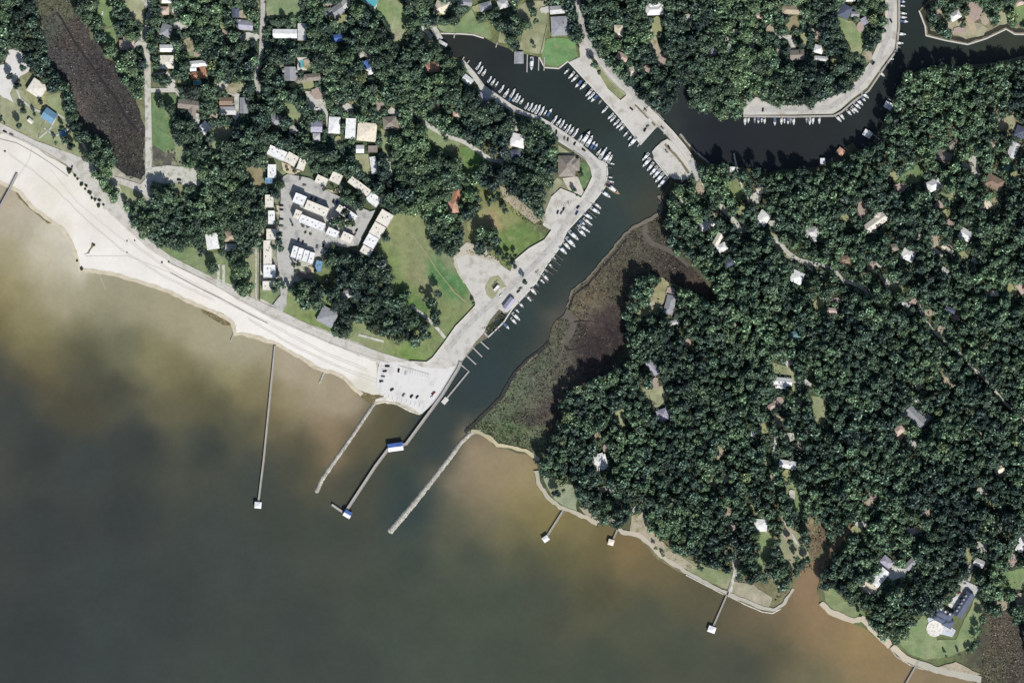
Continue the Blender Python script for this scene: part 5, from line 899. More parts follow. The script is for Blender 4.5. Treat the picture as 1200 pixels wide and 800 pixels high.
def boat_proto(kind):
    L, B = dict(sail=(11.5, 3.2), yacht=(14, 4.4), console=(8.2, 2.6), fishing=(11.5, 3.6), covered=(9, 3), skiff=(6.2, 2.2), shrimp=(19, 5.6))[kind]
    nm = dict(sail='sailboat', yacht='motor_yacht', console='centre_console_boat', fishing='fishing_boat', covered='covered_motorboat', skiff='skiff', shrimp='shrimp_trawler')[kind]
    H = dict(sail=1.1, yacht=1.6, console=.8, fishing=1.2, covered=.9, skiff=.55, shrimp=1.9)[kind]
    r = empty(nm, (0, 0, 0)); hm = M_hullb if kind == 'covered' else M_white
    hull_mb(L, B, H).build('hull', M_white, r)
    if kind == 'sail':
        deck_mb(L, B, H, .0, .98, inset=.93, dz=-.02).build('deck', M_deckw, r)
        cabin(L, B, .38, .74, H, H + .5, .5, M_white, r); MB().box(-L * .34, 0, H + .0, H + .06, L * .2, B * .42).build('cockpit', M_cock, r)
        MB().cyl(L * .1, 0, H, H + 13, .11, 6).build('mast', M_metal, r); b = MB(); b.beam((L * .1, 0, H + 1.5), (-L * .34, 0, H + 1.5), .22); b.build('boom', M_bluec, r)
    elif kind in ('yacht', 'shrimp'):
        deck_mb(L, B, H, .0, .98, inset=.93, dz=-.02).build('deck', M_deckw if kind == 'yacht' else M_teak, r)
        c = cabin(L, B, .28, .74, H, H + 1.7, .74, M_white, r); cabin(L, B, .58, .765, H + .7, H + 1.35, .68, M_glass, c, 'windscreen')
        MB().box(-L * .06, 0, H + 2.9, H + 3.0, L * .22, B * .56).build('flybridge_top', M_white, r); MB().box(-L * .04, 0, H + 1.71, H + 2.2, L * .16, B * .44).build('flybridge', M_cream, r)
        MB().box(-L * .37, 0, H - .0, H + .05, L * .2, B * .62).build('cockpit', M_cock if kind == 'yacht' else M_darkc, r)
        if kind == 'shrimp':
            for s in (-1, 1): b = MB(); b.beam((-L * .1, 0, H + 3), (-L * .12, s * 4.4, H + 8), .1); b.build('outrigger', M_metal, r)
            MB().cyl(-L * .12, 0, H, H + 9, .14, 6).build('mast', M_metal, r)
    elif kind == 'console':
        deck_mb(L, B, H, .02, .9, inset=.8, dz=-.06).build('deck', M_cock, r); deck_mb(L, B, H, .7, .98, inset=.9, dz=-.0).build('foredeck', M_deckw, r)
        MB().box(-L * .02, 0, H, H + .9, 1.1, .9).build('console', M_white, r); MB().box(-L * .04, 0, H + 1.6, H + 1.68, 2.1, 1.7).build('hard_top', M_white, r); MB().box(-L * .49, 0, .3, 1.3, .6, .7).build('outboard_motor', M_dark, r)
    elif kind == 'fishing':
        deck_mb(L, B, H, .0, .98, inset=.93, dz=-.02).build('deck', M_deckw, r); cabin(L, B, .42, .76, H, H + 1.5, .66, M_white, r)
        cabin(L, B, .6, .78, H + .6, H + 1.2, .6, M_glass, r, 'windscreen'); MB().box(-L * .3, 0, H, H + .05, L * .3, B * .66).build('cockpit', M_cock, r); MB().box(-L * .1, 0, H + 2.0, H + 2.08, L * .2, B * .6).build('canopy', M_cream, r)
    elif kind == 'covered':
        deck_mb(L, B, H, .55, .98, inset=.93, dz=-.01).build('foredeck', M_deckw, r); cabin(L, B, .04, .62, H - .1, H + .8, .86, M_bluec, r, 'canvas_cover'); MB().box(-L * .5, 0, .3, 1.2, .6, .7).build('outboard_motor', M_dark, r)
    elif kind == 'skiff':
        deck_mb(L, B, H, .02, .95, inset=.78, dz=-.1).build('deck', M_cock, r); MB().box(-L * .1, 0, H - .15, H, .5, B * .75).build('thwart', M_deckw, r); MB().box(-L * .49, 0, .2, 1.0, .5, .5).build('outboard_motor', M_dark, r)
    return r, L
PROTO = {}
def get_boat(kind):
    if kind in PROTO: return PROTO[kind]
    p = boat_proto(kind); PROTO[kind] = p; return p
ORD = ['first', 'second', 'third', 'fourth', 'fifth', 'sixth', 'seventh', 'eighth', 'ninth', 'tenth', 'eleventh', 'twelfth', 'thirteenth', 'fourteenth', 'fifteenth', 'sixteenth', 'seventeenth', 'eighteenth', 'nineteenth', 'twentieth', 'twenty-first', 'twenty-second', 'twenty-third', 'twenty-fourth', 'twenty-fifth', 'twenty-sixth', 'twenty-seventh', 'twenty-eighth', 'twenty-ninth', 'thirtieth']
BROWS = [
 ('{o} {k} from the northwest end of the west quay row', 'boats moored along the upper west quay', 58, [(561, 77, 11, 's'), (563.5, 82, 11, 's'), (567.5, 85, 9, 'f'), (574, 93, 9, 's'), (578, 96, 9, 'f'), (582, 99, 8, 'c'), (588, 104, 11, 's'), (593.5, 109, 12, 'f'), (598, 115, 9, 'v'), (601, 109, 12, 's'), (604.5, 114, 12, 's'), (607.5, 116, 10, 's'), (611.5, 118.5, 8, 'f'), (617.5, 124, 9, 's'), (622, 125, 11, 's'), (626.5, 127, 11, 's'), (630.5, 128, 13, 's'), (635, 130, 13, 's'), (639, 132.5, 8, 'c'), (644, 132, 11, 'v')]),
 ('{o} {k} from the grey hall north along the quay curve', 'boats moored along the quay curve', 58, [(650, 140, 12, 's'), (655, 143, 10, 'f'), (659, 145, 11, 's'), (662.5, 149, 9, 'c'), (666, 151, 13, 's'), (670, 153, 10, 'f'), (674.5, 155.5, 13, 's'), (680, 162, 10, 's'), (686.5, 161.5, 19, 'y'), (691, 165, 15, 'y'), (694.5, 170, 11, 'v'), (698, 172, 9, 'v')]),
 ('{o} {k} in the cluster at the quay bend', 'boats clustered at the quay bend', 56, [(702, 178, 9, 'f'), (706, 180, 14, 'f'), (709, 176, 9, 'c'), (711.5, 184, 15, 'y'), (715, 186, 11, 'f'), (705.5, 184, 8, 'k')]),
 ('{o} {k} from the north below the quay bend', 'boats moored below the quay bend', -12, [(717, 192, 7, 'c'), (715, 208, 6, 'c'), (716, 213, 8, 'f')]),
 ('{o} {k} from the bend, middle west quay', 'boats moored along the middle west quay', -37, [(718, 221.5, 21, 'h'), (710, 227.5, 14, 'y'), (700, 241, 12, 'f'), (697.5, 246.5, 14, 'y'), (694, 243, 9, 'k'), (689, 253, 13, 'y'), (688, 259, 11, 'f'), (691, 262, 8, 'c'), (682, 261, 9, 'v'), (684, 267, 12, 'f'), (679, 266, 8, 'k'), (688, 270, 9, 'c')]),
 ('{o} {k} from the north, lower west quay', 'boats moored along the lower west quay', -47, [(682, 272.5, 13, 'y'), (672.5, 276, 16, 'y'), (669, 284, 16, 'y'), (664, 287.5, 13, 'f'), (659.5, 293, 14, 'y'), (650, 303, 7, 'k'), (645, 311, 9, 'c'), (640, 317, 7, 'k'), (639.5, 325, 10, 'f'), (635, 329, 9, 'c'), (629, 333, 8, 'k'), (624.5, 340.5, 13, 'f'), (619.5, 349.5, 10, 'c'), (615, 346, 7, 'k'), (611, 357.5, 8, 'f'), (605, 371, 13, 'f'), (602, 376, 10, 'f'), (606, 364, 7, 'c'), (593.5, 382, 10, 'v')]),
 ('{o} {k} from the north along the north landing', 'boats moored along the north landing', 227, [(664, 84, 9, 'c'), (669.5, 88.5, 11, 'f'), (673, 92.5, 11, 'f'), (678, 98.5, 12, 'v'), (683.5, 101, 12, 'f'), (690, 109, 12, 'f'), (692.5, 113, 12, 's'), (696.5, 115.5, 12, 'v'), (703, 120, 7, 'k'), (708.5, 129, 11, 's'), (715.5, 136.5, 10, 's'), (718, 139.5, 10, 's'), (722, 144, 10, 's'), (725.5, 147, 11, 's'), (728.5, 150, 9, 'f'), (733.5, 157, 9, 'c'), (738.5, 161.5, 8, 'c'), (741.5, 166, 16, 'y')]),
 ('{o} {k} from the north beside the south landing', 'boats moored beside the south landing', 230, [(756.5, 184, 12, 'y'), (757.5, 190.5, 14, 'y'), (762, 195.5, 13, 'f'), (766, 200, 14, 'y'), (769.5, 203.5, 14, 'y'), (772.5, 208.5, 15, 'y'), (776, 214, 16, 'y')]),
 ('{o} {k} from the west along the creek quay', 'boats moored below the curved creek road', 270, [(873, 141.5, 11, 'f'), (877, 140.5, 8, 'f'), (884.5, 141, 8, 'k'), (888.7, 141, 8, 'v'), (892.6, 140.5, 7, 'c'), (896, 141.5, 8, 'f'), (908, 142.5, 10, 'v'), (915.6, 141.5, 10, 'f'), (919.2, 141, 8, 'c'), (923.5, 141.5, 9, 'v'), (926.6, 141.5, 8, 'k'), (930, 142, 10, 'f'), (945.3, 141, 8, 'k'), (949, 142, 10, 's'), (952.6, 141, 10, 'f'), (960, 141, 9, 'f')]),
 ('{o} {k} from the west on the creek road bend', 'boats moored on the creek road bend', -52, [(982.5, 139, 11, 'f'), (986.5, 136.5, 10, 'f'), (995, 132, 9, 'f'), (999, 130, 9, 'c')]),
 ('{o} {k} from the south on the curved road quay', 'boats moored along the curved road quay', -42, [(1002, 128.5, 11, 'f'), (1004.5, 124, 11, 'y'), (1007.5, 120, 11, 'y'), (1011, 115.5, 10, 'v'), (1014, 112, 11, 'y'), (1033.5, 87, 9, 'f')]),
 ('{o} {k} from the south on the upper creek quay', 'boats moored on the upper creek quay', -6, [(1044.5, 69.5, 7, 'c'), (1049.5, 60, 7, 'c'), (1052, 55.5, 7, 'k'), (1053.6, 50.5, 11, 'f'), (1056.6, 40, 11, 'y'), (1059, 25.2, 11, 'v'), (1058.6, 20.5, 9, 'f'), (1058.6, 15.8, 9, 'f'), (1057, 7.2, 8, 'c'), (1057, 2.2, 8, 'v')]),
]
KN = dict(s='sail', y='yacht', c='console', f='fishing', v='covered', k='skiff', h='shrimp')
KL_ = dict(s='white sailboat', y='white motor yacht', c='small open console boat', f='white cabin fishing boat', v='blue-covered motorboat', k='small grey-decked skiff', h='big white trawler')
reindex(None); boats = []
def put_boat(k, x, y, L, ang, label, group):
    kind = KN[k]; first = kind not in PROTO
    p, L0 = get_boat(kind)
    if first: reindex(None); o = p
    else: o = copy_tree(p)
    o.location = (*X((x, y)), 0.05); s = L / L0; o.scale = (s, s ** .6, s ** .8); o.rotation_euler = (0, 0, R(ang)); props(o, label, 'boat', group)
for fmt, grp, ang, lst in BROWS:
    cnt = {}
    tot = {}
    for b in lst: tot[b[3]] = tot.get(b[3], 0) + 1
    for (x, y, L, k) in lst:
        i = cnt.get(k, 0); cnt[k] = i + 1
        if tot[k] == 1: lb = fmt.replace('{o}', 'only').format(k=KL_[k])
        else: lb = fmt.format(o=ORD[i], k=KL_[k])
        lb = lb.replace('from the grey hall north along', 'from the north along')
        put_boat(k, x, y, L, ang + rnd.uniform(-3, 3), lb, grp)
put_boat('y', 623, 75, 16, 268, 'large white yacht berthed beside the basin boathouse', 'yacht at the basin boathouse')
reindex(None)
for o in list(bpy.data.objects):
    if o.get('group') == 'yacht at the basin boathouse': del o['group']
for lb, x, y, L, k, a in (('white boat lying alone off the creek east bank', 1042, 117, 5, 'k', 150), ('small white skiff by the floating dock landing', 512, 466, 5, 'k', 50)):
    put_boat(k, x, y, L, a, lb, None)
    
# ================================================================ CARS
def car_proto(kind):
    L, W, Hb, Hc = dict(sedan=(4.6, 1.85, .8, 1.42), suv=(4.9, 2.0, 1.0, 1.8), pickup=(5.6, 2.0, .95, 1.8))[kind]
    r = empty(dict(sedan='parked_car', suv='parked_suv', pickup='parked_pickup')[kind], (0, 0, 0))
    m = MB()
    prof = [(-L / 2, .35), (-L / 2, Hb), (-L * .3, Hb + .06), (L * .2, Hb + .04), (L / 2 - .15, Hb - .15), (L / 2, .55), (L / 2, .35)]
    n = len(prof); vs = [(x, s * W / 2 * (.93 if abs(x) > L * .45 else 1), z) for s in (-1, 1) for x, z in prof]
    m.add(vs, [tuple(range(n)), tuple(range(2 * n - 1, n - 1, -1))] + [(i, n + i, n + (i + 1) % n, (i + 1) % n) for i in range(n)])
    body = m.build('body', M_car, r)
    x0, x1 = (-L * .42, L * .2) if kind != 'pickup' else (-L * .08, L * .24)
    g = MB().add([(x0, -W * .45, Hb), (x1, -W * .45, Hb), (x1, W * .45, Hb), (x0, W * .45, Hb), (x0 + .45, -W * .38, Hc - .05), (x1 - .7, -W * .38, Hc - .05), (x1 - .7, W * .38, Hc - .05), (x0 + .45, W * .38, Hc - .05)],
                 [(3, 2, 1, 0), (4, 5, 6, 7), (0, 1, 5, 4), (1, 2, 6, 5), (2, 3, 7, 6), (3, 0, 4, 7)]).build('windows', M_glass, r)
    MB().box((x0 + x1) / 2 - .12, 0, Hc - .045, Hc, x1 - x0 - 1.15, W * .76).build('roof', M_car, r)
    if kind == 'pickup': MB().box(-L * .3, 0, Hb + .07, Hb + .09, L * .32, W * .8).build('cargo_bed', M_dark, r)
    for sx in (-1, 1):
        for sy in (-1, 1): MB().wheel(sx * L * .31, sy * W * .44, .34, .34, .24).build('wheel', M_dark, r)
    return r
mcar, n_, b_ = new_mat('car_paint'); oi = N(n_, 'ShaderNodeObjectInfo'); n_.links.new(oi.outputs['Color'], b_.inputs['Base Color']); b_.inputs['Roughness'].default_value = .35; b_.inputs['Specular IOR Level'].default_value = .5
M_car = mcar
CC = dict(black=(26, 28, 32), grey=(96, 98, 102), silver=(178, 180, 184), white=(232, 232, 230), blue=(48, 66, 110), red=(130, 40, 36))
CARS = [
 (454, 429, 0, 'pickup', 'black', 'black pickup, topmost of the parking lot west column'), (451, 435, 12, 'suv', 'black', 'black car, second in the parking lot west column'), (449, 441, -5, 'sedan', 'grey', 'grey car, third in the parking lot west column'), (447, 446.7, 15, 'suv', 'black', 'dark car, lowest of the parking lot west column'),
 (459.5, 456.5, 35, 'suv', 'black', 'black car, leftmost of the parking lot bottom row'), (473, 462.6, 55, 'sedan', 'grey', 'grey car, second of the parking lot bottom row'), (482.4, 464.3, 50, 'suv', 'black', 'black car, third of the parking lot bottom row'), (489, 465, 50, 'sedan', 'black', 'dark car, rightmost of the parking lot bottom row'),
 (467.3, 434, 80, 'suv', 'black', 'dark car, left one below the top rail'), (475.4, 437, 85, 'sedan', 'silver', 'silver car, right one below the top rail'), (508, 460.6, 40, 'pickup', 'red', 'red pickup at the boardwalk edge of the lot'), (506.5, 465, 35, 'sedan', 'white', 'white car beside the red pickup'),
 (6, 154.5, -25, 'sedan', 'black', 'black car on the beach road, left frame side'), (13.6, 158, -25, 'suv', 'grey', 'grey car behind the black beach road car'), (84.5, 196, 70, 'sedan', 'grey', 'grey car beside the dune shrubs'),
 (684, 176, -35, 'suv', 'black', 'black car alone on the quay curve'), (677.5, 243, 45, 'suv', 'black', 'dark car, upper of two on the middle quay'), (676, 249.6, 60, 'pickup', 'blue', 'blue pickup, lower of two on the middle quay'), (653.6, 248.7, 75, 'sedan', 'black', 'black car, left of three in the hall lot'), (658, 249.4, 60, 'sedan', 'grey', 'grey car, middle of three in the hall lot'), (660.5, 245, 70, 'sedan', 'black', 'black car, right of three in the hall lot'),
 (755.8, 152.4, 60, 'suv', 'black', 'black car at the north landing tip'), (759, 148, 40, 'sedan', 'grey', 'grey car near the bridge north end'), (652, 155, 85, 'suv', 'black', 'dark car, first on the upper quay strip'), (661.5, 162, 80, 'sedan', 'grey', 'grey car, second on the upper quay strip'), (665.5, 163.5, 80, 'sedan', 'black', 'black car, third on the upper quay strip'), (673.5, 168.5, 60, 'sedan', 'black', 'dark car, last on the upper quay strip'),
 (776, 150, -45, 'sedan', 'grey', 'grey car crossing the concrete road bridge'), (784, 173, -60, 'suv', 'black', 'dark car on the south landing, upper one'), (781, 177.5, -60, 'sedan', 'grey', 'grey car on the south landing, lower one'), (740, 128, -40, 'sedan', 'black', 'black car on the north landing middle'), (756.6, 129, -45, 'suv', 'grey', 'grey car driving toward the bridge'),
 (1044, 25, -60, 'suv', 'black', 'dark car on the curved creek road, north part'), (1023.5, 74.5, 55, 'suv', 'black', 'black car, right of the creek road pair'), (1021.5, 72.5, 65, 'sedan', 'grey', 'grey car, left of the creek road pair'), (894, 129, 80, 'sedan', 'black', 'black car on the creek road, west end'),
 (210, 211, 0, 'suv', 'black', 'black car, upper one in the walled west lot'), (211, 215, 0, 'sedan', 'grey', 'grey car, lower one in the walled west lot'), (352, 209, 70, 'suv', 'grey', 'grey car in the condominium court, left'), (357, 217, 0, 'sedan', 'grey', 'grey car lying crosswise in the condominium court'), (370, 234, 70, 'sedan', 'black', 'black car north of the long condominium'), (365, 232, 70, 'sedan', 'black', 'dark car next to the long condominium'), (391, 236, 70, 'suv', 'black', 'black car at the court east trees'), (395, 237, 70, 'sedan', 'blue', 'blue car at the court east trees'),
 (330, 241, 0, 'suv', 'black', 'black car, topmost beside the west condominium row'), (330, 246, 0, 'sedan', 'black', 'dark car, second beside the west condominium row'), (330, 257, 0, 'sedan', 'black', 'dark car, third beside the west condominium row'), (330, 265, 0, 'suv', 'grey', 'grey car, fourth beside the west condominium row'), (350, 281.4, 75, 'suv', 'black', 'black car, left of the south court pair'), (355, 284, 75, 'sedan', 'black', 'dark car, right of the south court pair'),
 (371.7, 289, 80, 'suv', 'grey', 'grey car, left one by the court exit'), (379, 288, 75, 'sedan', 'black', 'black car, right one by the court exit'), (610, 338, 40, 'sedan', 'grey', 'grey car on the lower quay edge'), (607.5, 341.5, 40, 'sedan', 'black', 'black car on the lower quay edge'), (585, 176, 60, 'suv', 'black', 'black car parked by the lane end, lawn side'), (172.5, 12, 80, 'sedan', 'black', 'black car on the marsh road, top frame edge'), (120, 16, 80, 'sedan', 'white', 'white car beside the northwest lawn'),
 (372, 128, 15, 'suv', 'white', 'white car, left in the gravel court'), (376, 129.5, -60, 'sedan', 'white', 'white car, right in the gravel court'), (193, 80.5, 0, 'sedan', 'white', 'white car below the cream square house'), (418, 270, 60, 'sedan', 'black', 'black car, top of the east condominium lane'), (416, 275, 60, 'sedan', 'grey', 'grey car, middle of the east condominium lane'),
 (1131, 683, 10, 'suv', 'grey', 'grey car on the mansion forecourt'), (1124, 694, 30, 'sedan', 'red', 'red car beside the mansion wing'), (587, 346, 45, 'sedan', 'white', 'white car just right of the quay grass island')]
cp = {}
for (x, y, a, kd, col, lb) in CARS:
    if kd not in cp: cp[kd] = car_proto(kd); reindex(None); o = cp[kd]
    else: o = copy_tree(cp[kd]); 
    o.location = (*X((x, y)), ground_z(x, y) if 'crossing' not in lb else 2.62); o.rotation_euler = (0, 0, R(a)); props(o, lb, 'car', 'parked cars'); o['_c'] = 0; del o['_c']
    c4 = (*lin(CC[col]), 1)
    o.color = c4
for o in list(bpy.data.objects):
    if o.parent and o.parent.name.startswith('parked_') and o.name.split('.')[0] in ('body', 'roof'): o.color = o.parent.color
# boat trailers in the quay lot
def trailer(lb, x, y, a):
    r = empty('boat_trailer', (*X((x, y)), ground_z(x, y)), R(a), lb, 'trailer', 'boat trailers'); m = MB(); m.beam((-2.6, .7, .5), (1.8, .7, .5), .07); m.beam((-2.6, -.7, .5), (1.8, -.7, .5), .07); m.beam((1.8, .7, .5), (3.4, 0, .5), .07); m.beam((1.8, -.7, .5), (3.4, 0, .5), .07)
    for q in (-2.2, -.6, 1.2): m.beam((q, -.8, .5), (q, .8, .5), .08)
    m.build('frame', M_dark, r)
    for s in (-1, 1): MB().wheel(-.8, s * .95, .35, .35, .22).build('wheel', M_dark, r)
trailer('long boat trailer in the hall parking lot', 666, 238, -70); trailer('boat trailer on the grass island, left', 578, 334, 48); trailer('boat trailer on the grass island, upper', 581, 330, 48); trailer('boat trailer on the lower quay strip', 629, 318, 48)

# ================================================================ TREES
def ico(n=1):
    t = (1 + 5 ** .5) / 2
    v = np.array([(-1, t, 0), (1, t, 0), (-1, -t, 0), (1, -t, 0), (0, -1, t), (0, 1, t), (0, -1, -t), (0, 1, -t), (t, 0, -1), (t, 0, 1), (-t, 0, -1), (-t, 0, 1)], float); v /= np.linalg.norm(v[0])
    f = np.array([(0, 11, 5), (0, 5, 1), (0, 1, 7), (0, 7, 10), (0, 10, 11), (1, 5, 9), (5, 11, 4), (11, 10, 2), (10, 7, 6), (7, 1, 8), (3, 9, 4), (3, 4, 2), (3, 2, 6), (3, 6, 8), (3, 8, 9), (4, 9, 5), (2, 4, 11), (6, 2, 10), (8, 6, 7), (9, 8, 1)])
    return v, f
IV, IF = ico()
def crown(seed, nq, qs, nl=9, spread=.68, style='oak'):
    """unit crown: radius 1, height about 1.5 from z=0 ; returns verts, tris(quads), tint"""
    rs = np.random.RandomState(seed); V = []; Q = []; T = []; tint = []
    lobes = []
    for i in range(nl):
        if style == 'pine':
            a = rs.uniform(0, 6.28); r = spread * rs.uniform(.1, .75) ; z = .55 + .85 * rs.uniform() * (1 - r * .5); lr = rs.uniform(.3, .42)
        else:
            a = 6.283 * (i / nl) + rs.uniform(-.4, .4); r = spread * rs.uniform(.55, 1.05) if i < nl - 2 else spread * rs.uniform(0, .3)
            z = .62 + .5 * (1 - (r / spread) ** 2) * rs.uniform(.5, 1.1) + rs.uniform(-.12, .2); lr = rs.uniform(.2, .44)
        lobes.append((r * math.cos(a), r * math.sin(a), z, lr, rs.uniform(.65, 1.25)))
    Lb = np.array(lobes)
    for l in lobes:
        k = len(V); j = 1 + rs.uniform(-.18, .12, (12, 1))
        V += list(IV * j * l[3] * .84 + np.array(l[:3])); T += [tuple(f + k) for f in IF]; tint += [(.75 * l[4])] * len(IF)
    got = 0
    while got < nq:
        li = rs.randint(nl); l = lobes[li]; d = rs.normal(size=3); d /= np.linalg.norm(d)
        if d[2] < -.35: continue
        p = np.array(l[:3]) + d * l[3] * rs.uniform(.80, 1.28)
        dd = np.linalg.norm(Lb[:, :3] - p, axis=1) / Lb[:, 3]; dd[li] = 9
        if dd.min() < .8: continue
        nrm = d + rs.normal(size=3) * .75 + np.array((0, 0, .15)); nrm /= np.linalg.norm(nrm)
        u = np.cross(nrm, (rs.normal(size=3))); u /= np.linalg.norm(u); w_ = np.cross(nrm, u); s = qs * rs.uniform(.6, 1.35)
        k = len(V); V += [p + u * s, p + w_ * s * .8, p - u * s, p - w_ * s * .8]; T += [(k, k + 1, k + 2), (k, k + 2, k + 3)]
        tv = l[4] * min(3.2, float(np.exp(rs.normal() * .42))) * (2.2 if rs.uniform() < .04 else 1); tint += [tv, tv]; got += 1  # rare bright quads: sun glints put into the tint, and pale moss
    return np.array(V, np.float32), np.array(T, np.int32), np.array(tint, np.float32)
def add_tint(me, col):      # per-corner-free: face domain via corner
    at = me.color_attributes.new('Tint', 'FLOAT_COLOR', 'CORNER')
    nfl = len(me.polygons); c = np.ones((nfl * 3, 4), np.float32); c[:, :3] = np.repeat(col, 3, 0); at.data.foreach_set('color', c.ravel())
def mesh_np(name, V, T, mat):
    me = bpy.data.meshes.new(name); nv, nf = len(V), len(T)
    me.vertices.add(nv); me.vertices.foreach_set('co', V.astype(np.float32).ravel())
    me.loops.add(nf * 3); me.loops.foreach_set('vertex_index', T.astype(np.int32).ravel())
    me.polygons.add(nf); me.polygons.foreach_set('loop_start', np.arange(0, nf * 3, 3, dtype=np.int32)); me.polygons.foreach_set('loop_total', np.full(nf, 3, np.int32))
    me.materials.append(mat); me.update(calc_edges=True); return me
HI = [crown(s, 900, .085, 12 + s % 5) for s in range(6)] + [crown(20 + s, 600, .09, 9, .5, 'pine') for s in range(2)]
LO = [crown(40 + s, 270, .12, 9 + s % 4) for s in range(8)] + [crown(60 + s, 230, .12, 8, .5, 'pine') for s in range(3)]
CM = []
for i, (V, T, t) in enumerate(HI):
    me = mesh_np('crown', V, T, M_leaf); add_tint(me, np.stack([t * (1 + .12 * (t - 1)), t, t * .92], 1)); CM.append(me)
def trunk_mesh(seed):
    rs = random.Random(seed); m = MB(); m.cyl(0, 0, -.1, .55, .05, 8, .032)
    for i in range(5):
        a = 6.28 * i / 5 + rs.uniform(-.4, .4); m.beam((0, 0, .35 + .05 * i), (.45 * math.cos(a), .45 * math.sin(a), .75 + rs.uniform(0, .25)), .018)
    return m.mesh('trunk', M_bark)
TM = [trunk_mesh(s) for s in range(3)]

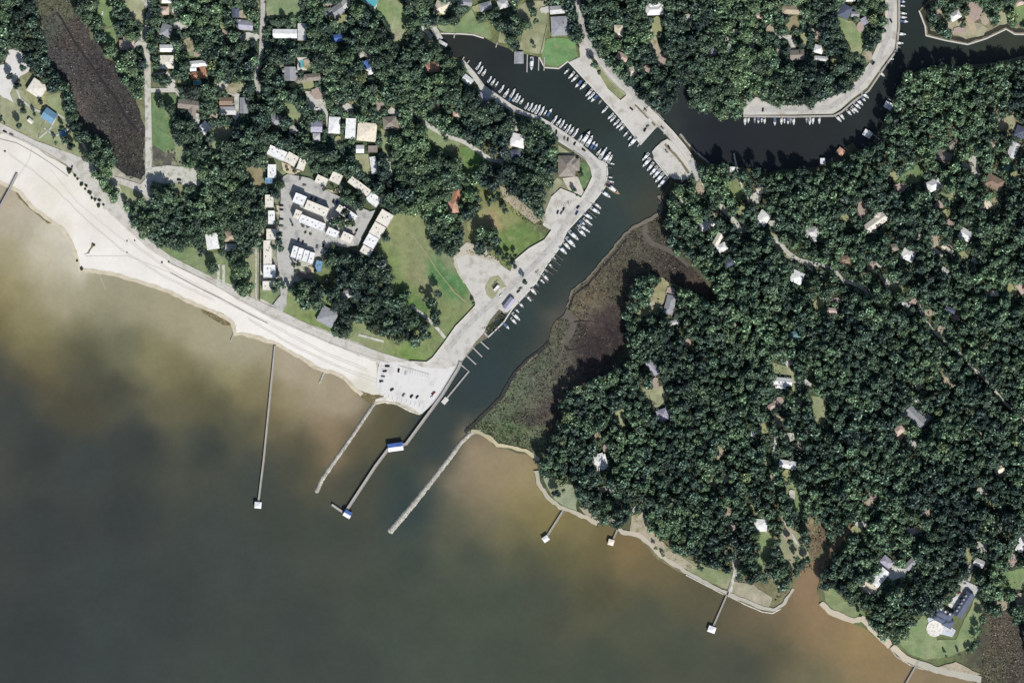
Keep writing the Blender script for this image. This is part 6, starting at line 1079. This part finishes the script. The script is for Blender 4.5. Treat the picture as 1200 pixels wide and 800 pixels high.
# where woods stand (map polygons)
WOODS = [
 ('o', [(-30, -30), (38, -30), (38, 10), (44, 30), (50, 52), (56, 66), (52, 86), (40, 84), (34, 68), (22, 56), (8, 58), (6, 76), (-4, 90), (-30, 92)]),
 ('o', [(-30, 108), (10, 108), (20, 120), (18, 140), (8, 146), (-30, 130)]),
 ('o', [(46, 82), (60, 84), (78, 100), (82, 118), (88, 146), (106, 160), (128, 172), (132, 192), (128, 206), (114, 206), (104, 186), (92, 170), (84, 150), (78, 130), (72, 108), (56, 108), (48, 92)]),
 ('o', [(84, -30), (110, -30), (110, 10), (116, 28), (122, 48), (112, 46), (106, 34), (96, 16)]),
 ('o', [(143, 56), (168, 60), (168, 106), (164, 112), (150, 102), (144, 80)]), ('o', [(126, -20), (142, -20), (154, 14), (164, 30), (162, 44), (134, 40), (130, 24), (126, 6)]), ('o', [(170, 18), (186, 20), (188, 56), (172, 62), (168, 40)]), ('o', [(180, 112), (180, 112), (180, 113)]),
 ('o', [(107, 196), (122, 204), (136, 222), (138, 236), (128, 228), (112, 212)]), ('o', [(146, 240), (168, 234), (182, 240), (184, 272), (170, 280), (158, 262)]), ('o', [(168, 238), (182, 238), (183, 262), (172, 270)]),
 ('o', [(180, -30), (480, -30), (505, 20), (514, 34), (520, 52), (530, 68), (540, 88), (548, 106), (568, 108), (600, 132), (614, 140), (600, 160), (594, 178), (584, 190), (560, 172), (545, 165), (520, 160), (500, 168), (530, 188), (546, 205), (556, 225), (546, 250), (540, 268), (534, 296), (512, 290), (506, 262), (494, 252), (484, 248), (460, 252), (440, 232), (415, 206), (400, 206), (372, 200), (345, 176), (318, 172), (308, 200), (310, 260), (306, 292), (300, 296), (296, 354), (276, 340), (270, 310), (246, 300), (236, 292), (190, 290), (182, 262), (178, 232), (192, 218), (232, 220), (238, 198), (226, 192), (204, 194), (188, 192), (186, 178), (196, 150), (186, 142), (186, 118), (212, 112), (202, 98), (182, 96), (182, 20)]),
 ('o', [(308, 212), (332, 206), (332, 232), (322, 232), (312, 228)]), ('o', [(320, 268), (334, 270), (334, 292), (322, 294)]), ('o', [(318, 322), (332, 318), (334, 342), (320, 346)]), ('o', [(342, 330), (362, 326), (378, 340), (376, 356), (362, 362), (350, 350), (342, 340)]),
 ('o', [(380, 284), (398, 286), (412, 290), (424, 300), (444, 294), (448, 310), (456, 330), (454, 350), (466, 352), (470, 340), (478, 344), (480, 368), (492, 374), (498, 388), (500, 396), (484, 400), (460, 396), (440, 388), (428, 376), (416, 374), (408, 390), (396, 396), (386, 380), (388, 364), (392, 350), (382, 330), (390, 310), (384, 298)]),
 ('o', [(398, 212), (412, 222), (424, 236), (424, 246), (410, 240), (400, 228)]), ('o', [(386, 246), (404, 248), (410, 264), (400, 272), (388, 266)]), ('o', [(508, 266), (534, 262), (538, 288), (530, 300), (516, 296), (510, 280)]), ('o', [(536, 208), (556, 212), (562, 244), (556, 254), (544, 252), (538, 236)]), ('o', [(556, 276), (568, 268), (582, 280), (580, 292), (564, 294)]),
 ('o', [(596, 140), (616, 140), (634, 138), (644, 152), (654, 170), (650, 190), (642, 212), (636, 240), (630, 256), (616, 244), (600, 230), (594, 206), (584, 196), (590, 178), (598, 170), (600, 152)]), ('o', [(560, 196), (584, 196), (596, 216), (590, 224), (572, 220), (560, 210)]),
 ('o', [(478, -30), (508, -30), (530, 10), (526, 30), (506, 30), (494, 12), (482, 0)]), ('o', [(530, -6), (550, 4), (552, 24), (538, 26)]), ('o', [(556, 10), (592, 8), (608, -10), (608, 56), (596, 54), (586, 38), (574, 26), (560, 26)]), ('o', [(620, 2), (632, 4), (638, 28), (630, 30), (622, 18)]), ('o', [(662, -30), (674, -30), (680, 20), (680, 54), (676, 66), (668, 56), (664, 20)]), ('o', [(642, 42), (662, 42), (662, 56), (646, 56)]), ('o', [(641, -20), (662, -20), (660, 4), (643, 10)]),
 ('o', [(682, -30), (1036, -30), (1036, 16), (1030, 46), (1016, 74), (998, 98), (984, 108), (952, 122), (918, 124), (900, 121), (886, 112), (872, 118), (868, 134), (838, 133), (818, 131), (810, 108), (808, 97), (800, 98), (788, 112), (780, 128), (770, 132), (752, 117), (735, 99), (714, 78), (698, 56), (684, 30)]),
 ('o', [(1090, -30), (1240, -30), (1240, 28), (1200, 32), (1176, 28), (1152, 30), (1130, 44), (1104, 42), (1094, 34), (1090, 10)]),
 ('e', [(808, 206), (816, 190), (832, 196), (856, 198), (900, 206), (920, 202), (960, 202), (1000, 182), (1030, 164), (1042, 136), (1050, 106), (1064, 90), (1096, 80), (1140, 80), (1200, 72), (1240, 70), (1240, 830), (1210, 800), (1200, 735), (1186, 720), (1160, 715), (1150, 735), (1146, 756), (1134, 764), (1152, 720), (1152, 690), (1142, 676), (1130, 676), (1112, 700), (1100, 712), (1086, 718), (1076, 726), (1050, 754), (1034, 742), (1026, 738), (1020, 718), (1000, 704), (984, 694), (966, 692), (960, 690), (968, 668), (974, 656), (984, 648), (1010, 612), (1000, 606), (972, 634), (966, 612), (948, 600), (944, 618), (948, 650), (930, 680), (916, 690), (914, 672), (900, 680), (882, 682), (866, 684), (858, 672), (848, 668), (806, 654), (790, 642), (772, 630), (764, 618), (750, 604), (740, 606), (728, 614), (706, 606), (700, 598), (680, 594), (676, 580), (660, 566), (636, 558), (634, 545), (642, 524), (654, 508), (658, 474), (668, 458), (702, 444), (724, 434), (740, 422), (738, 400), (736, 372), (740, 350), (748, 330), (762, 322), (784, 332), (806, 344), (830, 356), (842, 350), (832, 332), (812, 308), (790, 294), (784, 270), (784, 250), (792, 226), (796, 214)]),
]
HAND = [(405, 250, 7), (398, 261, 8), (411, 262, 6), (420, 227, 5), (408, 225, 6), (402, 232, 5), (328, 218, 7), (323, 227, 6), (327, 283, 6), (329, 291, 4.5), (328, 275, 4), (326, 331, 6), (323, 339, 5), (452, 279, 5), (340, 338, 3), (391, 262, 6), (333, 336, 3), (345, 201, 2.5), (350, 204, 2), (337, 199, 2), (380, 222, 2.5), (392, 224, 2), (358, 272, 2), (364, 274, 2), (343, 264, 2), (324, 247, 2.5), (325, 260, 2), (383, 293, 3), (445, 300, 5), (24, 148, 6), (12, 90, 4.5), (28, 80, 4.5), (21, 101, 5), (28, 130, 4), (48, 120, 3.5), (41, 134, 2.5), (66, 168, 2.5), (78, 164, 6), (84, 152, 5), (74, 150, 4), (84, 172, 5), (130, 60, 10), (152, 66, 10), (156, 84, 10), (158, 100, 9), (153, 28, 8), (178, 25, 8), (176, 46, 7), (137, 32, 6), (189, 121, 7), (200, 128, 7),
 (249, 313, 8), (237, 295, 6), (284, 316, 12), (288, 338, 12), (276, 300, 9), (290, 296, 8), (357, 338, 9), (367, 346, 8), (340, 340, 4), (508, 355, 6), (514, 344, 5.5), (510, 368, 6.5), (512, 378, 5), (498, 350, 4), (497, 384, 8), (471, 348, 6), (476, 362, 7), (482, 380, 9), (466, 372, 7), (448, 366, 8), (430, 360, 8), (444, 348, 8), (446, 332, 8), (438, 318, 9), (425, 330, 9), (516, 272, 8), (524, 282, 9), (530, 268, 8), (562, 278, 5), (568, 284, 6), (574, 290, 5), (552, 228, 9), (556, 244, 9), (548, 216, 8),
 (682, 205, 3), (672, 223, 2.5), (676, 229, 2), (696, 77, 5), (702, 85, 3), (735, 48, 6), (652, 578, 5.5), (660, 574, 2.5), (730, 15, 7), (922, 606, 6), (926, 612, 6), (930, 600, 6), (925, 634, 3.5), (933, 654, 4), (940, 640, 3), (916, 654, 6), (922, 680, 6), (904, 660, 8), (1016, 700, 5), (1006, 704, 4), (908, 646, 6), (956, 612, 3), (940, 608, 3), (892, 600, 7), (1023, 40, 4), (1128, 30, 4), (1101, 30, 5), (1095, 8, 6), (1108, 12, 4), (615, 30, 8), (625, 14, 5), (628, 26, 4), (626, 55, 2.5), (532, 24, 8), (532, 28, 4), (576, 20, 7), (586, 30, 9), (541, 84, 7), (523, 163, 3.5), (574, 236, 3.5), (580, 232, 5), (588, 240, 4), (575, 204, 7), (596, 300, 3.5), (590, 303, 3), (584, 296, 4), (604, 300, 3), (598, 308, 3), (592, 247, 4), (573, 240, 2.5), (615, 330, 3.5), (555, 355, 2.2), (603, 312, 3),
 (345, 310, 2.5), (350, 309, 3.5), (347, 318, 3), (370, 318, 3), (165, 236, 6), (157, 250, 6), (148, 240, 4), (128, 222, 7), (122, 214, 6), (134, 232, 6), (176, 255, 7), (113, 205, 6), (844, 654, 5), (878, 656, 9), (870, 668, 8), (888, 674, 8), (886, 640, 6), (886, 628, 7), (768, 560, 6), (800, 628, 9), (790, 622, 9), (774, 612, 9), (820, 636, 9), (824, 650, 7), (1144, 752, 4), (1134, 762, 3), (1146, 738, 5), (1150, 724, 5), (1151, 708, 4), (1124, 766, 2.5), (1108, 768, 2), (822, 666, 3), (768, 642, 2.5), (777, 650, 2.5), (818, 664, 3), (1058, 742, 9), (1050, 748, 8), (1046, 738, 8), (1018, 716, 5), (1022, 730, 5), (1008, 720, 3)]
SM = [(81.5, 200, 3.6, 2.6), (88, 206, 2, 1.6), (91, 210, 1.6, 1.5), (95.5, 216, 2.6, 2), (101, 218, 2, 2.4), (105, 226, 2.8, 2), (108, 232, 1.8, 1.6), (111.5, 234, 2, 1.5), (116.5, 234.5, 2.2, 1.8), (115.5, 241, 2.6, 1.8), (121.5, 240, 1.5, 2), (90.5, 305.5, 1.5, 1.2), (95.5, 315, 2.4, 1.4), (110, 287, 1.8, 1.0), (100, 222, 1.5, 1.5), (149, 282.5, .9, .9), (158, 282, .9, .9), (190, 307.5, 1.2, 1.2), (198, 307, 1.3, 1.2), (149, 296, .8, .8), (6, 177.5, 1.2, 1)]
occ = []
def rect_hit(x, y, m=1.0):
    for (a, b, w_, d_, an) in RECTS:
        dx, dy = x - a, -(y - b); 
        if abs(dx) > 40 or abs(dy) > 40: continue
        c, s = math.cos(R(-an)), math.sin(R(-an)); u, v = dx * c - dy * s, dx * s + dy * c
        if abs(u) < w_ / 2 + m and abs(v) < d_ / 2 + m: return True
    return False
rw = random.Random(77)
cand = []
for kind, poly in WOODS:
    xs = [p[0] for p in poly]; ys = [p[1] for p in poly]; area = 0
    for i in range(len(poly)): a, b = poly[i], poly[(i + 1) % len(poly)]; area += a[0] * b[1] - b[0] * a[1]
    area = abs(area) / 2; n = int(area / 6)
    P = np.stack([nrs.uniform(min(xs), max(xs), n * 3), nrs.uniform(min(ys), max(ys), n * 3)], 1)[:60000]
    P = P[inside(poly, P)]
    for p in P: cand.append((p[0], p[1], kind))
nrs.shuffle(cand) if False else rw.shuffle(cand)
CP = np.array([(c[0], c[1]) for c in cand])
def blocked_mask(pts):
    m = np.zeros(len(pts), bool)
    for e in EXCL:
        ex = [p[0] for p in e]; ey = [p[1] for p in e]
        s = (pts[:, 0] > min(ex)) & (pts[:, 0] < max(ex)) & (pts[:, 1] > min(ey)) & (pts[:, 1] < max(ey)) & ~m
        if s.any(): idx = np.where(s)[0]; m[idx] |= inside(e, pts[idx])
    return m
bad = blocked_mask(CP)
for ox, oy in ((2.6, 0), (-2.6, 0), (0, 2.6), (0, -2.6)): bad |= blocked_mask(CP + (ox, oy))
sunny = np.zeros(len(CP), bool)
for kk in (4, 8, 12, 16): sunny |= blocked_mask(CP - (.36 * kk, .93 * kk))
LOWT = {}
cell = {}
def fits(x, y, r, f=.62):
    gx, gy = int(x // 12), int(y // 12)
    for i in (-1, 0, 1):
        for j in (-1, 0, 1):
            for (a, b, q) in cell.get((gx + i, gy + j), ()):
                if (a - x) ** 2 + (b - y) ** 2 < (f * (r + q)) ** 2: return False
    return True
def put(x, y, r): cell.setdefault((int(x // 12), int(y // 12)), []).append((x, y, r))
TREES = []
for (x, y, r) in HAND: put(x, y, r); TREES.append((x, y, r, 'h'))
for rmin in (7.4, 5.6, 4.2, 3.0):
    for i, (x, y, kind) in enumerate(cand):
        if bad[i]: continue
        gp = mnoise.noise(Vector((x * .05, y * .05, 55))) + .4 * mnoise.noise(Vector((x * .13, y * .13, 5)))
        if gp > (.34 if 185 < x < 480 and y < 215 else .46): continue
        nf = mnoise.noise(Vector((x * .012, y * .012, 2.2)))
        base = (6.3 if kind == 'o' else 4.8) + 1.6 * nf
        r = max(2.6, base * rw.uniform(.6, 1.65))
        if r < rmin: 
            if rmin > 3.1: continue
        if rmin < 4: r = min(r, 3.6)
        elif rmin < 5: r = min(r, 5.0)
        elif rmin < 7: r = min(r, 7.0)
        if not fits(x, y, r): continue
        if rect_hit(x, y, (.7 if kind == 'o' else .5) * r): continue
        if rect_hit(x - 1.5, y - 5, .3 * r) and rw.random() < .6: continue
        low = sunny[i] or any(rect_hit(x - .36 * q, y - .93 * q, .2 * r) for q in (4, 8, 12, 15))
        if low and rw.random() < .93:
            if rw.random() < .45: continue
            r = min(r, 4.2 if kind == 'e' else 5.0); LOWT[(x, y)] = 1
        put(x, y, r); TREES.append((x, y, r, kind))
print('trees', len(TREES))
def tone(x, y):
    """leaf colour: species patches, with shadow bands of the woods mixed in"""
    n1 = mnoise.noise(Vector((x * .011, y * .011, 7))); n2 = mnoise.noise(Vector((x * .05, y * .05, 17))); n3 = rw.gauss(0, 1)
    v = .5 + .65 * n1 + .55 * n2 + .2 * n3  # noise swings also put shadow bands into the leaf colour
    for bx, by, br, amt in ((790, 330, 32, .45), (830, 320, 30, .4), (820, 230, 40, .3), (1090, 110, 70, .35), (1120, 170, 50, .2), (900, 330, 60, .1), (1010, 20, 30, .15), (700, 590, 50, .12), (960, 590, 50, .12), (900, 350, 60, .15), (20, 30, 40, -.15), (620, 200, 40, -.05), (420, 340, 50, -.25), (1100, 600, 80, -.1), (560, 130, 60, -.1)):
        d = math.hypot(x - bx, y - by) / br
        if d < 1.4: v += amt * max(0, 1 - d / 1.4) * 1.4
    v = min(1.15, max(0.0, v))
    dark = np.array([.041, .064, .055]); midc = np.array([.079, .122, .083]); brt = np.array([.140, .212, .118])
    c = dark + (midc - dark) * min(1, v / .5) if v < .5 else midc + (brt - midc) * ((v - .5) / .65)
    if rw.random() < .02: c = c * np.array([1.3, 1.1, .9])      # olive or rusty crowns
    if rw.random() < .03: c = c * .9 + np.array([.03, .03, .028])
    return c * 1.16, v
GOLD = [(320, 96, 5), (369, 175, 5), (291, 165, 6)]
for g in GOLD: TREES.append((*g, 'g'))
vis = [t for t in TREES if -2 < t[0] < 1202 and -2 < t[1] < 802]
vis.sort(key=lambda t: -t[2] - (2.0 if t[3] in 'hg' else 0))
solo = vis[:300]; sset = set(id(t) for t in solo)
rest = [t for t in TREES if id(t) not in sset]
labs = {}; made = []
# landmarks give every single tree a place
def near_lm(x, y):
    b = min(LM, key=lambda l: (l[0] - x) ** 2 + (l[1] - y) ** 2); return b
def dirword(dx, dy):
    a = math.degrees(math.atan2(-dy, dx)) % 360
    return ['east', 'northeast', 'north', 'northwest', 'west', 'southwest', 'south', 'southeast'][int((a + 22.5) // 45) % 8]
def auto_label(items, noun):
    """items: (x, y, adj) -> unique labels"""
    out = [None] * len(items); groups = {}
    for i, (x, y, adj) in enumerate(items):
        l = near_lm(x, y); k = (adj, dirword(x - l[0], y - l[1]), l[2]); groups.setdefault(k, []).append((math.hypot(x - l[0], y - l[1]), i))
    for (adj, dw, ph), g in groups.items():
        g.sort()
        for j, (_, i) in enumerate(g):
            rk = '' if len(g) == 1 else ['nearest ', 'second nearest ', 'third nearest ', 'fourth nearest ', 'fifth nearest ', 'sixth nearest ', 'seventh nearest ', 'eighth nearest '][min(j, 7)]
            wds = (rk + adj + ' ' + noun + ' ' + dw + ' of the ' + ph).split()
            if len(wds) > 16:
                drop = len(wds) - 16; phw = ph.replace(',', '').split(); 
                wds = (rk + adj + ' ' + noun + ' ' + dw + ' of the ' + ' '.join(phw[:len(phw) - drop])).split()
            out[i] = ' '.join(wds)
    seen = {}
    for i, s in enumerate(out):
        if s in seen: out[i] = ' '.join((s + ' too').split()[-16:]) if False else s.replace(noun, 'lone ' + noun, 1)
        seen[out[i]] = 1
    return out
LM += [(500, 310, 'open park lawn'), (440, 400, 'beach road bend'), (640, 280, 'quay lot'), (700, 480, 'brown marsh south edge'), (790, 300, 'east marsh streak'), (30, 70, 'sandy yard'), (100, 200, 'dune shrubs on the beach'), (660, 570, 'south shore lawn'), (980, 640, 'tidal inlet mouth'), (1160, 740, 'bottom right marsh'), (780, 640, 'sandy clearing on the south shore'), (800, 110, 'creek west bank woods'), (1100, 80, 'creek south bank'), (130, 120, 'left brown marsh'), (1110, 430, 'pale clearing by the wood road'), (860, 420, 'deep east woods centre'), (960, 480, 'woodland lawn'), (600, 215, 'brush strip')]
its = []
tn = []
for t in solo:
    c, v = tone(t[0], t[1])
    if t[3] == 'g': c = np.array([.17, .155, .05]); v = 2
    sz = 'broad' if t[2] > 8 else 'large' if t[2] > 6.6 else 'medium' if t[2] > 4.2 else 'small'
    ad = 'golden' if v == 2 else 'dark' if v < .42 else 'green' if v < .8 else 'bright green'
    its.append((t[0], t[1], sz + ' ' + ad)); tn.append(c)
lbs = auto_label(its, 'tree')
rt = random.Random(3)
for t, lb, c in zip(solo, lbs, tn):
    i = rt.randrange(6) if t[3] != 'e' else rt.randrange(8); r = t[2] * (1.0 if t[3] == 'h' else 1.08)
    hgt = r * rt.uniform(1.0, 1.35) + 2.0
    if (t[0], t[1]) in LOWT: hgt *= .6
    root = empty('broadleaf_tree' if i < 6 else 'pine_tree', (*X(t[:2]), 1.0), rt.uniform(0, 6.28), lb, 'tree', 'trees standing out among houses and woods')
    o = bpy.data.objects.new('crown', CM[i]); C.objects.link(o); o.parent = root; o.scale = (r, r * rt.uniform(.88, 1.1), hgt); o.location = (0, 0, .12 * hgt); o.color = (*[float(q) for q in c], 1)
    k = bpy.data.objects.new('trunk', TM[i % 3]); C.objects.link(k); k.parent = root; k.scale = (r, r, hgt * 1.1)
# the rest of the woods as one mass
VV, TT, CCt = [], [], []; off = 0
for t in rest:
    i = rt.randrange(8) if t[3] == 'o' or rt.random() < .6 else rt.randrange(11)
    V, T, tv = LO[i]; r = t[2] * 1.1; h = r * rt.uniform(.95, 1.3) + (4.0 if t[3] == 'e' else 2.0) + rt.uniform(0, 3.0); a = rt.uniform(0, 6.28); c, s = math.cos(a), math.sin(a)
    nl_ = mnoise.noise(Vector((t[0] * .045, t[1] * .045, 31))); lift = max(0, (2.5 + 13 * nl_) if t[3] == 'e' else (1 + 8 * nl_)) + rt.uniform(0, 2.5)
    if (t[0], t[1]) in LOWT: lift = 0; h = r * .75 + .8
    x, y = X(t[:2]); q = np.empty_like(V); q[:, 0] = (V[:, 0] * c - V[:, 1] * s) * r + x; q[:, 1] = (V[:, 0] * s + V[:, 1] * c) * r + y; q[:, 2] = V[:, 2] * h + 1.2 + lift
    VV.append(q); TT.append(T + off); off += len(V); cc, _ = tone(t[0], t[1]); CCt.append(tv[:, None] * cc[None])
V = np.concatenate(VV); T = np.concatenate(TT); Cc = np.concatenate(CCt).astype(np.float32)
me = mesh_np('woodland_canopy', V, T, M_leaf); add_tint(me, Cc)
wood = bpy.data.objects.new('woodland_canopy', me); C.objects.link(wood); props(wood, 'dense mixed tree canopy filling the woods behind the single trees', 'woodland', None, 'stuff')
print('wood tris', len(T))
# undergrowth: shrubs, counted ones
def shrub(x, y, r, h, lb, c=(.055, .075, .04)):
    root = empty('shrub', (*X((x, y)), 1.2), rt.uniform(0, 6), lb, 'shrub', 'dark shrubs dotted on the sand')
    o = bpy.data.objects.new('foliage', CM[rt.randrange(6)]); C.objects.link(o); o.parent = root; o.scale = (r, r, h); o.location = (0, 0, -.3 * h); o.color = (*c, 1)
    s = MB().cyl(0, 0, 0, h * .5, .12, 6).build('stem', M_bark, root)
for i, (x, y, r, h) in enumerate(SM):
    if i < 11: lb = ORD[i] + ' shrub from the northwest in the dune line'
    else: lb = 'small dark shrub %s on the beach sand' % ['above the water pool', 'at the water edge', 'in the wrack hook', 'left of the dune line middle', 'upper left of four inland dots', 'upper right of four inland dots', 'beside the road lawn, left', 'beside the road lawn, right', 'lower left of four inland dots', 'near the left frame edge'][i - 11]
    shrub(x, y, r, h, lb)
# understory brush between trees and along brush strip: a scattered mass
def scatter(name, polys, dens, size, cols, label, zz=1.3, hh=1.0, cat='vegetation', seed=1, avoid=True, up=.4):
    rs = np.random.RandomState(seed); Vv = []; Ct = []
    for poly in polys:
        xs = [p[0] for p in poly]; ys = [p[1] for p in poly]; n = int((max(xs) - min(xs)) * (max(ys) - min(ys)) * dens)
        P = np.stack([rs.uniform(min(xs), max(xs), n), rs.uniform(min(ys), max(ys), n)], 1); P = P[inside(poly, P)]
        if avoid:
            P = P[~blocked_mask(P)]; P = P[np.array([not rect_hit(p[0], p[1], 1.0) for p in P], dtype=bool)]
        else:
            for e in EXCL2: P = P[~inside(e, P)]
        keep = np.array([mnoise.noise(Vector((p[0] * .15, p[1] * .15, seed))) > -.15 + rs.uniform(-.3, .3) for p in P], dtype=bool); P = P[keep]
        if not len(P): continue
        n = len(P); ctr = np.stack([P[:, 0] - 600, 400 - P[:, 1], zz + rs.uniform(0, hh, n)], 1)
        nr = rs.normal(size=(n, 3)) * .8 + np.array((0, 0, up)); nr /= np.linalg.norm(nr, axis=1)[:, None]
        u = np.cross(nr, rs.normal(size=(n, 3))); u /= np.linalg.norm(u, axis=1)[:, None]; w2 = np.cross(nr, u); s = size * rs.uniform(.5, 1.5, (n, 1))
        Vv.append(np.stack([ctr + u * s, ctr + w2 * s, ctr - u * s, ctr - w2 * s], 1).reshape(-1, 3))
        ci = np.array(cols)[rs.randint(len(cols), size=n)] * rs.uniform(.7, 1.3, (n, 1)); Ct.append(np.repeat(ci, 2, 0))
    V = np.concatenate(Vv); k = np.arange(len(V) // 4)[:, None] * 4
    T = np.stack([k + [0, 1, 2], k + [0, 2, 3]], 1).reshape(-1, 3); me = mesh_np(name, V, T, M_leaf); add_tint(me, np.concatenate(Ct).astype(np.float32))
    o = bpy.data.objects.new(name, me); C.objects.link(o); props(o, label, cat, None, 'stuff'); return o
scatter('undergrowth', [w_[1] for w_ in WOODS if w_[0] in 'oe'], .16, 1.1, [(.05, .07, .045), (.08, .11, .06), (.04, .055, .045), (.13, .12, .10)], 'low brush and shrubs under the trees', hh=1.8)
scatter('mid_canopy', [w_[1] for w_ in WOODS if w_[0] == 'e'], .36, .75, [(.05, .085, .065), (.08, .13, .085), (.045, .07, .06), (.16, .17, .15), (.09, .14, .075)], 'loose smaller branches and saplings between the big crowns of the woods', zz=5.0, hh=9.0, cat='woodland', seed=11, up=.6)
scatter('marsh_grass', [east_marsh], .40, .7, [(.20, .165, .12), (.10, .085, .065), (.05, .042, .04), (.13, .13, .08), (.03, .028, .03)], 'patchy brown and tan marsh grass tufts on the east marsh', hh=.5, cat='marsh grass', seed=4, avoid=False)
scatter('marsh_grass', [left_marsh], .38, .65, [(.10, .088, .082), (.17, .155, .145), (.035, .032, .033), (.12, .12, .085), (.03, .028, .03)], 'dull brown marsh grass tufts on the left marsh', hh=.5, cat='marsh grass', seed=5, avoid=False)
scatter('marsh_grass', [[(1158, 718), (1182, 722), (1230, 738), (1230, 820), (1140, 812), (1152, 770)]], .35, .7, [(.20, .17, .14), (.06, .055, .05), (.10, .10, .07)], 'speckled dry marsh grass in the bottom right corner', hh=.6, cat='marsh grass', seed=6, avoid=False)
scatter('brush', [[(584, 214), (600, 222), (622, 242), (640, 256), (634, 266), (618, 262), (600, 248), (586, 230)], [(545, 294), (560, 288), (604, 300), (598, 316), (582, 306), (560, 298)], [(558, 380), (566, 384), (596, 358), (592, 372), (572, 388)], [(568, 386), (576, 378), (590, 368), (592, 374), (578, 390), (572, 393)]], .45, .8, [(.09, .10, .05), (.14, .11, .075), (.05, .07, .035)], 'low brown and green brush strips near the quay lot', hh=1.2, cat='brush', seed=7, avoid=False)
scatter('shore_scrub', [[(952, 610), (1000, 590), (996, 612), (970, 640), (950, 655)], [(925, 664), (945, 660), (962, 652), (978, 636), (985, 644), (966, 668), (936, 672)], [(1018, 722), (1034, 708), (1044, 712), (1030, 742), (1020, 740)], [(912, 690), (926, 692), (918, 708), (908, 704)], [(760, 620), (800, 650), (812, 668), (800, 664), (768, 640)], [(676, 600), (700, 604), (722, 606), (716, 614), (700, 612)], [(540, 500), (560, 492), (600, 500), (634, 520), (630, 530), (600, 522), (580, 518), (562, 506)]], .25, .8, [(.08, .095, .045), (.16, .14, .09), (.05, .065, .035)], 'scrubby green and tan plants along the shoreline', hh=.9, cat='scrub', seed=8, avoid=False)
